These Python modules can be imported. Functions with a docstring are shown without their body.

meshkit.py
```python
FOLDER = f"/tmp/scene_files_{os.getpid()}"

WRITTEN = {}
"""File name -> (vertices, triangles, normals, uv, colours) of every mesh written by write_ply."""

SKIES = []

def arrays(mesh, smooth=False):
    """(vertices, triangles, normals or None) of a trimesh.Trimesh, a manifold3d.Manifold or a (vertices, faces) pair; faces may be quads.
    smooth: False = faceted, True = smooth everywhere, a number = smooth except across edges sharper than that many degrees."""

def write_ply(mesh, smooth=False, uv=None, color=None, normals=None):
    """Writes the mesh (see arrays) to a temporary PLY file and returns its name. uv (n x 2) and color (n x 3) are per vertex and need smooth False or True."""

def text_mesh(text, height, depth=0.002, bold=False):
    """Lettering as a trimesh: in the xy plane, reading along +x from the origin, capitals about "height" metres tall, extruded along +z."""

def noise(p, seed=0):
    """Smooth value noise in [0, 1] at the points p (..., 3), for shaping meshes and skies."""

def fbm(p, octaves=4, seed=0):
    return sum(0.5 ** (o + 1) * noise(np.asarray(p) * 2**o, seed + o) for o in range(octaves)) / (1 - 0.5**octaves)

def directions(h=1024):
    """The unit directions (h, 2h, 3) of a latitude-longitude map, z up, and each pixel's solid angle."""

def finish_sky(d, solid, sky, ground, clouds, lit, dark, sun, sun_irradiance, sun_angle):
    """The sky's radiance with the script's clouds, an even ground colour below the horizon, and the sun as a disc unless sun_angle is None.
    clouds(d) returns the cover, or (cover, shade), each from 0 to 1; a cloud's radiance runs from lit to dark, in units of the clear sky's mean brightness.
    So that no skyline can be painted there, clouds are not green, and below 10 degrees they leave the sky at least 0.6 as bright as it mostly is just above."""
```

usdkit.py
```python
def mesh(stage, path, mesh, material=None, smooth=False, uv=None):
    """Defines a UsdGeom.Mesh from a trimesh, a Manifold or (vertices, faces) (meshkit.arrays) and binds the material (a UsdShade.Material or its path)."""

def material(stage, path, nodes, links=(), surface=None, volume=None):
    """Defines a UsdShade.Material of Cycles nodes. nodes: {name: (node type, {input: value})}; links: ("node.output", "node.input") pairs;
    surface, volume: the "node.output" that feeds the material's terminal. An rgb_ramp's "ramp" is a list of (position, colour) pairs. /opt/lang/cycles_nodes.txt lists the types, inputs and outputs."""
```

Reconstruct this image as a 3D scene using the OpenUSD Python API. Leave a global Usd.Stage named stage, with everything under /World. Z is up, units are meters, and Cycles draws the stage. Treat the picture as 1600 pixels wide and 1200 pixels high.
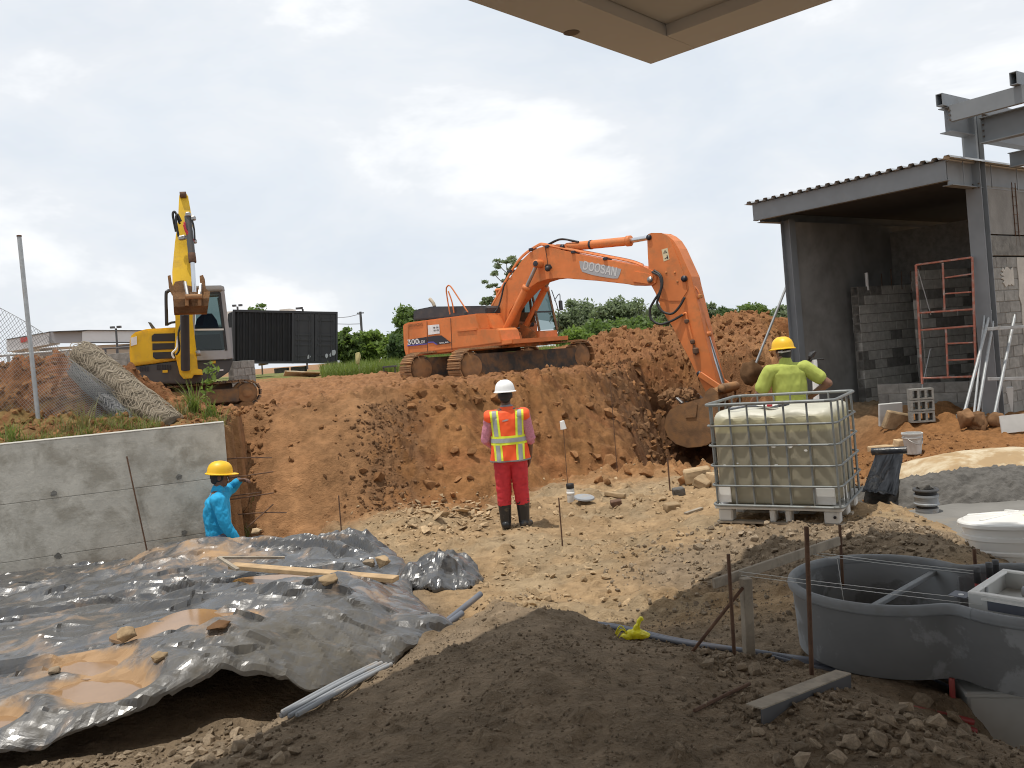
import math, random
import numpy as np
import trimesh
import manifold3d as m3
from scipy.interpolate import RBFInterpolator
from shapely.geometry import Polygon
from pxr import Usd, UsdGeom, UsdLux, UsdShade, Gf, Sdf, Vt
import usdkit, meshkit
from meshkit import noise, fbm

rnd = random.Random(7)
rng = np.random.default_rng(7)
stage = Usd.Stage.CreateInMemory()
UsdGeom.SetStageUpAxis(stage, 'Z')
world = UsdGeom.Xform.Define(stage, '/World')
stage.SetDefaultPrim(world.GetPrim())
UsdGeom.Scope.Define(stage, '/World/Looks')

# ------------------------------------------------------------------ camera, sky, sun
EYE = np.array([0.0, 0.0, 1.6])
FPX = 1290.0
ROLL = math.radians(4.5)
cR, sR = math.cos(ROLL), math.sin(ROLL)
cam = UsdGeom.Camera.Define(stage, '/World/camera')
cam.CreateHorizontalApertureAttr(36.0)
cam.CreateFocalLengthAttr(36.0 * FPX / 1600)
cam.CreateVerticalApertureOffsetAttr(-55.0 / 1600 * 36.0)
cam.CreateExposureAttr(0.0)
UsdGeom.Xformable(cam).AddTransformOp().Set(Gf.Matrix4d(cR, 0, -sR, 0, sR, 0, cR, 0, 0, -1, 0, 0, 0, 0, 1.6, 1))

SUN = np.array([-0.175, -0.118, 1.0]); SUN /= np.linalg.norm(SUN)
el, az = math.asin(SUN[2]), math.atan2(SUN[0], SUN[1])
usdkit.material(stage, '/World/Looks/sky_look', {
    'sky': ('sky_texture', {'sky_type': 'single_scattering', 'sun_disc': False, 'sun_elevation': el, 'sun_rotation': az, 'aerosol_density': 2.0}),
    'tc': ('texture_coordinate', {}),
    'sx': ('separate_xyz', {}),
    'zz': ('math', {'math_type': 'multiply', 'value2': 2.1}),
    'pv': ('combine_xyz', {}),
    'n1': ('noise_texture', {'scale': 1.8, 'detail': 7.0, 'roughness': 0.55, 'distortion': 0.25}),
    'n2': ('noise_texture', {'scale': 3.1, 'detail': 9.0, 'roughness': 0.56, 'distortion': 0.25}),
    'cover': ('rgb_ramp', {'ramp': [(0.30, (0.86,) * 3), (0.62, (0.98,) * 3)]}),
    'shade': ('rgb_ramp', {'ramp': [(0.30, (7.5, 8.2, 9.1)), (0.45, (8.2, 8.75, 9.4)), (0.54, (8.8, 9.15, 9.6)), (0.64, (10.8, 10.95, 11.1))]}),
    'mixc': ('mix_color', {'use_clamp': False}),
    'bg': ('background_shader', {'strength': 0.1}),
}, [('tc.generated', 'sx.vector'), ('sx.z', 'zz.value1'), ('sx.x', 'pv.x'), ('sx.y', 'pv.y'), ('zz.value', 'pv.z'),
    ('pv.vector', 'n1.vector'), ('pv.vector', 'n2.vector'),
    ('n1.fac', 'cover.fac'), ('n2.fac', 'shade.fac'), ('cover.color', 'mixc.fac'), ('sky.color', 'mixc.a'), ('shade.color', 'mixc.b'),
    ('mixc.result', 'bg.color')], surface='bg.background')
dome = UsdLux.DomeLight.Define(stage, '/World/sky')
UsdShade.MaterialBindingAPI.Apply(dome.GetPrim()).Bind(UsdShade.Material.Get(stage, '/World/Looks/sky_look'))
sun = UsdLux.DistantLight.Define(stage, '/World/sun')
sun.CreateIntensityAttr(0.9)
sun.CreateNormalizeAttr(True)
sun.CreateAngleAttr(0.6)
sun.CreateColorAttr(Gf.Vec3f(1.0, 0.95, 0.87))
_z = SUN; _x = np.cross([0, 1, 0], _z); _x /= np.linalg.norm(_x); _y = np.cross(_z, _x)
UsdGeom.Xformable(sun).AddTransformOp().Set(Gf.Matrix4d(*_x, 0, *_y, 0, *_z, 0, 0, 0, 10, 1))


# ------------------------------------------------------------------ helpers
def ray(u, v):
    du, up = u - 800.0, 545.0 - v
    return np.array([(du * cR + up * sR) / FPX, 1.0, (up * cR - du * sR) / FPX])


def P(u, v, y):
    """World point at distance y along the view axis that stands at photograph pixel (u, v)."""
    return EYE + ray(u, v) * y


def Pz(u, v, z):
    r = ray(u, v)
    return EYE + r * ((z - EYE[2]) / r[2])


_used = {}


def path_for(parent, name):
    base = f'{parent}/{name}'
    k = _used.get(base, 0)
    _used[base] = k + 1
    return base if k == 0 else f'{base}_{k:03d}'


class Thing:
    """A top-level thing (an Xform at its base); parts are given in world coordinates."""

    def __init__(self, name, label, cat, loc=(0, 0, 0), rotz=0.0, group=None, mat4=None):
        self.path = path_for('/World', name)
        self.prim = UsdGeom.Xform.Define(stage, self.path)
        if mat4 is None:
            mat4 = trimesh.transformations.rotation_matrix(rotz, [0, 0, 1])
            mat4[:3, 3] = loc
        self.m = np.asarray(mat4, float)
        self.inv = np.linalg.inv(self.m)
        self.prim.AddTransformOp().Set(Gf.Matrix4d(*self.m.T.ravel().tolist()))
        tag(self.prim.GetPrim(), label, cat, group)

    def part(self, name, mesh, mat, smooth=False, parent=None, label=None, local=False, tint=None, kind=None):
        return put(name, mesh, mat, smooth, parent or self.path, None if local else self.inv, label=label, tint=tint, kind=kind)


def tag(prim, label=None, cat=None, group=None, kind=None):
    for k, v in (('label', label), ('category', cat), ('group', group), ('kind', kind)):
        if v:
            prim.SetCustomDataByKey(k, v)


def put(name, mesh, mat, smooth=False, parent='/World', xf=None, label=None, cat=None, group=None, kind=None, tint=None):
    mesh = tm(mesh)
    if xf is not None:
        mesh = mesh.copy(); mesh.apply_transform(xf)
    p = path_for(parent, name)
    if tint is not None:
        smooth = bool(smooth)
    g = usdkit.mesh(stage, p, mesh, LOOK[mat], smooth)
    if tint is not None:
        UsdGeom.PrimvarsAPI(g).CreatePrimvar('tint', Sdf.ValueTypeNames.Color3fArray, 'vertex').Set(Vt.Vec3fArray.FromNumpy(np.asarray(tint, np.float32)))
    tag(g.GetPrim(), label, cat, group, kind)
    return p


def tm(mesh):
    if isinstance(mesh, (list,)):
        return trimesh.util.concatenate([tm(x) for x in mesh])
    if hasattr(mesh, 'to_mesh'):
        q = mesh.to_mesh()
        return trimesh.Trimesh(q.vert_properties[:, :3], q.tri_verts, process=False)
    return mesh


def frame(o, x, y=None, z=None):
    """4x4 matrix from an origin and axes (rows given as vectors)."""
    x = np.asarray(x, float); x = x / np.linalg.norm(x)
    if z is None:
        z = np.cross(x, y)
    z = np.asarray(z, float); z = z - x * (z @ x); z /= np.linalg.norm(z)
    y = np.cross(z, x)
    m = np.eye(4); m[:3, 0], m[:3, 1], m[:3, 2], m[:3, 3] = x, y, z, o
    return m


def box(size, c=(0, 0, 0), m=None, bevel=0.0):
    s = np.asarray(size, float)
    if bevel > 0:
        b = min(bevel, s.min() * 0.45)
        pts = []
        for a in (0, 1, 2):
            q = s / 2 - b; q[a] = s[a] / 2
            pts += [[i * q[0], j * q[1], k * q[2]] for i in (-1, 1) for j in (-1, 1) for k in (-1, 1)]
        r = tm(m3.Manifold.hull_points(np.array(pts)))
    else:
        r = trimesh.creation.box(s)
    r.apply_translation(c)
    if m is not None:
        r.apply_transform(m)
    return r


def bar(a, b, w, h=None, up=(0, 0, 1), bevel=0.0):
    """Rectangular bar from a to b, w wide, h high."""
    a, b = np.asarray(a, float), np.asarray(b, float)
    d = b - a; L = np.linalg.norm(d)
    if abs(np.dot(d / L, up)) > 0.98:
        up = (1, 0, 0)
    return box((L, w, h or w), (L / 2, 0, 0), frame(a, d, z=up), bevel)


def tube(pts, r, n=8, caps=True):
    p = np.asarray(pts, float)
    r = np.broadcast_to(np.asarray(r, float), (len(p),))
    t = np.gradient(p, axis=0); t /= np.linalg.norm(t, axis=1, keepdims=True) + 1e-12
    a = np.cross(t[0], [0, 0, 1.0] if abs(t[0, 2]) < 0.9 else [1.0, 0, 0]); a /= np.linalg.norm(a)
    A = []
    for k in range(len(p)):
        a = a - t[k] * (a @ t[k]); a /= np.linalg.norm(a); A.append(a)
    A = np.array(A); B = np.cross(t, A)
    ang = np.arange(n) * 2 * np.pi / n
    v = (p[:, None] + r[:, None, None] * (np.cos(ang)[None, :, None] * A[:, None] + np.sin(ang)[None, :, None] * B[:, None])).reshape(-1, 3)
    i, j = np.meshgrid(np.arange(len(p) - 1), np.arange(n), indexing='ij')
    q = np.stack([i * n + j, i * n + (j + 1) % n, (i + 1) * n + (j + 1) % n, (i + 1) * n + j], -1).reshape(-1, 4)
    f = np.vstack([q[:, [0, 1, 2]], q[:, [0, 2, 3]]])
    if caps:
        m0 = len(v); v = np.vstack([v, p[0], p[-1]]); k = (len(p) - 1) * n
        f = np.vstack([f, [[m0, (j + 1) % n, j] for j in range(n)], [[m0 + 1, k + j, k + (j + 1) % n] for j in range(n)]])
    return trimesh.Trimesh(v, f, process=False)


def cyl(a, b, r, n=20, r2=None):
    return tube([a, b], [r, r if r2 is None else r2], n)


def curve(pts, n=24):
    """Catmull-Rom through points."""
    p = np.asarray(pts, float)
    p = np.vstack([2 * p[0] - p[1], p, 2 * p[-1] - p[-2]])
    out = []
    for k in range(1, len(p) - 2):
        for s in np.linspace(0, 1, max(2, n // (len(p) - 3)), endpoint=False):
            a, b, c, d = p[k - 1], p[k], p[k + 1], p[k + 2]
            out.append(0.5 * (2 * b + (c - a) * s + (2 * a - 5 * b + 4 * c - d) * s * s + (3 * b - a - 3 * c + d) * s ** 3))
    out.append(p[-2])
    return np.array(out)


def prism(poly, m, d0, d1, bevel=0.0):
    """2D outline in the xy plane of frame m, extruded along its z from d0 to d1 (bevelled edges optional)."""
    pg = Polygon(poly)
    if not pg.is_valid:
        pg = pg.buffer(0)
    if d1 < d0:
        d0, d1 = d1, d0
    if bevel > 0:
        from shapely.geometry.polygon import orient
        bevel = min(bevel, (d1 - d0) * .45)

        def cs(g):
            return m3.CrossSection([np.asarray(orient(q, 1.0).exterior.coords)[:-1] for q in getattr(g, 'geoms', [g]) if not q.is_empty])
        r = None
        for th in (0.0, .35, .8, 1.2, math.pi / 2):
            ins, dep = bevel * (1 - math.cos(th)), bevel * (1 - math.sin(th))
            g = pg.buffer(-ins, join_style=2) if ins > 0 else pg
            if g.is_empty:
                continue
            e = cs(g).extrude(d1 - d0 - 2 * dep).translate([0, 0, d0 + dep])
            r = e if r is None else r + e
        r = tm(r)
    else:
        r = trimesh.creation.extrude_polygon(pg, d1 - d0, engine='earcut')
        r.apply_translation([0, 0, d0])
    r.apply_transform(m)
    return r


def lathe(prof, n=32, m=None):
    """Profile [(r, z)...] turned about z."""
    pr = np.asarray(prof, float); ang = np.arange(n) * 2 * np.pi / n
    v = np.stack([pr[:, None, 0] * np.cos(ang), pr[:, None, 0] * np.sin(ang), np.repeat(pr[:, None, 1], n, 1)], -1).reshape(-1, 3)
    i, j = np.meshgrid(np.arange(len(pr) - 1), np.arange(n), indexing='ij')
    q = np.stack([i * n + j, i * n + (j + 1) % n, (i + 1) * n + (j + 1) % n, (i + 1) * n + j], -1).reshape(-1, 4)
    f = np.vstack([q[:, [0, 1, 2]], q[:, [0, 2, 3]]])
    r = trimesh.Trimesh(v, f, process=False)
    if m is not None:
        r.apply_transform(m)
    return r


def grid_mesh(X, Y, Z):
    """Mesh of a grid of points (arrays n x m)."""
    n, k = X.shape
    v = np.stack([X, Y, Z], -1).reshape(-1, 3)
    i, j = np.meshgrid(np.arange(n - 1), np.arange(k - 1), indexing='ij')
    a = (i * k + j).ravel()
    f = np.vstack([np.stack([a, a + 1, a + k + 1], 1), np.stack([a, a + k + 1, a + k], 1)])
    return trimesh.Trimesh(v, f, process=False)


def rock(seed, size=(1, 1, 1), pts=16, rough=0.06, sub=1):
    r = np.random.default_rng(seed)
    d = r.normal(size=(pts, 3)); d /= np.linalg.norm(d, axis=1, keepdims=True)
    d *= r.uniform(0.38, 0.56, (pts, 1))
    h = trimesh.convex.convex_hull(d)
    if sub:
        h = h.subdivide()
        if sub > 1:
            h = h.subdivide()
        n = h.vertex_normals
        k = (fbm(h.vertices * 5 + seed * 3.1, 3, seed) - 0.5)[:, None]
        h = trimesh.Trimesh(h.vertices + n * k * rough * 2, h.faces, process=False)
    h.apply_scale(size)
    return h


def xf(loc=(0, 0, 0), rot=(0, 0, 0), s=1.0):
    m = trimesh.transformations.euler_matrix(*rot)
    m[:3, :3] *= s
    m[:3, 3] = loc
    return m


# ------------------------------------------------------------------ materials
LOOK = {}


def look(name, col, rough=0.6, metal=0.0, var=0.15, scale=4.0, dirt=None, dirt_at=(0.5, 0.65), dirt_scale=3.0, bump=0.0, bscale=30.0, tint=False, spec=0.5, extra=None, detail=6.0, coat=0.0, rand=0.0):
    """Painted / earthy surface: colour varied by two noises, optional dirt patches, optional bump."""
    p = '/World/Looks/' + name
    dark = tuple(c * (1 - var) for c in col); light = tuple(min(1, c * (1 + var)) for c in col)
    N = {'tc': ('texture_coordinate', {}), 'geo': ('geometry', {}),
         'n1': ('noise_texture', {'scale': scale, 'detail': detail, 'roughness': 0.6}),
         'ramp': ('rgb_ramp', {'ramp': [(0.3, dark), (0.7, light)]}),
         'p': ('principled_bsdf', {'roughness': rough, 'metallic': metal, 'specular_ior_level': spec})}
    L = [('tc.object', 'n1.vector'), ('n1.fac', 'ramp.fac')]
    out = 'ramp.color'
    if tint:
        N['at'] = ('attribute', {'attribute': 'tint'})
        N['ramp'] = ('rgb_ramp', {'ramp': [(0.3, (1 - var,) * 3), (0.7, (1 + var,) * 3)]})
        N['mx'] = ('mix_color', {'blend_type': 'multiply', 'fac': 1.0, 'use_clamp': False})
        L += [('at.color', 'mx.a'), ('ramp.color', 'mx.b')]
        out = 'mx.result'
    if rand:
        N['oi'] = ('object_info', {})
        N['rr'] = ('rgb_ramp', {'ramp': [(0.0, (1 - rand,) * 3), (1.0, (1 + rand,) * 3)]})
        N['mr'] = ('mix_color', {'blend_type': 'multiply', 'fac': 1.0, 'use_clamp': False})
        L += [('oi.random', 'rr.fac'), (out, 'mr.a'), ('rr.color', 'mr.b')]
        out = 'mr.result'
    if dirt is not None:
        N['n2'] = ('noise_texture', {'scale': dirt_scale, 'detail': 9.0, 'roughness': 0.65, 'distortion': 0.3})
        N['dr'] = ('rgb_ramp', {'ramp': [(dirt_at[0], (0, 0, 0)), (dirt_at[1], (1, 1, 1))]})
        N['dm'] = ('mix_color', {'b': dirt})
        L += [('tc.object', 'n2.vector'), ('n2.fac', 'dr.fac'), ('dr.color', 'dm.fac'), (out, 'dm.a')]
        out = 'dm.result'
        N['rg'] = ('map_range', {'to_min': rough, 'to_max': min(0.95, rough + 0.35)})
        L += [('dr.color', 'rg.value'), ('rg.result', 'p.roughness')]
    L.append((out, 'p.base_color'))
    if bump > 0:
        N['n3'] = ('noise_texture', {'scale': bscale, 'detail': 6.0, 'roughness': 0.6})
        N['b'] = ('bump', {'distance': bump, 'strength': 0.9})
        L += [('tc.object', 'n3.vector'), ('n3.fac', 'b.height'), ('b.normal', 'p.normal')]
    if coat:
        N['p'][1]['coat_weight'] = coat
    LOOK[name] = usdkit.material(stage, p, N, L, surface='p.BSDF')


SOIL = (0.30, 0.135, 0.055)
look('soil', (1, 1, 1), 0.95, var=0.26, scale=9.0, tint=True, bump=0.035, bscale=34.0, spec=0.12, detail=10)
look('tinted', (1, 1, 1), 0.75, var=0.06, scale=12.0, tint=True, spec=0.3)
look('tan_rock', (0.36, 0.26, 0.155), 0.95, var=0.3, scale=6, bump=0.006, spec=0.15, rand=0.25)
look('brown_rock', (0.275, 0.215, 0.15), 0.95, var=0.3, scale=6, bump=0.006, spec=0.15, rand=0.3)
look('orange_clod', (0.225, 0.115, 0.051), 0.95, var=0.25, scale=6, bump=0.006, spec=0.1, rand=0.3)
look('dark_clod', (0.165, 0.092, 0.047), 0.95, var=0.3, scale=6, bump=0.006, spec=0.1, rand=0.3)
look('cement_soil', (0.115, 0.108, 0.098), 0.95, var=0.25, scale=10, bump=0.02, bscale=20, spec=0.2)
look('concrete', (0.50, 0.475, 0.415), 0.9, var=0.14, scale=5.0, dirt=(0.33, 0.305, 0.255), dirt_at=(0.47, 0.64), dirt_scale=3.2, bump=0.004, bscale=25, spec=0.25, detail=10)
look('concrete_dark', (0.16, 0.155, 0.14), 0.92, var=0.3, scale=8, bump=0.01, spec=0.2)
look('pad_concrete', (0.18, 0.172, 0.157), 0.9, var=0.2, scale=1.5, dirt=(0.30, 0.24, 0.16), dirt_at=(0.52, 0.75), dirt_scale=1.1, bump=0.006, spec=0.25)
look('block', (0.245, 0.24, 0.22), 0.95, var=0.22, scale=9, dirt=(0.18, 0.17, 0.15), dirt_at=(0.5, 0.8), dirt_scale=2.0, bump=0.01, bscale=40, spec=0.15)
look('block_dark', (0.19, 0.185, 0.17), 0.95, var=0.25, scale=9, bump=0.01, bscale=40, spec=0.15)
look('mortar', (0.22, 0.21, 0.19), 0.95, var=0.2, scale=10, bump=0.006, spec=0.15)
look('render_patch', (0.42, 0.40, 0.355), 0.92, var=0.15, scale=3, bump=0.006, spec=0.2)
look('plaster', (0.23, 0.225, 0.21), 0.92, var=0.2, scale=1.2, dirt=(0.11, 0.105, 0.095), dirt_at=(0.45, 0.8), dirt_scale=0.9, bump=0.004, spec=0.2)
look('orange_paint', (0.62, 0.19, 0.055), 0.5, var=0.16, scale=1.2, dirt=(0.40, 0.18, 0.075), dirt_at=(0.50, 0.80), dirt_scale=2.6, spec=0.35)
look('yellow_paint', (0.74, 0.46, 0.02), 0.45, var=0.12, scale=2.0, dirt=(0.40, 0.25, 0.07), dirt_at=(0.53, 0.84), dirt_scale=3.0, spec=0.4)
look('muddy_orange', (0.50, 0.20, 0.07), 0.75, var=0.2, scale=3.0, dirt=(0.26, 0.14, 0.065), dirt_at=(0.45, 0.6), dirt_scale=4, bump=0.005, spec=0.2)
look('muddy_steel', (0.12, 0.09, 0.07), 0.8, var=0.25, scale=4, dirt=(0.26, 0.15, 0.075), dirt_at=(0.40, 0.6), dirt_scale=3.0, bump=0.01, spec=0.3)
look('muddy_bucket', (0.24, 0.14, 0.075), 0.75, var=0.25, scale=3, dirt=(0.34, 0.18, 0.08), dirt_at=(0.42, 0.62), dirt_scale=3.0, bump=0.01, spec=0.25)
look('track_frame', (0.05, 0.045, 0.04), 0.8, var=0.2, scale=4, dirt=(0.15, 0.085, 0.045), dirt_at=(0.40, 0.6), dirt_scale=2.5, bump=0.008, spec=0.3)
look('machine_grey', (0.065, 0.065, 0.067), 0.5, var=0.12, scale=3, dirt=(0.16, 0.12, 0.08), dirt_at=(0.58, 0.85), dirt_scale=2.5)
look('cab_grey', (0.34, 0.345, 0.355), 0.45, var=0.06, scale=3, dirt=(0.26, 0.22, 0.17), dirt_at=(0.6, 0.9), dirt_scale=2.0)
look('black_plastic', (0.022, 0.022, 0.024), 0.5, var=0.15, scale=4, dirt=(0.07, 0.055, 0.04), dirt_at=(0.55, 0.85))
look('hood_black', (0.035, 0.037, 0.042), 0.45, var=0.15, scale=3, dirt=(0.10, 0.085, 0.07), dirt_at=(0.5, 0.85))
look('rubber', (0.018, 0.018, 0.018), 0.55, var=0.1)
look('chrome', (0.62, 0.63, 0.65), 0.22, metal=1.0, var=0.04)
look('bare_steel', (0.34, 0.33, 0.32), 0.42, metal=0.9, var=0.15, scale=8)
look('galvanised', (0.36, 0.37, 0.37), 0.5, metal=0.55, var=0.14, scale=12, dirt=(0.26, 0.22, 0.18), dirt_at=(0.55, 0.8), dirt_scale=6)
look('cage_steel', (0.19, 0.20, 0.195), 0.5, metal=0.3, var=0.15, scale=12, dirt=(0.18, 0.14, 0.10), dirt_at=(0.55, 0.75), dirt_scale=9)
look('rust', (0.115, 0.062, 0.036), 0.9, var=0.3, scale=14, dirt=(0.07, 0.035, 0.025), dirt_at=(0.5, 0.7), dirt_scale=12, bump=0.003, bscale=90)
look('steel_primer', (0.185, 0.198, 0.208), 0.55, var=0.10, scale=2.5, dirt=(0.21, 0.20, 0.18), dirt_at=(0.58, 0.85), dirt_scale=1.8)
look('steel_cream', (0.42, 0.36, 0.28), 0.6, var=0.1, scale=3)
look('scaffold_red', (0.34, 0.115, 0.075), 0.7, var=0.2, scale=8, dirt=(0.36, 0.33, 0.30), dirt_at=(0.5, 0.7), dirt_scale=9)
look('container_black', (0.022, 0.023, 0.026), 0.55, var=0.15, scale=2, dirt=(0.05, 0.047, 0.045), dirt_at=(0.5, 0.85))
look('white_paint', (0.72, 0.72, 0.70), 0.5, var=0.05, scale=2, dirt=(0.52, 0.48, 0.42), dirt_at=(0.6, 0.9))
look('far_white', (0.58, 0.59, 0.60), 0.6, var=0.04, scale=0.3)
look('far_grey', (0.33, 0.34, 0.36), 0.6, var=0.05, scale=0.3)
look('far_cream', (0.66, 0.63, 0.57), 0.7, var=0.04, scale=0.3)
look('white_plastic', (0.76, 0.75, 0.71), 0.32, var=0.03, scale=3, dirt=(0.62, 0.58, 0.50), dirt_at=(0.55, 0.9), dirt_scale=2.5)
look('box_white', (0.55, 0.55, 0.525), 0.5, var=0.05, scale=3, dirt=(0.42, 0.39, 0.34), dirt_at=(0.52, 0.9), dirt_scale=2.5)
look('basin_grey', (0.155, 0.158, 0.157), 0.55, var=0.16, scale=1.8, dirt=(0.25, 0.257, 0.258), dirt_at=(0.50, 0.54), dirt_scale=1.9, bump=0.002, spec=0.4)
look('basin_rim', (0.19, 0.20, 0.205), 0.65, var=0.15, scale=6, dirt=(0.15, 0.14, 0.12), dirt_at=(0.5, 0.8))
look('wood', (0.42, 0.29, 0.16), 0.85, var=0.2, scale=5, dirt=(0.30, 0.20, 0.11), dirt_at=(0.5, 0.75), dirt_scale=6, bump=0.003)
look('wood_grey', (0.30, 0.255, 0.195), 0.88, var=0.18, scale=7, dirt=(0.19, 0.16, 0.125), dirt_at=(0.48, 0.7), dirt_scale=9, bump=0.003)
look('conduit', (0.115, 0.125, 0.15), 0.4, var=0.1, scale=6, dirt=(0.26, 0.2, 0.14), dirt_at=(0.56, 0.8), dirt_scale=6)
look('conduit_light', (0.26, 0.275, 0.29), 0.45, var=0.1, scale=6, dirt=(0.32, 0.25, 0.17), dirt_at=(0.52, 0.75), dirt_scale=6)
look('red_pipe', (0.33, 0.045, 0.04), 0.5, var=0.15, scale=6, dirt=(0.2, 0.13, 0.09), dirt_at=(0.5, 0.8))
look('black_wrap', (0.015, 0.014, 0.014), 0.6, var=0.1)
look('canopy', (0.47, 0.43, 0.385), 0.75, var=0.03, scale=1.5)
look('canopy_board', (0.41, 0.375, 0.335), 0.8, var=0.05, scale=2.5)
look('roof_sheet', (0.45, 0.46, 0.47), 0.45, metal=0.4, var=0.06)
look('lamp_dark', (0.08, 0.06, 0.045), 0.5)
look('string', (0.7, 0.7, 0.66), 0.8)
look('bark', (0.12, 0.09, 0.065), 0.9, var=0.25, scale=6)
look('sand_sheet', (0.34, 0.23, 0.115), 0.7, var=0.15, scale=3, dirt=(0.50, 0.42, 0.29), dirt_at=(0.46, 0.55), dirt_scale=1.5, bump=0.01, bscale=8)
look('board', (0.46, 0.46, 0.44), 0.8, var=0.1, scale=3, dirt=(0.3, 0.28, 0.25), dirt_at=(0.55, 0.8))
look('skin', (0.20, 0.10, 0.06), 0.55, var=0.08, scale=12)
look('skin_dark', (0.13, 0.065, 0.04), 0.55, var=0.08, scale=12)
look('hair', (0.012, 0.010, 0.009), 0.6)
look('vest_orange', (0.88, 0.10, 0.018), 0.7, var=0.06, scale=9)
look('lime_tape', (0.72, 0.80, 0.05), 0.65, var=0.04)
look('silver_tape', (0.33, 0.34, 0.34), 0.5, var=0.08, scale=20)
look('grey_trim', (0.22, 0.22, 0.23), 0.8)
look('pink_check', (0.52, 0.20, 0.26), 0.8, var=0.18, scale=60)
look('red_cloth', (0.50, 0.025, 0.035), 0.8, var=0.14, scale=7)
look('boot_black', (0.014, 0.014, 0.015), 0.35, var=0.2, dirt=(0.16, 0.12, 0.075), dirt_at=(0.55, 0.75), dirt_scale=8)
look('lime_cloth', (0.37, 0.42, 0.085), 0.85, var=0.08, scale=6)
look('blue_cloth', (0.015, 0.32, 0.58), 0.85, var=0.10, scale=6)
look('jeans', (0.085, 0.105, 0.15), 0.85, var=0.25, scale=9)
look('helmet_white', (0.80, 0.80, 0.79), 0.45, var=0.03, dirt=(0.6, 0.57, 0.5), dirt_at=(0.6, 0.85), dirt_scale=9)
look('helmet_yellow', (0.80, 0.46, 0.012), 0.45, var=0.04, dirt=(0.5, 0.3, 0.05), dirt_at=(0.62, 0.8), dirt_scale=10)
look('strap_white', (0.6, 0.6, 0.6), 0.6)
look('glove', (0.5, 0.5, 0.46), 0.8)
look('yellow_bag', (0.84, 0.76, 0.02), 0.4, var=0.06)
look('decal_dark', (0.018, 0.018, 0.025), 0.45)
look('decal_purple', (0.10, 0.085, 0.36), 0.45)
look('decal_grey', (0.36, 0.37, 0.38), 0.5, var=0.06, scale=8)
look('decal_white', (0.72, 0.72, 0.72), 0.5)
look('decal_cream', (0.60, 0.53, 0.34), 0.6)
look('decal_red', (0.45, 0.06, 0.05), 0.6)
look('decal_brown', (0.26, 0.10, 0.035), 0.6)
look('hose_red', (0.5, 0.03, 0.05), 0.5)
look('exhaust', (0.40, 0.33, 0.24), 0.6)
look('seat_blue', (0.05, 0.09, 0.20), 0.7)
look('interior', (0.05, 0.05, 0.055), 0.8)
look('tarp_plain', (0.022, 0.024, 0.028), 0.2, var=0.2, scale=3, dirt=(0.09, 0.08, 0.065), dirt_at=(0.56, 0.75), dirt_scale=5, bump=0.01, bscale=14)
look('grass', (0.19, 0.25, 0.045), 0.7, var=0.3, scale=1.5)
look('dry_grass', (0.36, 0.32, 0.14), 0.75, var=0.3, scale=5)
look('chain_wire', (0.22, 0.22, 0.215), 0.6, metal=0.2, var=0.1)
look('chain_grey', (0.15, 0.15, 0.145), 0.7, var=0.2, scale=8)
look('decal_faded', (0.55, 0.56, 0.56), 0.6, var=0.08, scale=10)
look('chain_tan', (0.30, 0.25, 0.18), 0.7, var=0.15, scale=8)
look('chain_dark', (0.07, 0.07, 0.075), 0.7, var=0.15)
look('puddle', (0.27, 0.16, 0.08), 0.07, var=0.12, scale=3)


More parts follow.
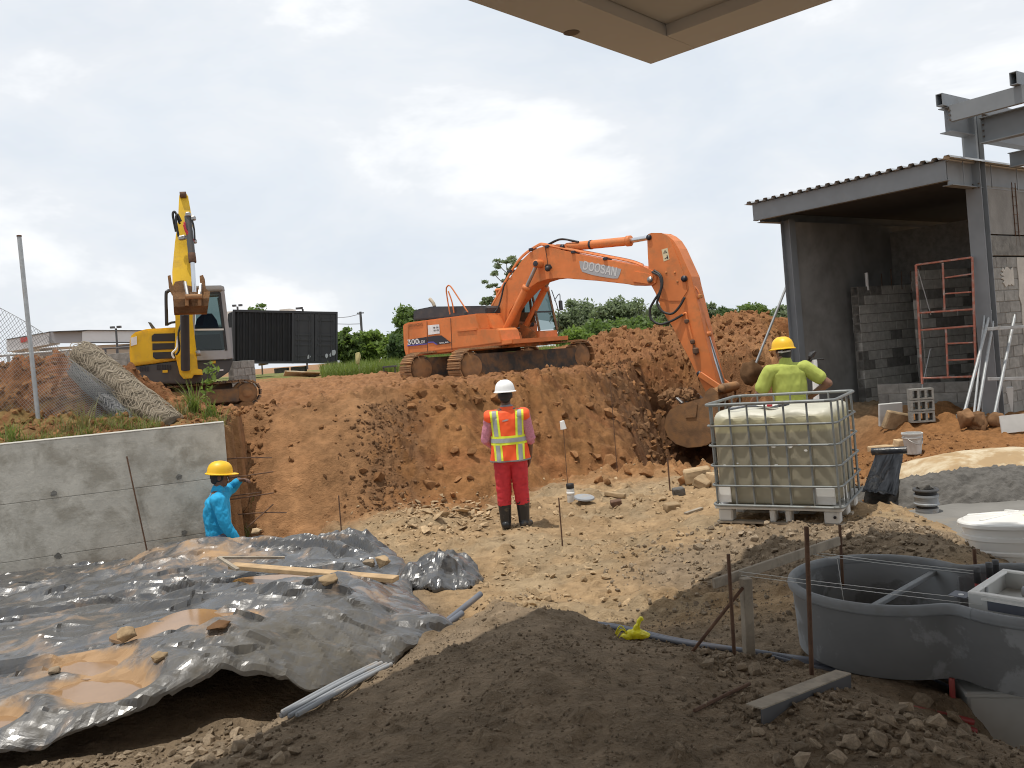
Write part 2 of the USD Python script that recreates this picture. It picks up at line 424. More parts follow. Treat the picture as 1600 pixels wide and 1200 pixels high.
def pane(name, tintc, fac=0.12, ref=0.03):
    LOOK[name] = usdkit.material(stage, '/World/Looks/' + name, {
        't': ('transparent_bsdf', {'color': tintc}), 'g': ('glossy_bsdf', {'roughness': 0.03, 'color': (0.9, 0.95, 0.95)}),
        'f': ('fresnel', {'IOR': 1.5}), 'm': ('mix_closure', {})},
        [('f.fac', 'm.fac'), ('t.BSDF', 'm.closure1'), ('g.BSDF', 'm.closure2')], surface='m.closure')


pane('cab_glass', (0.34, 0.42, 0.42))


def leaf(name, col, trans, rand=0.25):
    LOOK[name] = usdkit.material(stage, '/World/Looks/' + name, {
        'geo': ('geometry', {}), 'r': ('rgb_ramp', {'ramp': [(0.0, tuple(c * (1 - rand * 1.6) for c in col)), (0.6, col), (1.0, tuple(c * (1 + rand * 1.8) for c in col))]}),
        'd': ('principled_bsdf', {'roughness': 0.55, 'specular_ior_level': 0.3}), 't': ('translucent_bsdf', {'color': trans}), 'm': ('mix_closure', {'fac': 0.35})},
        [('geo.random_per_island', 'r.fac'), ('r.color', 'd.base_color'), ('d.BSDF', 'm.closure1'), ('t.BSDF', 'm.closure2')], surface='m.closure')


leaf('leaf_mid', (0.163, 0.240, 0.072), (0.208, 0.312, 0.065))
leaf('leaf_bright', (0.218, 0.316, 0.075), (0.265, 0.391, 0.069))
leaf('leaf_grey', (0.240, 0.299, 0.169), (0.260, 0.338, 0.156))
leaf('leaf_dark', (0.111, 0.176, 0.072), (0.143, 0.221, 0.065))
leaf('leaf_grass', (0.22, 0.29, 0.06), (0.20, 0.28, 0.05), 0.3)
leaf('leaf_straw', (0.36, 0.33, 0.13), (0.25, 0.24, 0.08), 0.3)

# black sheet plastic: glossy film, mud and painted sky sheen in tint (vertex colour: r = mud, g = dust, b = wet)
LOOK['tarp'] = usdkit.material(stage, '/World/Looks/tarp', {
    'at': ('attribute', {'attribute': 'tint'}), 's': ('separate_color', {}), 'tc': ('texture_coordinate', {}),
    'n1': ('noise_texture', {'scale': 3.5, 'detail': 9.0, 'roughness': 0.62, 'distortion': 0.4}),
    'n2': ('noise_texture', {'scale': 16.0, 'detail': 8.0, 'roughness': 0.68}),
    'a1': ('math', {'math_type': 'add'}), 'a2': ('math', {'math_type': 'add'}),
    'mr': ('map_range', {'from_min': 0.92, 'from_max': 1.16, 'clamp': True}),
    'dr': ('map_range', {'from_min': 0.62, 'from_max': 1.2, 'clamp': True}),
    'film': ('rgb_ramp', {'ramp': [(0.35, (0.028, 0.029, 0.032)), (0.7, (0.052, 0.053, 0.057))]}),
    'c1': ('mix_color', {'b': (0.115, 0.104, 0.085)}), 'c2': ('mix_color', {'b': (0.35, 0.225, 0.125)}),  # dusty grey paled in the colour, partly standing in for reflected sky
    'rr': ('map_range', {'to_min': 0.24, 'to_max': 0.75, 'clamp': True}), 'mx': ('math', {'math_type': 'maximum'}),
    'n3': ('noise_texture', {'scale': 6.0, 'detail': 5.0, 'roughness': 0.5, 'distortion': 1.2}),
    'b': ('bump', {'distance': 0.015, 'strength': 0.6}),
    'p': ('principled_bsdf', {'coat_roughness': 0.12}), 'cw': ('math', {'math_type': 'multiply_add', 'value2': -0.55, 'value3': 0.55}),
    'sl': ('math', {'math_type': 'multiply_add', 'value2': -0.75, 'value3': 0.9})},
    [('at.color', 's.color'), ('tc.object', 'n1.vector'), ('tc.object', 'n2.vector'), ('tc.object', 'n3.vector'), ('n1.fac', 'a1.value1'), ('s.r', 'a1.value2'),
     ('n2.fac', 'a2.value1'), ('s.g', 'a2.value2'), ('a1.value', 'mr.value'), ('a2.value', 'dr.value'), ('n1.fac', 'film.fac'),
     ('film.color', 'c1.a'), ('dr.result', 'c1.fac'), ('c1.result', 'c2.a'), ('mr.result', 'c2.fac'), ('c2.result', 'p.base_color'),
     ('mr.result', 'mx.value1'), ('dr.result', 'mx.value2'), ('mx.value', 'rr.value'), ('mx.value', 'cw.value1'), ('cw.value', 'p.coat_weight'), ('mx.value', 'sl.value1'), ('sl.value', 'p.specular_ior_level'), ('rr.result', 'p.roughness'),
     ('n3.fac', 'b.height'), ('b.normal', 'p.normal')], surface='p.BSDF')

# ------------------------------------------------------------------ terrain
LOWER = np.array([
    (0, -6, 0), (-8, -6, 0), (8, -6, 0), (0, 0, 0), (-3, 0, 0), (3, 0, 0), (-8, 0, -.05), (8, 0, -.1), (0, 2, .01), (0, 3, .02), (0, 4.2, .03), (-.6, 3.6, .02), (.6, 4.2, 0), (-.1, 5.2, -.02), (-.25, 5.45, -.06), (.25, 5.2, -.06),
    (.05, 5.75, -.30), (.16, 5.6, -.31), (.62, 5.25, -.30), (.5, 4.85, -.16), (1.0, 5.0, -.30), (.75, 4.4, -.12), (1.15, 4.45, -.15), (1.6, 4.5, -.3), (1.25, 4.8, -.29), (2.1, 4.1, -.31),
    (1.0, 3.4, 0), (1.35, 3.3, -.01), (1.5, 3.7, -.10), (1.85, 3.35, -.14), (2.12, 3.5, -.42), (2.1, 3.15, -.2), (2.45, 3.35, -.45), (1.75, 4.0, -.26), (2.3, 3.9, -.78), (2.6, 3.8, -.8), (3.2, 3.7, -.8), (2.4, 4.25, -.7), (2.1, 2.6, -.12), (3.2, 2.5, -.3), (1.6, 2.8, -.02),
    (-1.25, 3.95, -.06), (-1.0, 4.35, -.10), (-.7, 4.85, -.11), (-.45, 5.3, -.12), (-1.4, 4.15, -.25), (-1.05, 4.62, -.27), (-.75, 5.1, -.28), (-.45, 5.65, -.26), (-.3, 5.85, -.2),
    (-1.9, 3.75, -.18), (-2.6, 3.5, -.16), (-1.6, 3.4, -.05), (-2.4, 2.8, -.02), (-4, 3.2, -.1),
    (-2.6, 4.0, -.27), (-1.9, 4.25, -.38), (-1.3, 4.55, -.40), (-.95, 4.9, -.36), (-3.4, 3.8, -.24), (-5, 3.6, -.3),
    (-.13, 9.5, -.485), (0, 8, -.42), (.6, 6.6, -.41), (-.5, 7.5, -.42), (-.75, 6.6, -.37), (-.35, 6.3, -.33), (.3, 6.2, -.36), (1.5, 9, -.5), (1.85, 7.95, -.31), (2.0, 8.6, -.31), (2.9, 7.6, -.30), (3.0, 8.6, -.31), (2.4, 8.2, -.30), (2.5, 9.2, -.36), (3.7, 8.5, -.33), (3.4, 9.9, -.32),
    (1.6, 6.9, -.34), (1.0, 6.2, -.37), (1.2, 5.7, -.33), (2.2, 6.6, -.23), (2.0, 7.3, -.30), (2.9, 6.8, -.10), (3.05, 5.8, -.06), (3.2, 6.5, -.10), (3.3, 7.2, -.16), (3.55, 6.2, -.33), (3.75, 6.8, -.40), (3.9, 7.4, -.41), (4.6, 6, -.42), (4.5, 8, -.42), (6, 8, -.42), (4.2, 8.8, -.42), (3.6, 5.2, -.38), (4.5, 4.5, -.42),
    (2.0, 5.45, -.22), (2.6, 5.25, -.18), (1.45, 5.3, -.3), (2.1, 4.6, -.31), (3, 4.3, -.33), (4, 3.4, -.4),
    (3.9, 10.2, -.34), (4.5, 10, -.36), (6, 11, -.36), (5, 12, -.40), (8, 9, -.4), (7, 15, -.28), (8.5, 15, -.22), (9, 13, -.35), (12, 15, -.25), (12, 22, -.25), (7, 18, -.25), (16, 12, -.35), (20, 20, -.3), (7, 22, -.2),
    (0, 11, -.5), (1.5, 12.3, -.55), (2.6, 12.6, -.5), (3.5, 11.8, -.45), (-1.5, 10, -.42), (1.0, 10.5, -.5), (.55, 13.0, -.58), (-.73, 11.3, -.5),
    (2.3, 13.2, -.62), (2.6, 13.9, -1.1), (3.3, 14.3, -2.4), (4.5, 14.6, -2.6), (4, 18, -2.7), (4.4, 21.0, -2.3), (3.9, 21.6, -1.9), (3.6, 13.6, -1.4), (4.6, 13.8, -1.6), (5.4, 14.0, -1.0), (5.0, 16.5, -1.9), (4.8, 20, -2.2), (6.0, 13.3, -.45), (6.0, 16.6, -.3), (6.1, 18.3, -.25), (5.6, 17.4, -.6), (3.9, 13.1, -.55), (2.2, 14.6, -.8), (2.8, 17, -1.3), (3.2, 20.5, -1.4), (6.6, 20, -.8),
    (-3.6, 9.7, -1.2), (-3.1, 9.95, -1.1), (-4.5, 9.25, -1.15), (-5.5, 8.9, -.7), (-2.5, 9.95, -.75), (-3.3, 10.3, -.75), (-2.3, 9.3, -.52), (-2.85, 10.6, -.5), (-1.95, 11.1, -.45),
    (-3.4, 8.55, -.30), (-3.3, 9.0, -.9), (-1.75, 8.5, -.44), (-1.2, 8.6, -.45), (-4.6, 8.3, -.42), (-5.6, 8.4, -.5), (-2.5, 8.6, -.38), (-2.6, 8.95, -.55),
    (-1.29, 6.2, -.16), (-.95, 6.6, -.36), (-.8, 5.75, -.3), (-1.6, 5.8, -.16), (-2.7, 5.4, -.2), (-2.4, 4.6, -.26), (-1.9, 4.75, -.24), (-1.35, 5.0, -.3), (-3, 7, -.33), (-4.5, 7.5, -.38), (-6.5, 7, -.38), (-4.5, 5.5, -.25), (-8, 5.5, -.35), (-3.3, 4.5, -.32), (-5, 4.4, -.32), (-10, 8, -.5), (-20, 0, 0), (20, 0, -.3),
], float)
UPPER = np.array([
    (-7, 9.6, .93), (-3.8, 10.5, .93), (-12, 7, .93), (-3.8, 11.4, .93), (-4.1, 12.3, .92), (-3.7, 13.2, .9), (-2.4, 13, 1.06), (-1.1, 14, 1.05), (.6, 16.5, 1.0), (1.8, 18.5, .88), (2.6, 20, .62), (-7.2, 18, .85), (-5.8, 18, .82), (-4.5, 15.5, .80), (-5.3, 15.3, .78), (-5.4, 16.8, .78), (-6.3, 16.6, .80), (-4.7, 13.6, .86), (-5.3, 14.2, .88), (-4, 20, .86), (-1.5, 23.5, .84), (2.4, 27, .84), (-3.3, 25.4, .84), (.5, 26, .84), (.5, 28.5, .9), (-1, 30, .95), (-9.5, 18, .9), (-3, 17, .88), (1.5, 22, .84), (-8, 22, .92),
    (-7.0, 12.0, 2.0), (-8.3, 12.2, 1.85), (-6.2, 12.1, 1.86), (-5.5, 12.2, 1.58), (-5.0, 12.0, 1.12), (-5.7, 10.5, 1.12), (-6.9, 10.4, 1.16), (-8.2, 10.6, 1.3), (-7, 13.4, 1.6), (-5.7, 13.4, 1.15), (-7, 15, .95), (-10, 13, 1.7), (-13, 14, 1.3), (-4.6, 11, 1.05), (-9.5, 9.5, .95),
    (2.7, 28, 1.35), (3.3, 29, 1.7), (3.8, 30, 1.92), (5, 30, 1.72), (6, 30, 1.78), (7, 30, 1.9), (8.2, 30, 2.1), (9.5, 30, 1.95), (12, 32, 1.6), (4, 34, 1.2), (8, 36, 1.2), (14, 40, 1.2), (4, 26.5, 1.1), (6.5, 27, 1.35), (6.9, 24.5, 1.1), (5.3, 25, .85), (6.3, 22.4, .95), (7.6, 24, 1.1), (9, 27, 1.5),
    (0, 38, 1.05), (-10, 30, 1.0), (-10, 40, 1.1), (-18, 25, 1.0), (0, 48, 1.18), (-20, 45, 1.2), (20, 50, 1.2), (-40, 60, 1.2), (40, 60, 1.2), (0, 100, 1.2), (-120, 100, 1.2), (120, 100, 1.2), (30, 25, .8), (-40, 25, 1.0),
], float)
rbf_lo = RBFInterpolator(LOWER[:, :2], LOWER[:, 2], kernel='linear', smoothing=0.002)
rbf_up = RBFInterpolator(UPPER[:, :2], UPPER[:, 2], kernel='linear', smoothing=0.002)
FOOT = np.array([(-3.62, 10.13), (-3.52, 10.2), (-3.42, 10.4), (-2.85, 10.7), (-1.95, 11.2), (-.73, 11.45), (.55, 13.1), (1.9, 14.2), (2.6, 15.6), (3.2, 18.2), (3.8, 21.7), (5, 22.5), (6.0, 19.4), (7.5, 20.5), (9, 26), (14, 30), (60, 40)])
LIP = np.array([(-3.62, 10.3), (-3.52, 10.8), (-3.38, 12.6), (-2.8, 12.75), (-2.4, 13.0), (-1.1, 14.0), (.6, 16.5), (1.8, 18.8), (2.6, 21.0), (3.2, 23.0), (3.8, 24.9), (5, 25.5), (6.2, 22.2), (7.5, 24), (9, 30), (14, 33), (60, 44)])


def footlip(x, y):
    w = 10.08 + (x + 3.6) * 0.411
    j = (fbm(np.stack([x * .9, y * .9, 0 * x], -1), 3, 31) - .5)
    k = np.clip((x + 3.45) / .6, 0, 1)
    cutin = (x > -3.56 - (y - 10.1) * .235 + (fbm(np.stack([y * 2.6, x * .3, y * 0], -1), 4, 5) - .5) * .30) & (x < -3.38) & (y > 10.16)
    f = np.where(x < -3.62, w + .06, np.interp(x, FOOT[:, 0], FOOT[:, 1])) + j * .7 * k
    l = np.where(x < -3.62, w + .22, np.interp(x, LIP[:, 0], LIP[:, 1])) + j * 1.1 * k
    f = np.where(cutin, 10.43 + j * .08, f); l = np.where(cutin, 12.60 + j * .13, l)
    return f, np.maximum(l, f + .12)


def sm(a, b, x):
    t = np.clip((x - a) / (b - a), 0, 1)
    return t * t * (3 - 2 * t)


def bump2(x, y, cx, cy, rx, ry):
    return np.exp(-((x - cx) / rx) ** 2 - ((y - cy) / ry) ** 2)


def tarp_zone(x, y):
    """1 well inside the sheeted bed, 0 outside."""
    pg = TARP_POLY
    d = np.full(x.shape, 1e9)
    n = len(pg)
    inside = np.zeros(x.shape, bool)
    for k in range(n):
        a, b = pg[k], pg[(k + 1) % n]
        c = ((a[1] > y) != (b[1] > y)) & (x < (b[0] - a[0]) * (y - a[1]) / (b[1] - a[1] + 1e-12) + a[0])
        inside ^= c
        t = np.clip(((x - a[0]) * (b[0] - a[0]) + (y - a[1]) * (b[1] - a[1])) / ((b[0] - a[0]) ** 2 + (b[1] - a[1]) ** 2), 0, 1)
        d = np.minimum(d, np.hypot(x - a[0] - t * (b[0] - a[0]), y - a[1] - t * (b[1] - a[1])))
    return np.where(inside, d, -d)


TARP_POLY = [(-4.2, 3.85), (-3.0, 4.0), (-2.45, 4.12), (-2.1, 4.32), (-1.75, 4.55), (-1.5, 4.56), (-1.3, 4.62), (-1.0, 4.95), (-.78, 5.3), (-.55, 5.62), (-.72, 6.1), (-.95, 6.7), (-1.05, 7.3), (-1.3, 8.2), (-1.7, 8.75), (-2.4, 8.85), (-3.0, 8.75), (-3.4, 8.85), (-4.2, 8.75), (-5.0, 9.15), (-6.0, 9.0), (-7.5, 8.4), (-8, 6), (-6.5, 4.4)]


def height(x, y, detail=True):
    """Ground height."""
    x = np.asarray(x, float); y = np.asarray(y, float)
    s = x.shape
    q = np.stack([x.ravel(), y.ravel()], 1)
    far = (np.abs(q[:, 0]) > 45) | (q[:, 1] > 70) | (q[:, 1] < -8)
    f, l = footlip(q[:, 0], q[:, 1])
    lo = np.zeros(len(q)); up = np.full(len(q), 1.2)
    near = ~far & (q[:, 1] < l + 1)
    t = np.clip((q[:, 1] - f) / (l - f), 0, 1)
    # lower sheet, taken at the foot of the bank where the bank has begun
    ql = q.copy(); ql[:, 1] = np.minimum(ql[:, 1], f)
    qu = q.copy(); qu[:, 1] = np.maximum(qu[:, 1], l)
    for k in range(0, len(q), 60000):
        b = slice(k, k + 60000)
        m = near[b]
        if m.any():
            lo[b][m] = rbf_lo(ql[b][m])
        m = ~far[b]
        if m.any():
            up[b][m] = rbf_up(qu[b][m])
    lo[far] = np.where(q[far, 1] < 12, -.1, 1.2)
    up[far & (q[:, 1] < l)] = 1.2
    tp = t ** 0.92
    z = lo * (1 - tp) + up * tp
    if detail:
        X, Y = q[:, 0], q[:, 1]
        p3 = np.stack([X, Y, 0 * X], -1)
        bank = sm(0, .15, t) * (1 - sm(.93, 1, t)) * (X > -4.3)
        upper = (t >= 1)
        td = tarp_zone(X, Y)
        under = sm(-.05, .25, td)
        n1 = fbm(p3 * 1.3, 4, 1) - .5
        n2 = fbm(p3 * 5.0, 4, 2) - .5
        n3 = fbm(p3 * 17.0, 3, 3) - .5
        rid = 1 - np.abs(2 * fbm(p3 * 3.1 + 7, 4, 9) - 1)
        rough = np.where(Y > 45, .2, 1.0) * np.where(far, 0, 1)
        dist = np.clip(Y / 12, .35, 1.6)
        # smooth shaved cut on the left, rougher to the right
        shaved = bank * (1 - sm(-2.2, -1.6, X))
        z += rough * (n1 * .16 * dist * (1 - .5 * shaved) + n2 * .085 * np.clip(Y / 9, .45, 1.4) * (1 - .65 * shaved) + n3 * .032 * np.clip(Y / 7, .55, 1.3)) * (1 - .75 * under)
        z += bank * (1 - shaved) * (rid - .7) * .32 * np.clip((Y - 8) / 8, .3, 1.3)
        # clods behind the wall and on the right-hand heaps
        heap = np.exp(-((X + 6.5) / 2.2) ** 2 - ((Y - 12) / 2) ** 2) + sm(2.4, 3.2, X) * sm(21, 23, Y) * (1 - sm(33, 36, Y))
        z += heap * ((rid - .75) * .45 + n2 * .22)
        # scraped grooves running down the shaved cut
        gx = X * .8 + Y * .35
        z += shaved * (np.sin(gx * 11 + n1 * 5) * .012 + np.sin(gx * 29 + n2 * 7) * .008)
        # strip of tumbled clods
        strip = bank * np.exp(-((X + 1.75 + (Y - 11.5) * .12 + (n1 - 0) * .5) / .33) ** 2)
        z += strip * (np.abs(fbm(p3 * 8, 3, 21) - .5) * .35 - .05)
        # rubble at the pit edge
        z += (1 - under) * (t <= 0) * bump2(X, Y, 2.2, 12.9, 1.4, .4) * (.05 + np.abs(n2) * .5)
        # ragged lip where ground was torn
        z += upper * np.exp(-((Y - l) / .5) ** 2) * (rid - .72) * .25 * (X > -3.3)
        # eroded little scarp in the slope below the sheet corner and over the pipe trench
        z += (t <= 0) * (1 - under) * bump2(X, Y, 1.0, 6.1, .7, .35) * ((rid - .7) * .28 - .02)
        z -= (t <= 0) * (1 - under) * bump2(X, Y, -.45, 6.1, .25, .3) * (.06 + np.abs(n2) * .3)
        z += clods(X, Y) * (1 - under) * (1 - .6 * shaved) * (X > -7.5) * np.where((X < -3.5) & (t < 1), 0, 1)
        flat = sm(3.8, 4.1, X) * sm(5.0, 5.6, Y) * (1 - sm(8.7, 9.0, Y))
        z = z * (1 - flat) + (-.425) * flat
    return z.reshape(s)


from scipy.spatial import cKDTree
_cr = np.random.default_rng(99)
_n1 = 11000
CL = np.stack([_cr.uniform(-9, 11, _n1), _cr.uniform(9.5, 33, _n1)], 1)
CLR = .045 + .16 * _cr.random(_n1) ** 3.2 * np.clip(CL[:, 1] / 13, .7, 1.5)
_n2 = 1900
CF = np.stack([_cr.uniform(-3.2, 4, _n2), _cr.uniform(2.9, 9.2, _n2)], 1)
CFR = .022 + .065 * _cr.random(_n2) ** 4 * np.clip(CF[:, 1] / 5, .7, 1.5)
CT = cKDTree(np.vstack([CL, CF])); CTR = np.concatenate([CLR, CFR])
CTS = _cr.uniform(.22, .6, len(CTR))


def clods(x, y):
    """Lumps of soil lying half sunk in the ground."""
    q = np.stack([x, y], 1); z = np.zeros(len(q))
    m = (np.abs(x) < 12) & (y > 2.8) & (y < 34)
    if m.any():
        w_ = fbm(np.stack([x[m] * 9, y[m] * 9, 0 * x[m]], -1), 2, 77) - .5
        d, i = CT.query(q[m] + np.stack([w_, -w_], 1) * .09, k=4)
        r = CTR[i]
        z[m] = (np.sqrt(np.clip(r * r - d * d, 0, None)) * CTS[i] * np.clip((r - d) / (.35 * r), 0, 1)).max(1)
    return z


def growing(a, b, step, lim, g=1.07):
    out = [b]
    s = step
    while out[-1] < lim:
        s *= g; out.append(out[-1] + s)
    return np.array(out[1:])


xs = np.concatenate([np.arange(-7, -2.8, .042), np.arange(-2.8, 3.2, .027), np.arange(3.2, 7.5, .042)])
xs = np.concatenate([-growing(0, 7, .042, 900, 1.085)[::-1], xs, growing(0, xs[-1], .042, 900, 1.085)])
ys = np.concatenate([np.arange(2.9, 6, .024), np.arange(6, 8, .03), np.arange(8, 14, .045), np.arange(14, 32, .085)])
yf = growing(0, ys[-1], .085, 1500, 1.06)
ys = np.concatenate([-growing(0, -2.9, .024, 40, 1.12)[::-1], ys, yf])
GX, GY = np.meshgrid(xs, ys, indexing='ij')
GZ = height(GX, GY)


def soil_tint(x, y, z):
    f, l = footlip(x.ravel(), y.ravel())
    f, l = f.reshape(x.shape), l.reshape(x.shape)
    p3 = np.stack([x, y, z], -1)
    n1 = fbm(p3 * .9 + 3, 5, 41)[..., None]; n2 = fbm(p3 * 4.3, 5, 42)[..., None]; n3 = fbm(p3 * 1.7 + 11, 4, 43)[..., None]
    C = lambda *c: np.array(c)
    orange = C(.215, .104, .041) * (1 - n1 * .5 + .25) * (1 + (n2 - .5) * .5)
    pale = C(.268, .146, .069) * (1 + (n2 - .5) * .4)
    deep = C(.22, .09, .037) * (1 + (n2 - .5) * .5)
    tan = C(.31, .212, .118) * (1 + (n2 - .5) * .5) * (1 + (n1 - .5) * .4)
    grey = C(.29, .235, .155) * (1 + (n2 - .5) * .6)
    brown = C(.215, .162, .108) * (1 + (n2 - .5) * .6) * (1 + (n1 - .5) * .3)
    redbr = C(.24, .12, .065) * (1 + (n2 - .5) * .5)
    green = C(.16, .165, .06) * (1 + (n2 - .5) * .6)
    clod = C(.13, .075, .042) * (1 + (n2 - .5) * .6)
    X, Y = x[..., None], y[..., None]
    F, L = f[..., None], l[..., None]
    w = lambda a, b, v: sm(a, b, v)
    col = tan
    col = col + (grey - col) * w(.46, .62, n3) * .45
    # browner foreground and the mound under the tank
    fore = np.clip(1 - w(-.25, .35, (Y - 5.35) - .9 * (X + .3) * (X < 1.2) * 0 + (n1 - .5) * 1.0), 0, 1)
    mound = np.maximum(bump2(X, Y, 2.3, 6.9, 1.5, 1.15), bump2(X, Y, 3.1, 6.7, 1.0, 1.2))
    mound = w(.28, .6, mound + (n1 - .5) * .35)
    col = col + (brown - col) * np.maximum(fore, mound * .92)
    right = w(3.4, 4.4, X) * w(9.0, 10, Y) * (1 - w(15, 17, Y))
    col = col + (orange * 1.1 - col) * right
    bed = w(-.3, .1, tarp_zone(x, y)[..., None])
    col = col + (brown * .85 - col) * bed
    foot = w(-.9, .1, Y - F + (n1 - .5) * 1.6) * (Y < L + 40)
    bankc = orange + (pale - orange) * (1 - w(-2.3, -1.6, X + (n1 - .5) * .8)) * .9
    bankc = bankc + (deep - bankc) * w(.48, .66, n3) * .55 * w(-1.9, -1.2, X)
    bankc = bankc + (pale * 1.05 - bankc) * bump2(X, Y, 7, 23.5, 1.6, 3.0)
    # damp and dry streaks running down the bank
    sx_ = x * .9 + y * .25
    stre = fbm(np.stack([sx_ * 3.2, (y - x * .3) * .45, z * .4], -1), 4, 45)[..., None]
    bankc = bankc * (1 + (stre - .5) * .8)
    bankc = bankc + (deep * .8 - bankc) * w(.50, .68, fbm(np.stack([sx_ * 1.1, y * .5, z], -1), 4, 46)[..., None]) * .5 * w(-2.2, -1.5, X)
    strip = np.exp(-((X + 1.75 + (Y - 11.5) * .12) / .42) ** 2) * w(-.2, .3, Y - F) * (1 - w(-.4, 0, Y - L))
    bankc = bankc + (clod - bankc) * np.clip(strip * 1.0 * w(.36, .60, n2), 0, .6)
    col = col + (bankc - col) * foot
    top = w(-.2, .4, Y - L)
    col = col + (redbr * .55 + orange * .5 - col) * top * .65
    col = col + (deep * .85 * (.75 + .6 * w(.4, .65, n2)) - col) * bump2(X, Y, -6.8, 11.6, 2.6, 1.8) * .9
    gr = w(33, 40, Y + (n1 - .5) * 10) * (1 - w(54, 60, Y)) * (1 - bump2(X, Y, 6.5, 30, 5, 5))
    col = col + (green - col) * gr * top
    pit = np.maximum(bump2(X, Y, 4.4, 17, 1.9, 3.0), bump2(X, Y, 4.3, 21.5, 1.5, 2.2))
    col = col + (C(.12, .065, .035) - col) * np.clip(pit * 1.4, 0, .85) * (1 - top)  # pit soil darkened in the colour, standing in for shade under the bucket
    vr = bump2(X, Y, -6, 10.3, 4, .8) * w(.42, .6, n2) * top
    col = col + (C(.16, .14, .055) - col) * vr * .7
    rub = bump2(X, Y, 2.5, 12.9, 1.9, .65)
    col = col + (orange * 1.15 - col) * np.clip(rub * 1.3, 0, 1) * .85 * (1 - top)
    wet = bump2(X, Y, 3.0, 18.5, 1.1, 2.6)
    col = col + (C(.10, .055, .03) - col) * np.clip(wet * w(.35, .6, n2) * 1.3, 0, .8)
    return np.clip(col, .01, .8)


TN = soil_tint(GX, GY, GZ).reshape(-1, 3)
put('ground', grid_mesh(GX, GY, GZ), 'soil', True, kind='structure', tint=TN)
from scipy.interpolate import RegularGridInterpolator
_gi = RegularGridInterpolator((xs, ys), GZ, bounds_error=False, fill_value=0.0)


def gz(x, y):
    return float(_gi((x, y)))


def gzs(x, y):
    return _gi(np.stack([x, y], -1))


def hit(u, v, y0=2.95, y1=60):
    """Ground point seen at photograph pixel (u, v)."""
    r = ray(u, v)
    t = np.exp(np.linspace(math.log(y0), math.log(y1), 4000))
    p = EYE + t[:, None] * r
    d = p[:, 2] - _gi(p[:, :2])
    k = np.argmax(d < 0)
    return p[k] if d[k] < 0 else P(u, v, 30)


def on(u, v, y):
    """Ground point below pixel column u at distance y."""
    p = P(u, v, y); p[2] = gz(p[0], p[1]); return p

# ------------------------------------------------------------------ roof canopy overhead (casts the foreground's shade)
ZC = 1.6 + 2.22
k0, k1, k2 = Pz(1017, 100, ZC), Pz(730, 0, ZC), Pz(1265, 0, ZC)
da = (k1 - k0) / np.linalg.norm(k1 - k0); db = (k2 - k0) / np.linalg.norm(k2 - k0)
db = db - da * (da @ db); db /= np.linalg.norm(db)   # square corner
LA, LB = 13.0, 15.0
can = Thing('roof_canopy', 'corner of a beige flat roof canopy jutting overhead at the top of the photo', 'canopy', k0)
cm = frame(k0, da, z=(0, 0, 1))
sb = 1.0 if np.cross(da, db)[2] > 0 else -1.0
def cbox(a0, a1, b0, b1, z0, z1, bev=0.0):
    return box((a1 - a0, b1 - b0, z1 - z0), ((a0 + a1) / 2, sb * (b0 + b1) / 2, (z0 + z1) / 2), cm, bev)
can.part('edge_beam', cbox(0, LA, 0, .42, 0, .50), 'canopy')
can.part('edge_beam', cbox(0, .42, .423, LB, .0, .50), 'canopy')
can.part('roof_slab', cbox(.0, LA, .0, LB, .503, .60), 'canopy')
w = .60
for k in range(9):
    can.part('soffit_board', cbox(.425, LA - .1, .43 + k * w, .43 + k * w + w - .006, .085 + (k % 2) * .002, .11), 'canopy_board')
can.part('soffit_board', cbox(.425, LA - .1, .43 + 9 * w, LB - .1, .085, .11), 'canopy_board')
for (u, v) in ((893, 51),):
    q = Pz(u, v, ZC)
    can.part('downlight', [lathe([(0, -.004), (.052, -.004), (.06, 0), (.06, .03)], 20, xf(q))], 'lamp_dark')
q = Pz(1036, 55, ZC + .085)
can.part('downlight', [lathe([(0, .0), (.03, -.004), (.045, -.006), (.05, .0), (.05, .03)], 20, xf(q))], 'white_paint')

# ------------------------------------------------------------------ concrete retaining wall
wa = np.array([-9.2, 7.78]); wb = np.array([-3.58, 10.09])
wd = (wb - wa) / np.linalg.norm(wb - wa); wl = np.linalg.norm(wb - wa)
wm = frame((*wa, 0), (*wd, 0), z=(0, 0, 1))          # x along, -y towards the camera
wall = Thing('retaining_wall', 'long grey cast concrete retaining wall with soil heaped behind it on the left', 'wall', (*wb, -1.3))
segs = [(-1.5, -.329), (-.325, .313), (.317, .975)]
for a, b in segs:
    nx, nz = 140, 24
    wall.part('pour', box((wl, .20, b - a), (wl / 2, .10, (a + b) / 2), wm, .004), 'concrete')
wall.part('joint', box((wl - .02, .012, 2.2), (wl / 2, .013, -.3), wm), 'mortar')
for (u, v) in ((84, 771), (280, 745), (288, 833), (91, 869)):
    r = ray(u, v); n = np.array([wd[1], -wd[0], 0]); o = np.array([*wa, 0])
    t = ((o - EYE) @ n) / (r @ n); q = EYE + r * t
    ang = np.linspace(0, 2 * math.pi, 14, endpoint=False)
    poly = [(math.cos(a) * .036 * rnd.uniform(.7, 1.25), math.sin(a) * .036 * rnd.uniform(.7, 1.25)) for a in ang]
    wall.part('tie_hole_plug', prism(poly, frame(q, (*wd, 0), z=n), -.01, .004), 'concrete_dark')
wall.part('top_edge', box((wl, .205, .012), (wl / 2, .10, .982), wm, .003), 'render_patch')
def wallpt(u, v, off=0.0):
    r = ray(u, v); n = np.array([wd[1], -wd[0], 0]); o = np.array([*wa, 0]) + n * off
    return EYE + r * (((o - EYE) @ n) / (r @ n))
put('steel_rod', tube([wallpt(198, 713, .02), wallpt(230, 862, .16)], .009, 8), 'rust', True, label='thin dark steel rod leaning on the concrete retaining wall', cat='rod')

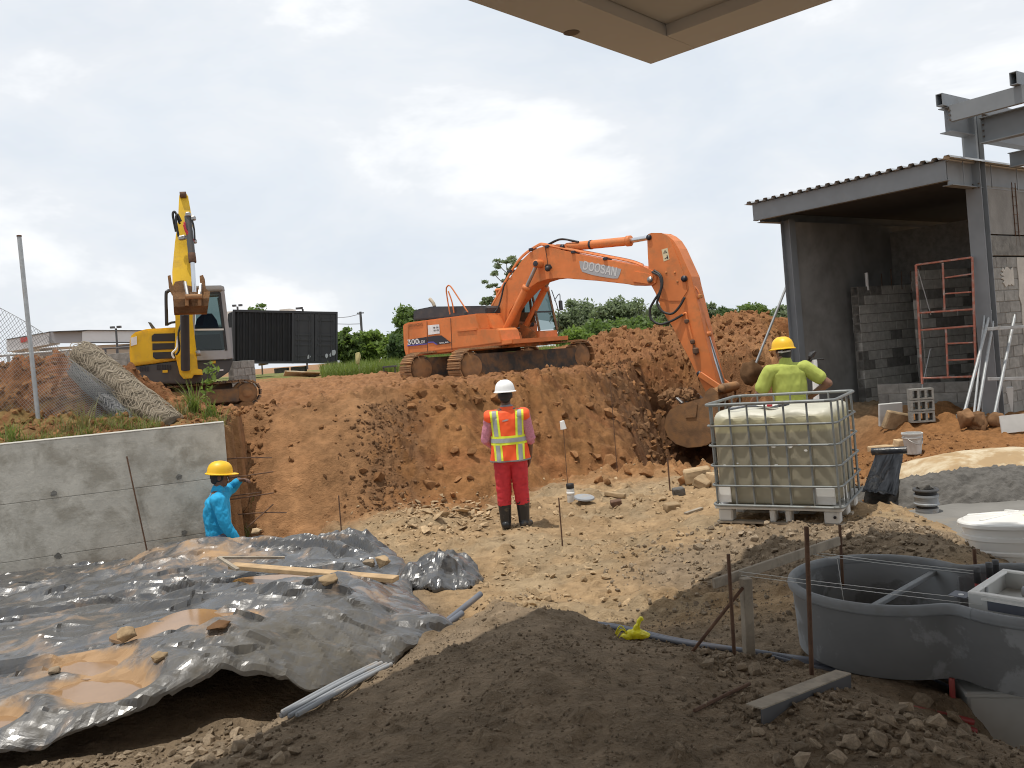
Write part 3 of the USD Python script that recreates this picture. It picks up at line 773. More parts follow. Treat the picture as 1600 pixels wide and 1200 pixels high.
# bars sticking out of the wall's end
ends = [((346, 718), (425, 715)), ((352, 748), (427, 737)), ((356, 776), (408, 769)), ((358, 781), (428, 770)), ((372, 804), (448, 801)), ((385, 825), (427, 788))]
lab = ['highest rusty bar sticking out level from the end of the concrete wall', 'rusty bar rising right beside the blue sleeved worker, at the height of his helmet', 'upper of two close rusty bars right of the blue shirt shoulder', 'lower of two close rusty bars right of the blue shirt shoulder', 'lowest level rusty bar right of the blue shirt worker, slightly bent', 'steep rusty bar crossing the lowest bar beside the worker in blue']
for k, (a, b) in enumerate(ends):
    ya = 10.15
    p0 = P(*a, 10.18) if k < 5 else P(*a, 10.0); p1 = P(*b, 10.25 if k < 5 else 10.3)
    if k < 5:
        p0 = p0 + (p0 - p1) * (0 if k > 0 else .02)
    mid = (p0 + p1) / 2 + np.array([0, 0, .012 if k in (0, 4) else 0])
    put('rebar', tube(curve([p0, mid, p1], 8), .008, 6), 'rust', True, label=lab[k], cat='rebar', group='reinforcing bars at the wall end')

# ------------------------------------------------------------------ open building at the right
G0 = -.25
ca, cb_ = P(1175, 320, 16.9), P(1478, 250, 13.7)
ZR = 4.16
ca[2] = cb_[2] = ZR
fd = (cb_ - ca) / np.linalg.norm(cb_ - ca); fl = np.linalg.norm(cb_ - ca)
rd = np.array([-fd[1], fd[0], 0.0])                   # into the building, away to the right
if rd[0] < 0: rd = -rd
bm = frame((ca[0], ca[1], G0), fd, y=None, z=(0, 0, 1))   # x along the open front, y = into the building
assert bm[:3, 1] @ rd > .99
HR = ZR - G0
bld = Thing('open_building', 'unfinished block and steel building with a corrugated roof and dark open front at the right', 'building', (ca[0], ca[1], G0), mat4=bm)
def bp(name, mesh, mat, **k):
    return bld.part(name, mesh, mat, local=True, **k)
def ibeam_x(x0, x1, y, ztop, h, wf=.16, t=.012):
    """I section along local x at y."""
    L = x1 - x0; xc = (x0 + x1) / 2
    return tm([box((L, t, h - 2 * t), (xc, y, ztop - h / 2)), box((L, wf, t), (xc, y, ztop - t / 2)), box((L, wf, t), (xc, y, ztop - h + t / 2))])
def ibeam_y(y0, y1, x, ztop, h, wf=.16, t=.012):
    L = y1 - y0; yc = (y0 + y1) / 2
    return tm([box((t, L, h - 2 * t), (x, yc, ztop - h / 2)), box((wf, L, t), (x, yc, ztop - t / 2)), box((wf, L, t), (x, yc, ztop - h + t / 2))])
FH = .34
DEP = 13.0
def inb(u, v, y=None, lx=None, ly=None):
    """Local point on plane local x = lx or local y = ly seen at the pixel."""
    inv = np.linalg.inv(bm); o = inv[:3, :3] @ (EYE - bm[:3, 3]); d = inv[:3, :3] @ ray(u, v)
    a, val = (0, lx) if lx is not None else (1, ly)
    return o + d * ((val - o[a]) / d[a])
bp('fascia_beam', [box((fl - .02, .012, FH - .03), (fl / 2, .0, HR - FH / 2)), box((fl, .12, .014), (fl / 2, .055, HR - .007)), box((fl, .12, .014), (fl / 2, .055, HR - FH + .007))], 'steel_primer')
bp('end_beam', ibeam_y(.12, DEP, fl - .06, HR + .03, FH + .10, .17), 'steel_primer')
bp('end_beam', ibeam_y(.12, DEP, .08, HR, FH + .04, .15), 'steel_primer')
for k in range(12):
    yy = .5 + k
    bp('stiffener', box((.012, .014, FH + .05), (fl + .03, yy, HR - FH / 2 - .02)), 'steel_primer')
# corrugated roofing: the sheet's wavy edge shows above the fascia
n = 640
X = np.linspace(-.12, fl + .14, n); ph = (X % .2) / .2
W = np.clip((np.abs(ph - .5) - .18) / .12, 0, 1) * .045
XX, YY = np.meshgrid(X, np.array([-.10, .2, 2.0, DEP]), indexing='ij')
top = grid_mesh(XX, YY, HR + .012 + np.repeat(W[:, None], 4, 1) + YY * 0)
bot = grid_mesh(XX, YY, HR + .008 + np.repeat(W[:, None], 4, 1) + YY * 0); bot.invert()
bp('roof_sheet', [top, bot], 'roof_sheet')
for k in range(4):
    bp('purlin', box((fl - .2, .06, .14), (fl / 2 - .03, 1.3 + k * 2.2, HR - .085)), 'steel_primer')
# columns
lc = inb(1241, 480, lx=None, ly=.75)
bp('column', [box((.20, .012, HR - FH - .03), (lc[0], .75, (HR - FH) / 2)), box((.012, .2, HR - FH - .03), (lc[0] - .10, .75, (HR - FH) / 2)), box((.012, .2, HR - FH - .03), (lc[0] + .10, .75, (HR - FH) / 2))], 'steel_primer', label='left column under the low end of the roof')
rc = inb(1540, 480, lx=fl - .05)
ry = rc[1]
CT = inb(1530, 183, lx=fl - .05)[2]
bp('column', [box((.012, .20, CT), (fl - .05, ry, CT / 2)), box((.26, .014, CT), (fl - .05, ry - .10, CT / 2)), box((.26, .014, CT), (fl - .05, ry + .10, CT / 2))], 'steel_primer', label='tall near column rising above the roof')
for zz in np.arange(.35, FH + .1, .07):
    for s in (-.05, .05):
        bp('bolt', cyl((fl + .0 + s, ry - .112, HR - zz), (fl + s, ry - .135, HR - zz), .013, 8), 'lamp_dark')
# interior walls: left flank, back, ceiling is the roof
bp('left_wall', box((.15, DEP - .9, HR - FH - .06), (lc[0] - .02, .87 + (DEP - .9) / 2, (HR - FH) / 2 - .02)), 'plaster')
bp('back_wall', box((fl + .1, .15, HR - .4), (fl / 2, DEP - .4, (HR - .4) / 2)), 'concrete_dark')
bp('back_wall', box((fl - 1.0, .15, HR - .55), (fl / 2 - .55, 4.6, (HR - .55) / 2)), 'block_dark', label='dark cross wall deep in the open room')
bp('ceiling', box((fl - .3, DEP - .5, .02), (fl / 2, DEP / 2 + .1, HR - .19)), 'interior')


def block_wall(name, label, cat, o, d, nb, rows, mat='block', th=.15, bl=.40, bh=.20, rag=0, skip=(), toothed=False, zbase=0.0, light_end=None, group=None):
    """Masonry wall of separate hollow-block sized pieces with recessed mortar; o start point, d direction (world)."""
    d = np.asarray(d, float); d /= np.linalg.norm(d)
    m = frame((o[0], o[1], o[2]), d, z=(0, 0, 1))
    t = Thing(name, label, cat, o, mat4=m, group=group)
    ln = nb * bl
    t.part('mortar_bed', box((ln - .012 - (.2 if toothed else 0), th - .022, rows * bh - .01), (ln / 2 + (.1 if toothed else 0), 0, rows * bh / 2)), 'mortar', local=True)
    r = np.random.default_rng(len(label))
    for k in range(rows):
        off = (k % 2) * bl / 2
        x = -off if not toothed else off
        j = 0
        while x < ln - .05:
            a, b = max(x, 0), min(x + bl, ln)
            if b - a > .08 and (j, k) not in skip and not (rag and k == rows - 1 and r.random() < rag):
                g = .012
                z0 = k * bh + g / 2
                t.part('block', box((b - a - g, th + r.uniform(-.006, .006), bh - g), ((a + b) / 2, r.uniform(-.003, .003), z0 + (bh - g) / 2), bevel=.006), mat if r.random() > .25 else 'block_dark', local=True)
            x += bl; j += 1
    return t


def bw(p):  # building-local to world
    return (bm @ np.array([*p, 1.0]))[:3]


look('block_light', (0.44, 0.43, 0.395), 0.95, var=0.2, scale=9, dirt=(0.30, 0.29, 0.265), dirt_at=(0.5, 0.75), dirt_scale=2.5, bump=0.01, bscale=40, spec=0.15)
# partition 1 (toothed lit end), partition 2, the low front wall, the right outer wall
p1 = P(1349, 640, 17.8); p1[2] = G0
block_wall('block_partition', 'grey block partition with a stepped lit end, left one inside the open building', 'partition wall', p1, rd * .995 + fd * .10, 5, 13, 'block_light', th=.19)
p2 = P(1445, 640, 17.0); p2[2] = G0
block_wall('block_partition', 'grey block partition behind the red scaffold frame in the open building', 'partition wall', p2, rd * .97 + fd * .25, 6, 14, 'block_light', th=.19)
p3 = P(1488, 630, 19.2); p3[2] = G0
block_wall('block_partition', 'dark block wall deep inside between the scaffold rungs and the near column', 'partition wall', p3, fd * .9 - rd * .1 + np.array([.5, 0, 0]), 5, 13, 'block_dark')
for k, (u, dv) in enumerate(((1409, 0), (1424, 3), (1440, 0), (1378, 4), (1393, 0))):
    q = P(u, 445 + dv, 18.3)
    put('dowel_bar', tube([q - [0, 0, .1], q + [0.01, 0, .30 + .05 * (k % 3)]], .009, 6), 'rust', True, label='thin bar, %s from the left end, standing on the left block partition' % ('third', 'fourth', 'last', 'first', 'second')[k], cat='rebar', group='bars on top of the left block partition')
q = P(1355, 445, 17.9)
put('white_pipe', tube([q - [0, 0, .12], q + [0, 0, .26]], .035, 10), 'white_paint', True, label='short white plastic pipe standing on the stepped end of the block partition', cat='pipe')
a0, a1 = P(1376, 655, 16.3), P(1505, 648, 15.4)
a0[2] = a1[2] = -.26
block_wall('low_block_wall', 'low three course block wall in front of the open building under the scaffold', 'wall', a0, a1 - a0, 5, 3, 'block', rag=.0)
# right outer wall, running away from the near column
ro = bw((fl - .05, ry + .16, 0)); ro[2] = G0
rw = block_wall('outer_block_wall', 'block wall partly rendered white with a dark top band, at the right edge behind the steel column', 'wall', ro, rd, 12, 14, 'block')
im = rw.inv
for (a, b, z0, z1) in ((.98, 4.8, .25, 2.76), (.35, .80, 2.30, 2.58)):
    rr = np.random.default_rng(int(z0 * 100))
    pts = []
    for s in np.linspace(0, 1, 9): pts.append((a + (b - a) * s, z0 + rr.uniform(-.05, .03)))
    for s in np.linspace(0, 1, 6): pts.append((b, z0 + (z1 - z0) * s))
    for s in np.linspace(1, 0, 9): pts.append((a + (b - a) * s, z1 + rr.uniform(-.02, .04)))
    for s in np.linspace(1, 0, 16)[1:-1]: pts.append((a + rr.uniform(-.05, .10), z0 + (z1 - z0) * s))
    fm = frame((0, -.075, 0), (1, 0, 0), z=(0, -1, 0))
    rw.part('render_patch', prism(pts, fm, -.004, .012), 'render_patch', local=True)
rw.part('bond_beam', box((4.8, .17, .36), (2.4, 0, 2.995), bevel=.01), 'concrete_dark', local=True)
up = Thing('upper_wall_panel', 'smooth pale grey concrete wall panel above the dark band, right of the steel column', 'wall', (ro[0], ro[1], 2.9), mat4=frame(bw((fl - .02, ry + .25, 0)) + np.array([0, 0, 0]), rd, z=(0, 0, 1)))
up.part('panel', box((5.0, .12, HR - FH - 3.22), (2.5, .02, 3.2 + (HR - FH - 3.22) / 2)), 'plaster', local=True)
# rebar cage and starter bars on the right wall
q0 = bw((fl - .02, ry + 1.15, 0))
cg = Thing('rebar_cage', 'small column cage of rusty bars standing on the block wall by the right edge', 'rebar cage', (*q0[:2], G0 + 3.18))
for a in (-.07, .07):
    for b in (-.05, .05):
        e = q0 + rd * (a + .1) + fd * b
        cg.part('bar', tube([[*e[:2], G0 + 3.0], [*e[:2], G0 + 4.15]], .008, 5), 'rust')
for k in range(6):
    z = G0 + 3.25 + k * .16
    c = [[*(q0 + rd * (a + .1) + fd * b)[:2], z] for a, b in ((-.08, -.06), (.08, -.06), (.08, .06), (-.08, .06), (-.08, -.06))]
    cg.part('tie', tube(c, .005, 4), 'rust')
q = q0 - rd * .55
put('starter_bar', tube([[*q[:2], G0 + 3.0], [q[0] - .05, q[1], G0 + 3.55]], .012, 6), 'rust', True, label='single rusty bar rising from the dark band left of the small rebar cage', cat='rebar')

# steel frame above the roof at the right edge
sf = Thing('steel_roof_frame', 'grey steel roof frame of beams and box purlins against the sky at the top right', 'steel frame', (*bw((fl - .05, ry, 0))[:2], ZR))
sm4 = frame(bw((fl - .05, ry, HR)), fd, z=(0, 0, 1))
def sp(name, mesh, mat, **k):
    m = tm(mesh).copy(); m.apply_transform(sm4)
    return sf.part(name, m, mat, **k)
_e = inb(1477, 195, lx=fl - .05)
CL0 = ry - _e[1]                                     # how far the top beam sticks out past the column
TZ = inb(1533, 182, lx=fl - .05)[2] + .02
CZ = -(TZ - HR) * 0
sp('girder', ibeam_x(.16, 6.0, 0, TZ - HR - .14, .44, .2), 'steel_primer')
sp('cantilever', ibeam_y(-CL0, -.12, .0, TZ - HR, .42, .2), 'steel_primer')
sp('girder', ibeam_y(.12, 6, .0, TZ - HR, .46, .2), 'steel_primer')
sp('edge_channel', [box((6.0, .012, .27), (3.1, -CL0 - .02, TZ - HR - .13)), box((6.0, .08, .012), (3.1, -CL0 + .02, TZ - HR - .004)), box((6.0, .08, .012), (3.1, -CL0 + .02, TZ - HR - .262))], 'steel_primer')
for xx in (.0, 1.15, 2.3, 3.45):
    y0, y1 = -CL0 - .14, 5.5
    L, yc = y1 - y0, (y0 + y1) / 2
    sp('box_purlin', [box((.012, L, .2), (xx - .05, yc, TZ - HR + .115)), box((.012, L, .2), (xx + .05, yc, TZ - HR + .115)), box((.088, L, .012), (xx, yc, TZ - HR + .209)), box((.088, L, .012), (xx, yc, TZ - HR + .021))], 'steel_primer')
for zz in (.08, .16, .24):
    sp('bolt', cyl((.10, -CL0 - .03, TZ - HR - zz), (.10, -CL0 - .045, TZ - HR - zz), .018, 8), 'lamp_dark')
for zz in (.06, .16, .26, .36, .46):
    sp('bolt', cyl((.2, -.01, TZ - HR - zz), (.2, -.03, TZ - HR - zz), .016, 8), 'lamp_dark')
sp('low_girder', ibeam_x(.2, 6.0, .9, .22, .26, .16), 'steel_primer')

# ------------------------------------------------------------------ scaffold frame, props, rails in front of the building
def lineparts(t, name, segs, r, mat, n=8):
    for a, b in segs:
        t.part(name, cyl(a, b, r, n), mat, True)
SY = (15.0, 14.3)
def S(u, v):
    f = (u - 1433) / 90.0
    return P(u, v, SY[0] + (SY[1] - SY[0]) * f)
sc = Thing('scaffold_frame', 'rusty red tubular scaffold frame with short ladder rungs standing before the dark opening', 'scaffold', S(1440, 640))
pl0, pl1 = S(1431, 414), S(1441, 600); pr0, pr1 = S(1519, 402), S(1525, 586)
L = lambda a, b, s: a + (b - a) * s
sc.part('post', cyl(pl0, L(pl0, pl1, 1.0), .021, 10), 'scaffold_red', True)
sc.part('post', cyl(pr0, L(pr0, pr1, 1.0), .021, 10), 'scaffold_red', True)
for a, b in (((1431, 414), (1519, 402)), ((1436, 489), (1521, 483)), ((1437, 516), (1522, 509)), ((1440, 591), (1525, 588))):
    sc.part('ledger', cyl(S(*a), S(*b), .018, 10), 'scaffold_red', True)
for a, b in (((1473, 411), (1476, 485)), ((1478, 513), (1481, 588))):
    sc.part('ladder_post', cyl(S(*a), S(*b), .018, 10), 'scaffold_red', True)
for a, b in (((1477, 434), (1518, 428)), ((1477, 459), (1518, 456)), ((1480, 537), (1521, 535)), ((1481, 563), (1523, 561))):
    sc.part('rung', cyl(S(*a), S(*b), .014, 8), 'scaffold_red', True)
sc.part('leg_jack', cyl(S(1441, 598), S(1442, 646), .013, 8), 'galvanised', True)
sc.part('brace', cyl(S(1436, 420) + [0, .05, 0], S(1477, 490) + [0, .5, 0], .008, 6), 'galvanised', True)
sc.part('brace', cyl(S(1444, 600) + [0, .05, 0], S(1476, 545) + [0, .5, 0], .008, 6), 'galvanised', True)

props = [((1547, 488), (1505, 652), 'steel_prop', 'leftmost of the pale steel props leaning at the near column, leaning right'), ((1538, 495), (1521, 655), 'steel_prop', 'thin pale prop standing just right of the leftmost leaning prop'), ((1551, 505), (1525, 662), 'steel_prop', 'middle bright steel prop leaning right against the near column'), ((1585, 495), (1552, 658), 'steel_prop', 'rightmost pale steel prop, leaning alone before the block wall')]
for k, (a, b, n_, lb) in enumerate(props):
    yb = 13.6; yt = 14.3
    p0, p1 = P(*b, yb), P(*a, yt)
    t = Thing('steel_prop', lb, 'prop', p0, group='steel props leaning by the near column')
    t.part('tube', cyl(p0, p1, .026 if k != 1 else .02, 10), 'galvanised', True)
    t.part('inner_tube', cyl(p1 - (p1 - p0) * .02, p1 + (p1 - p0) * .02, .018, 10), 'galvanised', True)
    t.part('soil_clump', xm := (lambda q: (q.apply_translation(p0 + [0.02, -.02, -.02]), q)[1])(rock(60 + k, (.34, .3, .36), 20, .09, 2)), 'dark_clod', True)
for k, (a, b, lb) in enumerate((((1543, 514), (1625, 509), 'upper pale metal rail fixed level across the block wall at the right edge'), ((1543, 592), (1625, 591), 'lower pale metal rail fixed level across the block wall at the right edge'))):
    put('metal_rail', bar(P(*a, 13.9), P(*b, 13.9), .03, .055, bevel=.004), 'galvanised', label=lb, cat='rail')
wp = P(1603, 678, 12.9)
put('white_board', prism([(0, 0), (.75, .02), (.74, .29), (.02, .28)], frame(P(1565, 678, 12.9) , (1, .05, .0), z=(0, -1, .25)), 0, .02), 'board', label='pale board lying against the wall foot at the right edge', cat='board')

# hollow blocks stacked near the scaffold foot
def hollow_block(m):
    return [box((.39, .19, .03), (0, 0, .08), m), box((.39, .19, .03), (0, 0, -.08), m)] + [box((.035, .19, .13), (x, 0, 0), m) for x in (-.1775, -.06, .06, .1775)]
hb = on(1441, 666, 14.6)
lbs = ['lowest hollow grey block of the short stack below the scaffold', 'middle hollow grey block of the short stack below the scaffold', 'top hollow grey block of the short stack below the scaffold']
for k in range(3):
    q = hb + np.array([rnd.uniform(-.03, .03), 0, .06 + k * .2])
    t = Thing('hollow_block', lbs[k], 'concrete block', q - [0, 0, .1], group='hollow blocks stacked under the scaffold')
    t.part('block', hollow_block(frame(q, (1, -.15, 0), z=(0, 0, 1))), 'block')
for k, (u, v, lb) in enumerate(((1516, 655, 'hollow grey block lying between the leaning props and the low wall'), (1533, 657, 'hollow grey block half hidden behind the middle leaning prop'))):
    q = P(u, v, 14.4)
    t = Thing('hollow_block', lb, 'concrete block', q)
    t.part('block', hollow_block(frame(q, (1, -.1, 0), z=(0, 0, 1))), 'block')
q = hit(1398, 668) + np.array([0, 0, .02])
put('stone_slab', box((.5, .12, .34), (0, 0, .1), xf(q, (.3, .25, .3)), .02), 'tan_rock', label='pale broken slab tilted on the soil left of the hollow block stack', cat='slab')
put('square_sheet', box((.45, .06, .42), (0, 0, .15), xf(on(1390, 640, 15.2), (.1, 0, .1)), .01), 'board', label='pale square sheet standing against the low block wall left of the slab', cat='panel')
put('square_sheet', box((.55, .05, .45), (0, 0, .2), xf(on(1558, 640, 14.6), (.15, 0, .05)), .01), 'board', label='pale square sheet standing behind the props before the block wall', cat='panel')

# leaning pole left of the building
lp0, lp1 = P(1178, 576, 19.6), P(1229, 447, 19.9)
t = Thing('leaning_prop', 'grey prop with a dark soil clod on its foot, leaning left of the open building', 'prop', lp0)
t.part('tube', cyl(lp0, lp1, .03, 10), 'galvanised', True)
q = rock(77, (.55, .5, .6), 22, .1, 2); q.apply_translation(lp0 + [-.05, 0, -.1])
t.part('soil_clump', q, 'dark_clod', True)
# white pipe post with dark cap behind the lime shirt
q0, q1 = P(1275, 640, 11.5), P(1272, 562, 11.5)
t = Thing('pipe_post', 'white pipe post wrapped in black at the top, right of the lime shirt worker', 'post', q0)
t.part('pipe', cyl(q0 - [0, 0, .6], q1, .04, 12), 'white_paint', True)
q = rock(78, (.17, .15, .16), 16, .1, 2); q.apply_translation(q1 + [0, 0, .04]); t.part('cap_wrap', [q, box((.16, .05, .02), q1 + [.05, 0, -.0]), box((.14, .03, .02), q1 + [-.06, 0, -.01])], 'black_wrap', True)

# ------------------------------------------------------------------ background: container, blocks, walls, warehouse, lamp posts, fence
CY = 43.0
c0, c1 = P(478, 565, 41.6), P(527, 567, CY)          # door end, right half
# container: right door end faces us, long side runs away to the left
dL, dR = P(459, 572, CY), P(527, 568, 42.0)
dd = (dR - dL); dd[2] = 0; wdt = 2.44
dd /= np.linalg.norm(dd)
side_dir = np.array([-dd[1], dd[0], 0])
ZB = P(500, 570, 42.5)[2]
co = P(527, 569, 42.0); co[2] = ZB
fdir = np.array([-.906, -.423, .075])
fdir /= np.linalg.norm(fdir)
cm2 = frame(co, fdir, z=(.07, 0, 1))                   # x to the left along the visible face, y... into depth is -y
CH, CL = 2.62, 5.05
ct = Thing('shipping_container', 'black corrugated shipping container raised on blocks beyond the excavators', 'container', co, mat4=cm2)
inside = -1 if cm2[:3, 1][1] < 0 else 1
# corrugated side (left part) and two doors (right part)
n = 240
X = np.linspace(2.25, CL, n); ph = ((X - 2.25) % .27) / .27
D = np.clip((np.abs(ph - .5) - .16) / .12, 0, 1) * .05
XX, ZZ = np.meshgrid(X, np.array([.12, CH - .1]), indexing='ij')
g = grid_mesh(XX, np.repeat((D * inside + .02 * inside)[:, None], 2, 1), ZZ)
g2 = g.copy(); g2.invert()
ct.part('corrugated_side', [g, g2], 'container_black', local=True)
ct.part('body', box((CL - .1, 2.2, CH - .1), (CL / 2, inside * 1.25, CH / 2)), 'container_black', local=True)
for a, b in ((.06, 1.12), (1.16, 2.2)):
    ct.part('door', [box((b - a, .05, CH - .25), ((a + b) / 2, inside * .04, CH / 2))] + [box((b - a - .25, .03, .13), ((a + b) / 2, inside * .008, z), bevel=.012) for z in (.4, .95, 1.2, 1.45, 2.2)], 'container_black', local=True)
for x in (.3, .85, 1.4, 1.95):
    ct.part('lock_rod', cyl((x, -inside * .03, .15), (x, -inside * .03, CH - .15), .02, 8), 'container_black', True, local=True)
for x in (.03, 2.22, CL - .03):
    ct.part('corner_post', box((.09, .12, CH), (x, inside * .03, CH / 2)), 'container_black', local=True)
for z in (.06, CH - .05):
    ct.part('rail', box((CL, .10, .11), (CL / 2, inside * .03, z)), 'container_black', local=True)
# end side seen obliquely at its left
X = np.linspace(0, 2.3, 90); ph = (X % .27) / .27; D = np.clip((np.abs(ph - .5) - .16) / .12, 0, 1) * .05
XX, ZZ = np.meshgrid(X, np.array([.12, CH - .1]), indexing='ij')
g = grid_mesh(CL + .0 - np.repeat(D[:, None], 2, 1), XX * inside, ZZ); g2 = g.copy(); g2.invert()
ct.part('corrugated_end', [g, g2], 'container_black', local=True)
for k, (u, v, w_) in enumerate(((477, 557, .1), (507, 556, .1), (514, 555, .08), (518, 551, .14))):
    q = np.linalg.inv(cm2) @ np.array([*P(u, v, 42.2), 1]); q[1] = -inside * .012
    a = np.linspace(0, 2 * math.pi, 9)[:-1]
    ct.part('paint_scuff', prism([(math.cos(t_) * w_ * rnd.uniform(.6, 1.2), math.sin(t_) * w_ * 1.3 * rnd.uniform(.6, 1.2)) for t_ in a], frame(q[:3], (1, 0, 0), z=(0, -inside, 0)), 0, .01), 'decal_grey', local=True)
for k, (u, v, w_, lb) in enumerate(((465, 582, .55, 'grey block pier under the middle of the black container'), (523, 580, .34, 'round grey pier under the right corner of the black container'), (438, 583, .5, 'dim block pier in shade under the left half of the black container'))):
    q = P(u, v, 42.3)
    h = ZB - q[2]
    if k == 1:
        m_ = lathe([(0, 0), (w_ / 2, 0), (w_ / 2, h - .01), (0, h - .01)], 20, xf(q + [0, .2, -.3 + .3]))
    else:
        m_ = box((w_ * 1.3, .5, h - .01), (0, .3, h / 2), xf(q), .02)
    put('container_pier', m_, 'block', label=lb, cat='pier')
q = P(472, 590, 36.0)
put('tilted_board', box((1.5, .7, .06), (0, 0, 0), xf(q + [0, 0, .16], (-.28, .12, .35)), .01), 'sand_sheet', label='pale board tilted on the red soil in front of the container', cat='board')
q = P(428, 570, 41.5)
put('timber_offcut', bar(P(405, 570, 41.6), P(418, 568, 41.6), .25, .1), 'wood', label='small pale timber end poking out under the left of the container', cat='timber')
q = P(367, 520, 46.0)
put('white_cabin', box((1.6, 3, 2.0), (-.9, 1.5, 1.0), xf(P(374, 560, 46)), .03), 'far_white', label='white cabin wall glimpsed between the grey cab and the black container', cat='cabin')
# low block walls behind the yellow machine
q0, q1 = P(362, 598, 21.5), P(405, 596, 22.5)
q0[2] = q1[2] = .85
block_wall('low_grey_wall', 'grey block wall right of the yellow excavator in front of the black container', 'wall', q0, q1 - q0, 3, 5, 'block', th=.2, bl=.28)
q0, q1 = P(120, 590, 25.0), P(240, 590, 25.0)
q0[2] = q1[2] = .8
block_wall('low_grey_wall', 'dull grey block wall left of the yellow excavator behind the wire rolls', 'wall', q0, q1 - q0, 6, 8, 'block', th=.2)

# far warehouse
WY = 85.0
wz = lambda u, v, y=WY: P(u, v, y)
wh = Thing('warehouse', 'long white flat roofed warehouse far behind the left soil heap', 'warehouse', wz(100, 560))
def facade(name, uvs, y0, y1, mat, parent=None):
    fm = frame((0, y0, 0), (1, 0, 0), z=(0, -1, 0))
    pts = [(P(u, v, y0)[0], P(u, v, y0)[2]) for u, v in uvs]
    return wh.part(name, prism(pts, fm, -(y1 - y0), 0), mat)
facade('wall', [(20, 575), (20, 548), (75, 543), (205, 537), (240, 537), (240, 575)], WY, WY + 14, 'far_cream')
facade('fascia', [(10.5, 550), (10, 531), (76, 519.5), (76, 538)], WY - 2.2, WY - .1, 'far_white')
facade('fascia', [(76.3, 536), (76.3, 519), (128, 518), (128, 536)], WY - 2.0, WY - .1, 'far_grey')
facade('fascia', [(128.3, 534.5), (128.3, 518), (137, 516.6), (240, 517), (240, 534.5)], WY - 2.6, WY - .1, 'far_white')
facade('roof_trim', [(10, 531), (10, 529.8), (76, 518.3), (76, 519.4)], WY - 2.3, WY - .2, 'machine_grey')
facade('roof_trim', [(76, 519), (76, 517.8), (137, 515.4), (240, 515.8), (240, 516.9), (137, 516.5)], WY - 2.8, WY - .2, 'machine_grey')
facade('lower_trim', [(128, 536), (128, 534.6), (240, 534.6), (240, 536)], WY - 2.7, WY - .3, 'machine_grey')
facade('sign_board', [(32, 535.5), (32, 528), (45, 525.5), (45, 533)], WY - 2.35, WY - 2.22, 'decal_red')
facade('window', [(24, 556), (24, 549.5), (38, 548), (38, 556)], WY - .06, WY - .001, 'far_grey')
facade('window', [(62, 556), (62, 546), (81, 544), (81, 556)], WY - .06, WY - .001, 'far_grey')
facade('shed_roof', [(183, 546), (183, 541), (205, 537), (225, 536), (225, 546)], WY - 9, WY - 4, 'machine_grey')
# lamp posts
for k, (u, v0, v1, y, lb) in enumerate(((181, 513, 548, 70, 'thin dark lamp post in front of the white warehouse'), (371, 479, 520, 75, 'thin dark lamp post left of the black container'), (473, 483, 500, 75, 'dark lamp post top showing above the black container'))):
    p0, p1 = P(u + (v1 - v0) * .07, v1, y), P(u, v0, y)
    p0 = np.array([p1[0], y, 1.0])
    t = Thing('lamp_post', lb, 'lamp post', p0)
    t.part('pole', cyl(p0, p1, .09, 8), 'machine_grey', True)
    for dx in ((-.28, .28) if k < 2 else (-.3,)):
        t.part('lamp_head', box((.3 if k < 2 else .6, .3, .18), p1 + [dx, 0, .1]), 'machine_grey')
q = P(563, 487, 60); b = np.array([P(565, 520, 60)[0], 60, 1.2])
t = Thing('utility_pole', 'thin utility pole carrying wires right of the black container', 'utility pole', b)
t.part('pole', cyl(b, q, .09, 8), 'machine_grey', True)
t.part('crossarm', bar(q + [-.25, 0, -.1], q + [.25, 0, -.1], .08), 'machine_grey')
put('power_line', [tube([P(523, 497, 62), P(545, 495, 61), P(563, 490.5, 60)], .02, 4), tube([P(523, 506, 62), P(545, 506.5, 61), P(563, 506, 60)], .02, 4)], 'machine_grey', label='thin wires running from the utility pole to the container', cat='wire')
put('far_cabin', box((1.0, 2, .9), (0, 0, 0), xf(P(450, 491, 78))), 'far_cream', label='small pale roof block peeping above the black container', cat='roof block')
put('far_cabin', box((.8, 2, 2.2), (0, 0, 0), xf(P(364, 505, 80))), 'far_cream', label='small pale building behind the cab, left of the lamp post', cat='building')
# grass-side posts
for k, (u, v, lb) in enumerate(((608, 578, 'small dark bench like frame standing in the grass left of the orange tracks'),)):
    q = P(u, v, 30)
    t = Thing('metal_trestle', lb, 'trestle', q)
    t.part('top', box((.5, .2, .06), q + [.03, 0, .12]), 'machine_grey')
    t.part('leg', cyl(q + [-.15, 0, -.35], q + [-.2, 0, .1], .025, 6), 'machine_grey')
    t.part('leg', cyl(q + [.2, 0, -.35], q + [.22, 0, .1], .025, 6), 'machine_grey')
q = P(563, 584, 34)
t = Thing('dry_weed_stalk', 'dry pale weed stalk standing at the edge of the bright grass', 'plant', q)
t.part('stem', cyl(q - [0, 0, .2], q + [-.05, 0, .55], .02, 6), 'dry_grass')
r_ = rock(91, (.35, .3, .55), 14, .1, 1); r_.apply_translation(q + [-.06, 0, .65]); t.part('seed_head', r_, 'dry_grass', True)

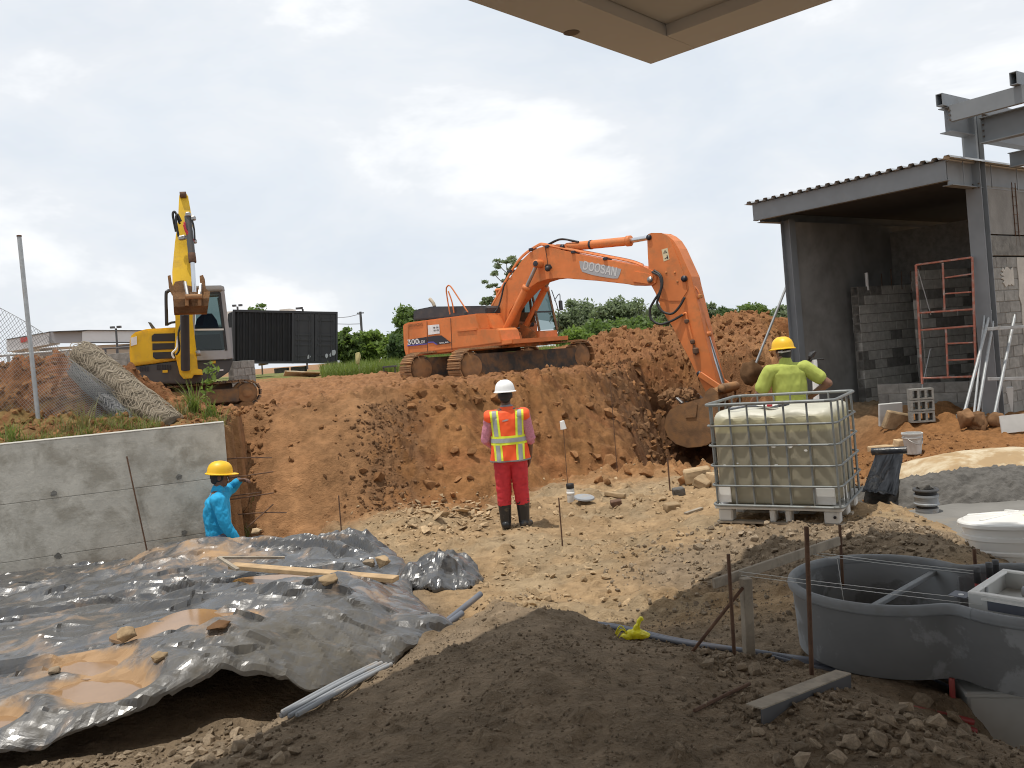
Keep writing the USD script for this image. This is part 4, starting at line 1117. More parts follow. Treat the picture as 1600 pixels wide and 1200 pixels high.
# chain link fence, its pole, the rail and the two rolls
def diamond_sheet(f, nu, nv, r, name_n=3):
    """Wires of a chain link sheet: f(a, b) gives points, zigzags in both diagonals."""
    curves = []
    for k in range(-nv, nu):
        for s in (1, -1):
            pts = []
            for j in range(nv + 1):
                a = (k + j) if s > 0 else (k + nv - j)
                if 0 <= a <= nu:
                    pts.append(f(a / nu, j / nv))
            if len(pts) > 1:
                curves.append(np.array(pts))
    return curves
def put_curves(name, curves, width, mat, parent, inv=None):
    p = path_for(parent, name)
    c = UsdGeom.BasisCurves.Define(stage, p)
    pts = np.concatenate(curves)
    if inv is not None:
        pts = pts @ inv[:3, :3].T + inv[:3, 3]
    c.CreateTypeAttr('linear'); c.CreateWrapAttr('nonperiodic')
    c.CreateCurveVertexCountsAttr(Vt.IntArray([len(q) for q in curves]))
    c.CreatePointsAttr(Vt.Vec3fArray.FromNumpy(pts.astype(np.float32)))
    c.CreateWidthsAttr(Vt.FloatArray([width])); c.SetWidthsInterpolation('constant')
    UsdShade.MaterialBindingAPI.Apply(c.GetPrim()).Bind(LOOK[mat])
    return p
pp0, pp1 = P(64, 690, 10.5), P(30, 370, 10.7)
t = Thing('fence_post', 'tall leaning grey steel fence post rising above the soil heap at the left', 'fence post', pp0)
t.part('tube', cyl(pp0 - [0, 0, .2], pp1, .027, 12), 'galvanised', True)
t.part('cap', cyl(pp1, pp1 + [0, 0, .02], .03, 12), 'rust', True)
t = Thing('chain_link_fence', 'sagging chain link mesh hanging from the leaning post over the soil heap', 'fence', P(60, 680, 10.55))
def fs(a, b):
    u = -30 + a * 285
    vt = np.interp(u, [-30, 0, 30, 45, 75, 110, 255], [468, 481, 497, 506, 525, 562, 665])
    vb = np.interp(u, [-30, 0, 64, 200, 255], [684, 686, 682, 672, 666])
    v = vt + (vb - vt) * (b ** .9)
    y = 10.62 + .35 * math.sin(math.pi * min(1, a * 1.1)) * (1 - b) * .8 + .04 * math.sin(a * 17 + b * 5)
    return P(u, v, y)
put_curves('mesh', diamond_sheet(fs, 46, 26, .003), .0045, 'chain_wire', t.path, t.inv)
top = np.array([fs(a, 0) for a in np.linspace(0, 1, 60)])
put_curves('top_wire', [top], .007, 'chain_wire', t.path, t.inv)
q0, q1 = P(-40, 559, 19), P(112, 547, 20)
t = Thing('pipe_fence', 'thin grey pipe rail with a post behind the left soil heap', 'fence', q0)
t.part('rail', cyl(q0, q1, .03, 8), 'galvanised', True)
for u, v in ((13, 555), (105, 548)):
    a = P(u, v, 19.2); t.part('post', cyl(a + [0, 0, .02], [a[0], a[1], .8], .035, 8), 'galvanised', True)
q0, q1 = P(160, 545, 32), P(205, 542, 32)
t = Thing('pipe_fence', 'short dark pipe rail just left of the yellow counterweight', 'fence', q0)
t.part('rail', cyl(q0, q1, .035, 6), 'machine_grey', True)
for s in (.1, .5):
    a = q0 + (q1 - q0) * s; t.part('post', cyl(a, a - [0, 0, .6], .04, 6), 'machine_grey', True)

look('roll_core', (0.17, 0.14, 0.10), 0.9, var=0.35, scale=30)
def roll(name, label, u0v0, u1v1, y0, y1, r, turns, mat, core):
    a, b = P(*u0v0, y0), P(*u1v1, y1)
    t = Thing(name, label, 'wire mesh roll', b)
    m = frame(a, b - a, z=(0, 0, 1)); L_ = np.linalg.norm(b - a)
    cs = []
    for layer, rr in enumerate((r, r * .93, r * .84)):
        n = int(turns)
        if layer == 0:
            for k in range(n):
                x0 = L_ * k / n
                aa = np.linspace(0, 2 * math.pi, 17)
                wob = 1 + .06 * np.sin(aa * 3 + k * .3)
                cs.append(np.stack([x0 + .03 * np.sin(aa * 2 + k) + .045 * (((np.arange(17)) % 2) - .5), rr * wob * np.cos(aa), rr * wob * np.sin(aa) * .95], 1))
        for k in range(9):
            for s_ in (-1, 1):
                xx = np.linspace(0, L_, 90); aa = 2 * math.pi * k / 9 + s_ * xx * .62 / rr * .55 + layer
                wob = 1 + .05 * np.sin(xx * 5 + layer)
                cs.append(np.stack([xx, rr * wob * np.cos(aa), rr * .95 * wob * np.sin(aa)], 1))
    n_h = int(turns)
    cs = [c @ m[:3, :3].T + m[:3, 3] for c in cs]
    put_curves('hoop_wire', cs[:n_h], .010, mat, t.path, t.inv)
    put_curves('mesh_wire', cs[n_h:], .0055, mat, t.path, t.inv)
    t.part('inner_wraps', [tube(np.stack([np.linspace(0, L_, 12), 0 * np.linspace(0, 1, 12), 0 * np.linspace(0, 1, 12)], 1) @ m[:3, :3].T + m[:3, 3], r * .84, 16)], core, True)
roll('wire_mesh_roll', 'thick tan roll of chain link mesh sloping down to the concrete wall', (128, 553), (268, 668), 11.4, 10.5, .205, 46, 'chain_tan', 'roll_core')
roll('wire_mesh_roll', 'thinner dark grey roll of chain link mesh lying left of the tan roll', (117, 578), (222, 678), 11.2, 10.4, .105, 34, 'chain_grey', 'chain_dark')

# ------------------------------------------------------------------ orange excavator
PHI = math.radians(40)
OC = np.array([-.46, 26.2, .80])
of = np.array([math.cos(PHI), -math.sin(PHI), .012]); of /= np.linalg.norm(of)
OB = frame(OC, of, z=(0, 0, 1))          # x forward, y left (far side), z up
OI = np.linalg.inv(OB)
ex = Thing('orange_excavator', 'large orange tracked excavator with its boom arched over the red bank, bucket digging', 'excavator', OC, mat4=OB)


def onp(u, v, b):
    """Local point on the plane y = b of the excavator's upper body at a pixel."""
    o = OI[:3, :3] @ EYE + OI[:3, 3]; d = OI[:3, :3] @ ray(u, v)
    return o + d * ((b - o[1]) / d[1])


def oline(pts, b):
    return np.array([onp(u, v, b) for u, v in pts])


XZ = np.array([[1, 0, 0, 0], [0, 0, -1, 0], [0, 1, 0, 0], [0, 0, 0, 1.0]])   # outline x,y -> local x,z ; extrusion -> -y


def oprism(pts, b, b0, b1, bevel=0.0):
    """Outline traced at plane b, extruded from y=b0 to y=b1."""
    q = oline(pts, b)[:, [0, 2]]
    return prism(q, XZ, -b1, -b0, bevel)


def op(name, mesh, mat, smooth=False, **k):
    return ex.part(name, mesh, mat, smooth, local=True, **k)


# upper body
hs = op('engine_house', oprism([(630, 507), (636, 504), (744, 490), (750, 513), (750, 541), (660, 552), (636, 556), (632, 545)], -1.45, -1.45, 1.35, .05), 'orange_paint')
op('counterweight', oprism([(629.2, 509), (634, 505.2), (640, 504.4), (640.5, 556.5), (634, 556.5), (631, 545)], -1.45, -1.47, 1.38, .06), 'orange_paint')
op('tool_box', oprism([(745, 514.5), (776, 513), (780, 516), (784, 531), (784, 536), (745, 541)], -1.44, -1.46, -.55, .04), 'orange_paint')
op('lower_skirt', oprism([(633, 548), (760, 533), (800, 530), (800, 537), (760, 543.5), (634, 557.5)], -1.45, -1.43, 1.33, .03), 'orange_paint')
op('engine_cover', oprism([(645, 501), (645, 486), (652, 483), (672, 479), (757, 478), (760, 481), (760, 493), (700, 497)], -.95, -.95, .95, .06), 'hood_black')
fl_ = onp(800, 533, -.4)
op('deck', box((2.7, 2.3, .16), (.25, .1, fl_[2] - .12), bevel=.02), 'muddy_orange')
op('valve_cover', oprism([(750, 492), (762, 492), (770, 513), (752, 513)], -1.0, -1.0, -.4, .03), 'orange_paint')
op('turntable', lathe([(0, .72), (.75, .72), (.75, 1.02), (0, 1.02)], 32), 'track_frame', True)
for (u0, v0, u1, v1) in ((667, 502, 668, 552), (704, 497, 706, 547)):
    a, b = onp(u0, v0, -1.46), onp(u1, v1, -1.46)
    op('panel_gap', bar(a, b, .006, .012), 'decal_dark')
a, b = onp(714, 517, -1.47), onp(745, 514, -1.47)
op('panel_rib', bar(a, b, .02, .05), 'orange_paint')
# decals on the right side
DF = -1.46
def decal(name, pts, mat, d=.0, **k):
    q = oline(pts, DF)[:, [0, 2]]
    return op(name, prism(q, XZ, -DF + d, -DF + d + .003), mat, **k)
decal('model_sticker', [(634.5, 531.5), (667, 526.3), (668, 537.6), (636.5, 540.3)], 'decal_dark', .006)
decal('model_sticker', [(668.6, 526), (682, 524.5), (690, 524), (705.6, 536), (687.6, 538), (683, 538.6), (677.5, 534.7), (668.8, 535.2)], 'decal_dark', .006)
decal('sticker_line', [(636, 539.6), (668, 536.6), (668, 537.9), (636.2, 541)], 'decal_purple', .010)
decal('sticker_line', [(668.8, 534.2), (677.6, 533.6), (684, 538), (682.5, 539), (677, 535.3), (668.8, 536)], 'decal_purple', .010)


def on_side(text, p0, p1, h, mat, b, d, name, bold=True, mono=1.0):
    """Lettering on plane y=b (facing -y) running from pixel p0 to pixel p1 along its baseline."""
    a, c = onp(*p0, b), onp(*p1, b)
    ex_ = c - a; Lw = np.linalg.norm(ex_)
    t = meshkit.text_mesh(text, h, .003, bold)
    t.apply_translation([-t.bounds[0][0], 0, 0])
    t.apply_scale([Lw / t.bounds[1][0], 1, 1])
    m = frame(a + np.array([0, -d, 0]), ex_, z=(0, -1, 0))
    t.apply_transform(m)
    return op(name, t, mat)


on_side('300', (637.5, 538.6), (655, 536.8), .155, 'decal_white', DF, .010, 'model_number')
on_side('LCV', (656, 536.7), (664.5, 535.8), .085, 'decal_white', DF, .010, 'model_number')
on_side('SOLAR', (687, 537.0), (701, 535.6), .04, 'decal_white', DF, .010, 'model_number')
decal('phone_plate', [(668.7, 508.3), (686.4, 506.8), (687.4, 521), (669.4, 523.2)], 'decal_white', .006)
on_side('78-80', (677, 513.5), (685.6, 512.6), .05, 'decal_dark', DF, .010, 'plate_text')
on_side('66-02', (678, 517.6), (686, 516.8), .05, 'decal_dark', DF, .010, 'plate_text')
on_side('MAHACIAS', (639, 511), (660.5, 508.2), .085, 'decal_brown', DF, .006, 'owner_text')
# rails, exhaust, mirror
def otube(name, pts, b, r, mat, n=6, k=24):
    q = np.array([onp(u, v, bb) for (u, v), bb in zip(pts, np.broadcast_to(b, (len(pts),)))])
    return op(name, tube(curve(q, k) if len(q) > 2 else q, r, n), mat, True)
otube('hand_rail', [(703, 491), (697.5, 456), (699, 447.5), (704, 447.5), (716, 465), (731, 488)], -1.3, .022, 'orange_paint')
otube('hand_rail', [(709.5, 489), (706, 471), (700.5, 455)], -1.0, .022, 'orange_paint')
otube('exhaust_pipe', [(679, 479), (676.5, 473), (671.5, 467)], -.1, .06, 'exhaust', 10, 10)
a = onp(728.5, 495, -1.35)
op('mirror', box((.13, .05, .32), a, bevel=.02), 'black_plastic')
otube('mirror_arm', [(729, 503), (730, 507), (739, 504)], -1.4, .014, 'black_plastic')
# cab
cz0, cz1 = fl_[2] - .05, onp(866, 440, .9)[2]
X0, X1, Y0, Y1 = -.3, 1.42, .40, 1.38
hw = cz0 + .62
op('cab_lower', [box((X1 - X0, Y1 - Y0, .30), ((X0 + X1) / 2, (Y0 + Y1) / 2, cz0 + .15), bevel=.03), box((.75, .04, .62), (X0 + .38, Y0 + .02, cz0 + .55)), box((.75, .04, .62), (X0 + .38, Y1 - .02, cz0 + .55)), box((.05, Y1 - Y0, .8), (X0 + .02, (Y0 + Y1) / 2, cz0 + .6))], 'orange_paint')
pil = [((X1, Y0 + .03, cz0 + .3), (X1 - .22, Y0 + .05, cz1 - .06)), ((X1, Y1 - .03, cz0 + .3), (X1 - .22, Y1 - .05, cz1 - .06)), ((.45, Y0 + .03, cz0 + .3), (.42, Y0 + .04, cz1 - .06)), ((.45, Y1 - .03, cz0 + .3), (.42, Y1 - .04, cz1 - .06)), ((X0 + .03, Y0 + .03, cz0 + .8), (X0 + .12, Y0 + .05, cz1 - .06)), ((X0 + .03, Y1 - .03, cz0 + .8), (X0 + .12, Y1 - .05, cz1 - .06))]
for a, b in pil:
    op('cab_pillar', bar(a, b, .065, .065, bevel=.01), 'orange_paint' if a[0] < 1 else 'muddy_steel')
op('cab_roof', box((X1 - X0 - .22, Y1 - Y0 - .02, .10), ((X0 + X1) / 2 - .08, (Y0 + Y1) / 2, cz1 - .03), bevel=.035), 'orange_paint')
def quad(a, b, c, d):
    return trimesh.Trimesh(np.array([a, b, c, d], float), [[0, 1, 2], [0, 2, 3]], process=False)
mid = .5
def lerp(a, b, t): return np.asarray(a, float) * (1 - t) + np.asarray(b, float) * t
fl0, fl1 = (X1 - .01, Y0 + .06, cz0 + .32), (X1 - .23, Y0 + .08, cz1 - .08)
fr0, fr1 = (X1 - .01, Y1 - .06, cz0 + .32), (X1 - .23, Y1 - .08, cz1 - .08)
op('windscreen', quad(lerp(fl0, fl1, .43), lerp(fr0, fr1, .43), fr1, fl1), 'cab_glass')
op('windscreen', quad(fl0, fr0, lerp(fr0, fr1, .40), lerp(fl0, fl1, .40)), 'cab_glass', label='lower pane of the front window')
op('window_bar', bar(lerp(fl0, fl1, .415), lerp(fr0, fr1, .415), .05, .05), 'black_plastic')
op('side_window', quad((.5, Y0 + .02, cz0 + .7), (X1 - .08, Y0 + .02, cz0 + .55), (X1 - .28, Y0 + .03, cz1 - .09), (.47, Y0 + .03, cz1 - .09)), 'cab_glass')
op('side_window', quad((X0 + .08, Y0 + .02, cz0 + .9), (.42, Y0 + .02, cz0 + .9), (.40, Y0 + .03, cz1 - .09), (X0 + .15, Y0 + .03, cz1 - .09)), 'cab_glass')
op('side_window', quad((X0 + .08, Y1 - .02, cz0 + .9), (X1 - .08, Y1 - .02, cz0 + .55), (X1 - .28, Y1 - .03, cz1 - .09), (X0 + .15, Y1 - .03, cz1 - .09)), 'cab_glass')
op('seat', [box((.5, .5, .14), (.45, .9, cz0 + .55), bevel=.04), box((.14, .48, .75), (.20, .9, cz0 + .95), bevel=.05)], 'interior')
op('mirror_arm', tube(curve([(X1 - .05, Y1 + .02, cz1 - .55), (X1 + .1, Y1 + .12, cz1 - .35), (X1 + .08, Y1 + .16, cz1 - .60)], 10), .014, 6), 'black_plastic', True)
op('mirror', box((.05, .18, .32), (X1 + .08, Y1 + .17, cz1 - .72), bevel=.02), 'black_plastic')
op('grab_rail', tube(curve([(X1 + .02, Y1 + .02, cz0 + .4), (X1 + .06, Y1 + .04, cz0 + .9), (X1 - .12, Y1 + .02, cz1 - .2)], 10), .014, 6), 'black_plastic', True)
# boom
BW = .30
boom_px = [(763, 503), (766, 486), (774, 470), (791, 442), (815, 407), (828, 394), (842, 387), (851, 385), (868, 388.5), (900, 396.5), (960, 408), (1008, 417.5), (1020, 424), (1026, 433), (1024.5, 442), (1018, 446.5), (1008, 446), (992, 446.5), (980, 444), (935, 439), (890, 435.5), (872, 434.5), (856, 436), (840, 441), (824, 453), (805, 473), (796, 487), (792, 505), (786, 523), (774, 525), (765, 517)]
op('boom', oprism(boom_px, -BW, -BW, BW, .012), 'orange_paint')
op('boom_plate', oprism([(990, 427), (993, 424), (1012, 427), (1021, 431), (1022, 441), (1014, 444), (990, 440.5)], -BW, -BW - .035, -BW + .01, .01), 'orange_paint')
pin = onp(1017, 437, -BW)
op('boom_pin', cyl(pin + [0, -.06, 0], [pin[0], BW + .06, pin[2]], .085, 18), 'bare_steel', True)
# plate and lettering on the boom
def onboom(name, pts, mat, d=0.0, **k):
    q = oline(pts, -BW)[:, [0, 2]]
    return op(name, prism(q, XZ, BW + d, BW + d + .003), mat, **k)
onboom('name_plate', [(905.3, 407.6), (930, 411.7), (952, 416), (971, 420.3), (968.5, 429), (965.5, 435), (958, 435.2), (940, 432.4), (925, 429.5), (910, 424.6), (906.6, 418)], 'decal_grey', .003)
on_side('DOOSAN', (911.0, 420.6), (962.5, 431.4), .235, 'decal_faded', -BW, .008, 'name_lettering')
# lines along the boom top
for k, (dy, dv) in enumerate(((-BW + .05, 0), (-BW + .13, -1.5), (.15, -2.5))):
    otube('boom_pipe', [(768, 480 + dv), (789, 442 + dv), (813, 405 + dv), (840, 385 + dv), (852, 383.5 + dv), (880, 388.5 + dv), (940, 400 + dv), (985, 409 + dv), (1005, 416 + dv)], dy, .024, 'orange_paint', 8, 60)
for (u, v) in ((858, 385.5), (899, 394), (949, 404.5), (833, 390), (800, 424)):
    q = onp(u, v, -BW + .1); op('pipe_clamp', box((.12, .30, .08), q, bevel=.01), 'decal_dark')
onboom('lamp_bracket', [(851, 417), (853, 413), (860, 413), (863, 418), (858, 422)], 'black_plastic', .003)
q = onp(857, 418, -BW - .06); op('work_lamp', lathe([(0, 0), (.07, .0), (.09, .06), (.06, .12), (0, .13)], 16, frame(q, (1, 0, 0), z=(.3, -.5, -.4))), 'black_plastic', True)
otube('lamp_cable', [(852, 388), (854, 400), (856, 414)], -BW - .01, .008, 'rubber')
otube('hose', [(744, 488), (752, 492), (766, 492.5), (777, 483), (783, 466), (787, 448), (790, 441)], [-.9, -.85, -.7, -.5, -.42, -.38, -.34], .028, 'rubber', 8, 40)
otube('hose', [(848, 387), (858, 381), (868, 376), (878, 373.5), (892, 375.5), (904, 378)], -.1, .028, 'rubber', 8, 36)
otube('hose', [(852, 387), (862, 380), (874, 374.5), (886, 374.5), (898, 378)], .08, .028, 'rubber', 8, 36)
# boom lift cylinders
for s, nm in ((-1, 'near'), (1, 'far')):
    b = s * .47
    p0 = onp(785, 525, -.47); p1 = onp(821, 452, -.47); p2 = onp(839.5, 412, -.47)
    f_ = lambda q: np.array([q[0], b, q[2]])
    op('lift_cylinder', cyl(f_(p0), f_(p1), .105, 16), 'orange_paint', True)
    op('lift_cylinder_collar', cyl(f_(p1), f_(p1) + (f_(p2) - f_(p1)) * .12, .125, 16), 'orange_paint', True)
    op('lift_rod', cyl(f_(p1), f_(p2), .055, 14), 'bare_steel', True)
    op('lift_pin', cyl([p2[0], b - s * .22, p2[2]], [p2[0], b + s * .08, p2[2]], .12, 18), 'orange_paint', True)
    op('lift_pin_cap', cyl([p2[0], b + s * .08, p2[2]], [p2[0], b + s * .095, p2[2]], .085, 18), 'decal_dark', True)
op('boom_foot', [oprism([(770, 512), (790, 506), (812, 520), (816, 536), (770, 538)], -.38, -.40, -.33), oprism([(770, 512), (790, 506), (812, 520), (816, 536), (770, 538)], -.38, .33, .40)], 'muddy_orange')
for (pts) in ([(790, 527), (797, 519), (803, 511)], [(795, 532), (800, 524), (806, 515), (812, 512)], [(800, 533), (804, 526), (809, 522)]):
    otube('hose', pts, -.2, .03, 'rubber', 6, 12)
# arm cylinder
a, b, c = onp(886, 386, 0), onp(985, 376.3, 0), onp(1012, 371.5, 0)
op('arm_cylinder', cyl(a, b, .125, 20), 'orange_paint', True)
op('arm_cylinder_collar', cyl(a + (b - a) * .95, b + (c - b) * .02, .15, 20), 'orange_paint', True)
op('cylinder_band', cyl(a + (b - a) * .38, a + (b - a) * .41, .135, 20), 'decal_dark', True)
op('arm_rod', cyl(b, c, .07, 16), 'chrome', True)
op('cylinder_mount', [oprism([(862, 389), (876, 382), (889, 382), (892, 390), (886, 393)], 0, -.20, -.14, .008), oprism([(862, 389), (876, 382), (889, 382), (892, 390), (886, 393)], 0, .14, .20, .008)], 'orange_paint')
op('mount_pin', cyl([a[0] - .02, -.23, a[2]], [a[0] - .02, .23, a[2]], .08, 14), 'decal_dark', True)
# arm (stick)
AW = .24
arm_px = [(1011, 371), (1013, 366.5), (1018, 364.5), (1035, 364.5), (1043, 368), (1052, 375.5), (1060, 388), (1070, 410), (1080, 432), (1083, 446), (1090, 474), (1097, 503), (1104, 534), (1113, 570), (1122, 603), (1121, 612), (1113, 615), (1104, 615), (1099, 606), (1088, 584), (1077, 561), (1062, 533), (1050, 510), (1040, 495), (1032, 479), (1024, 458), (1018, 447), (1014.5, 436), (1013.5, 420), (1012, 395)]
op('arm', oprism(arm_px, -AW, -AW, AW, .012), 'orange_paint')
for s in (-1, 1):
    pl = [(1011.5, 371), (1013, 366), (1018, 364), (1034, 364), (1042, 368), (1049, 377), (1058, 400), (1070, 432), (1074, 455), (1064, 470), (1046, 470), (1028, 465), (1020, 446), (1014, 425)]
    q = oline(pl, -AW)[:, [0, 2]]
    op('arm_cheek', prism(q, XZ, s * AW + (.0 if s > 0 else -.016), s * AW + (.016 if s > 0 else 0)), 'orange_paint')
op('warning_sticker', prism(oline([(1034.3, 390.2), (1043.6, 387.2), (1046.6, 405.2), (1037.6, 408.6)], -AW)[:, [0, 2]], XZ, AW + .017, AW + .020), 'decal_cream')
def onarm(pts, mat, name, d=.021):
    return op(name, prism(oline(pts, -AW)[:, [0, 2]], XZ, AW + d, AW + d + .002), mat)
onarm([(1036.8, 396.4), (1039.6, 390.6), (1043.2, 394.6)], 'decal_dark', 'sticker_mark')
onarm([(1038.6, 395.0), (1039.7, 392.6), (1041.3, 394.3)], 'decal_cream', 'sticker_mark', .024)
onarm([(1039, 404.8), (1039.4, 403.6), (1042.6, 401.6), (1042.2, 398.8), (1043.4, 398.6), (1044.8, 403), (1044, 405), (1042.5, 403.4)], 'decal_dark', 'sticker_mark')
for (u, v, r) in ((1015, 371, .10), (1070, 435.5, .11), (1094, 584, .10)):
    q = onp(u, v, -AW); op('arm_pin', cyl([q[0], -AW - .06, q[2]], [q[0], AW + .06, q[2]], r * .75, 16), 'decal_dark', True)
for (u, v) in ((1041.5, 426), (1055, 426), (1059, 440)):
    q = onp(u, v, -AW); op('bolt', cyl([q[0], -AW - .03, q[2]], [q[0], -AW, q[2]], .03, 8), 'muddy_orange', True)
# bucket cylinder and linkage
a, b, c = onp(1078, 437, 0), onp(1105.5, 526, 0), onp(1130, 602, 0)
op('bucket_cylinder', cyl(a, b, .105, 18), 'orange_paint', True)
op('bucket_cylinder_collar', cyl(a + (b - a) * .93, b, .125, 18), 'orange_paint', True)
op('bucket_rod', cyl(b, c, .062, 16), 'chrome', True)
otube('cylinder_pipe', [(1073, 462), (1081, 476), (1100, 525)], -.2, .022, 'orange_paint', 8)
otube('cylinder_pipe', [(1082, 443), (1091, 455), (1093, 464), (1089, 468)], -.12, .02, 'orange_paint', 8)
q = onp(1094, 463, -.15); op('cylinder_valve', box((.10, .12, .10), q, bevel=.02), 'muddy_orange')
for s in (-1, 1):
    p_, r_ = onp(1094, 584, -AW), onp(1128, 607, -AW)
    op('side_link', bar([p_[0], s * (AW + .05), p_[2]], [r_[0], s * (AW + .05), r_[2]], .05, .16, bevel=.015), 'orange_paint')
c2 = onp(1126, 609, 0); d2 = onp(1146, 609, 0)
op('link_tube', cyl(onp(1121, 611, -.35), onp(1121, 611, -.35) + [0, .7, 0], .11, 16), 'muddy_bucket', True)
op('link_tube', cyl(onp(1128, 607, -.4), onp(1128, 607, -.4) + [0, .8, 0], .12, 16), 'muddy_bucket', True)
otube('arm_hose', [(1019, 425), (1030, 431), (1033.5, 444), (1031, 456), (1022, 470), (1015.5, 484), (1018, 499), (1032, 506.5), (1050, 501), (1067, 491.5)], [-.30, -.36, -.38, -.40, -.42, -.42, -.42, -.40, -.36, -.28], .032, 'rubber', 8, 60)
otube('arm_hose', [(1022, 422.5), (1032, 430), (1035, 443), (1031, 459), (1027, 474), (1036, 487), (1050, 490), (1061, 480), (1070, 464.5)], [-.30, -.36, -.38, -.40, -.40, -.40, -.36, -.33, -.29], .032, 'rubber', 8, 56)
otube('arm_pipe', [(1067, 491), (1072, 489.5), (1074, 500), (1082, 532)], -AW - .04, .03, 'orange_paint', 8)
for (u, v, s_) in ((1073, 502, .12), (1082, 534, .12), (1087, 548, .16)):
    q = onp(u, v, -AW - .05); op('arm_valve', box((s_, .1, s_), q, bevel=.03), 'rust')
otube('arm_pipe', [(1084, 539), (1086, 548), (1087, 555)], -AW - .05, .025, 'rust', 8)
# bucket
BKW = .66
def arcpts(c, r, a0, a1, n): return [(c[0] + r * math.cos(a), c[1] + r * math.sin(a)) for a in np.linspace(a0, a1, n)]
bk = oline([(1104, 612), (1098, 622), (1086, 625), (1062, 632), (1047, 640), (1040, 652), (1038, 668), (1044, 684), (1056, 694), (1074, 700), (1096, 698), (1113, 690), (1122, 676), (1125, 655), (1124, 635), (1121, 612), (1113, 606)], -BKW)[:, [0, 2]]
op('bucket_side', prism(bk, XZ, BKW - .04, BKW, .008), 'muddy_bucket')
op('bucket_side', prism(bk, XZ, -BKW, -BKW + .04, .008), 'muddy_bucket')
sh = oline([(1062, 632), (1047, 640), (1040, 652), (1038, 668), (1044, 684), (1056, 694), (1074, 700), (1096, 698), (1113, 690), (1122, 676), (1125, 655), (1124, 635)], -BKW)
sh = curve(sh, 40); n_ = len(sh)
Xg = np.repeat(sh[:, 0][:, None], 2, 1); Zg = np.repeat(sh[:, 2][:, None], 2, 1); Yg = np.repeat(np.array([[-BKW + .02, BKW - .02]]), n_, 0)
g1 = grid_mesh(Xg, Yg, Zg); g2 = g1.copy(); g2.invert()
op('bucket_shell', [g1, g2], 'muddy_bucket', True)
for k in range(5):
    y_ = -BKW + .1 + k * (2 * BKW - .2) / 4
    a_ = onp(1064, 631, -BKW); b_ = onp(1054, 622, -BKW)
    op('bucket_tooth', bar([a_[0], y_, a_[2]], [b_[0], y_, b_[2]], .1, .06, bevel=.015), 'bare_steel')
for y_ in (-.3, .3):
    q = oline([(1098, 640), (1103, 612), (1110, 606), (1125, 606), (1128, 614), (1122, 640)], y_)[:, [0, 2]]
    op('bucket_ear', prism(q, XZ, -y_ - .03, -y_ + .03, .01), 'muddy_bucket')
onb = oline([(1068, 634), (1085, 628), (1090, 632), (1088, 652), (1072, 653)], -BKW)[:, [0, 2]]
op('wear_plate', prism(onb, XZ, BKW, BKW + .02, .005), 'muddy_bucket')
_lc = onp(1064, 616, 0.05)
_lr = np.random.default_rng(5); _ll = []
for _k in range(110):
    _d = _lr.normal(size=3); _d /= np.linalg.norm(_d)
    _q = rock(700 + _k % 17, (1, .9, .75), 14, .10, 1); _s = .10 + .22 * _lr.random() ** 2
    _q.apply_transform(xf((_lc[0] - .05 + _d[0] * .52, _d[1] * .5, _lc[2] - .08 + abs(_d[2]) * .30 - .1), _lr.uniform(0, 6, 3), _s)); _ll.append(_q)
_lm = tm(_ll); _lm.apply_transform(OB)
SOIL_LOAD = _lm
# undercarriage
ta, tb = P(711, 594, 23.55), P(920, 573, 27.05)
td = tb - ta; TL = np.linalg.norm(td); tdir = td / TL
tz = np.array([0, 0, 1.0])
TM = frame([ta[0], ta[1], .70], [tdir[0], tdir[1], 0], z=tz)      # x along the track, y to the far side


def track_loop(L, H, n, w, th, y, m, mat, add, lug=.03, drop=.0):
    r = H / 2
    per = 2 * (L - H) + math.pi * H
    sp_ = per / n
    for k in range(n):
        s = k * sp_
        if s < L - H: x, z, ang = r + s, H, 0
        elif s < L - H + math.pi * r: a = (s - (L - H)) / r; x, z, ang = L - r + r * math.sin(a), r + r * math.cos(a), -a
        elif s < 2 * (L - H) + math.pi * r: x, z, ang = L - r - (s - (L - H) - math.pi * r), 0, math.pi
        else: a = (s - 2 * (L - H) - math.pi * r) / r; x, z, ang = r - r * math.sin(a), r - r * math.cos(a), math.pi - a
        mm = m @ trimesh.transformations.translation_matrix([x, y, z]) @ trimesh.transformations.rotation_matrix(-ang, [0, 1, 0])
        add('track_shoe', [box((sp_ * .9, w, th), (0, 0, 0), mm), box((.03, w, lug), (-sp_ * .3, 0, th / 2 + lug / 2), mm), box((.02, w, lug * .7), (.0, 0, th / 2 + lug * .35), mm), box((.02, w, lug * .7), (sp_ * .25, 0, th / 2 + lug * .35), mm)], mat)


for y in (0, 2.55):
    def add_(n_, m_, mt, **k): ex.part(n_, m_, mt, **k)
    track_loop(TL, .98, 50, .60, .03, y, TM, 'muddy_bucket', add_)
    ex.part('track_frame', prism([(.45, .12), (TL - .45, .12), (TL - .3, .45), (TL - .5, .78), (.6, .84), (.3, .5)], TM @ np.array([[1, 0, 0, 0], [0, 0, -1, y], [0, 1, 0, 0], [0, 0, 0, 1.0]]), -.22, .24, .02), 'track_frame')
    for x in (.50, TL - .50):
        ex.part('wheel', lathe([(0, -.27), (.30, -.27), (.36, -.2), (.42, -.2), (.42, .2), (.36, .2), (.30, .26), (0, .26)], 28, TM @ np.array([[1, 0, 0, x], [0, 0, 1, y], [0, -1, 0, .49], [0, 0, 0, 1.0]])), 'muddy_bucket', True)
    for x in np.linspace(1.1, TL - 1.1, 7):
        ex.part('roller', lathe([(0, -.25), (.10, -.25), (.11, .25), (0, .25)], 14, TM @ np.array([[1, 0, 0, x], [0, 0, 1, y], [0, -1, 0, .13], [0, 0, 0, 1.0]])), 'track_frame', True)
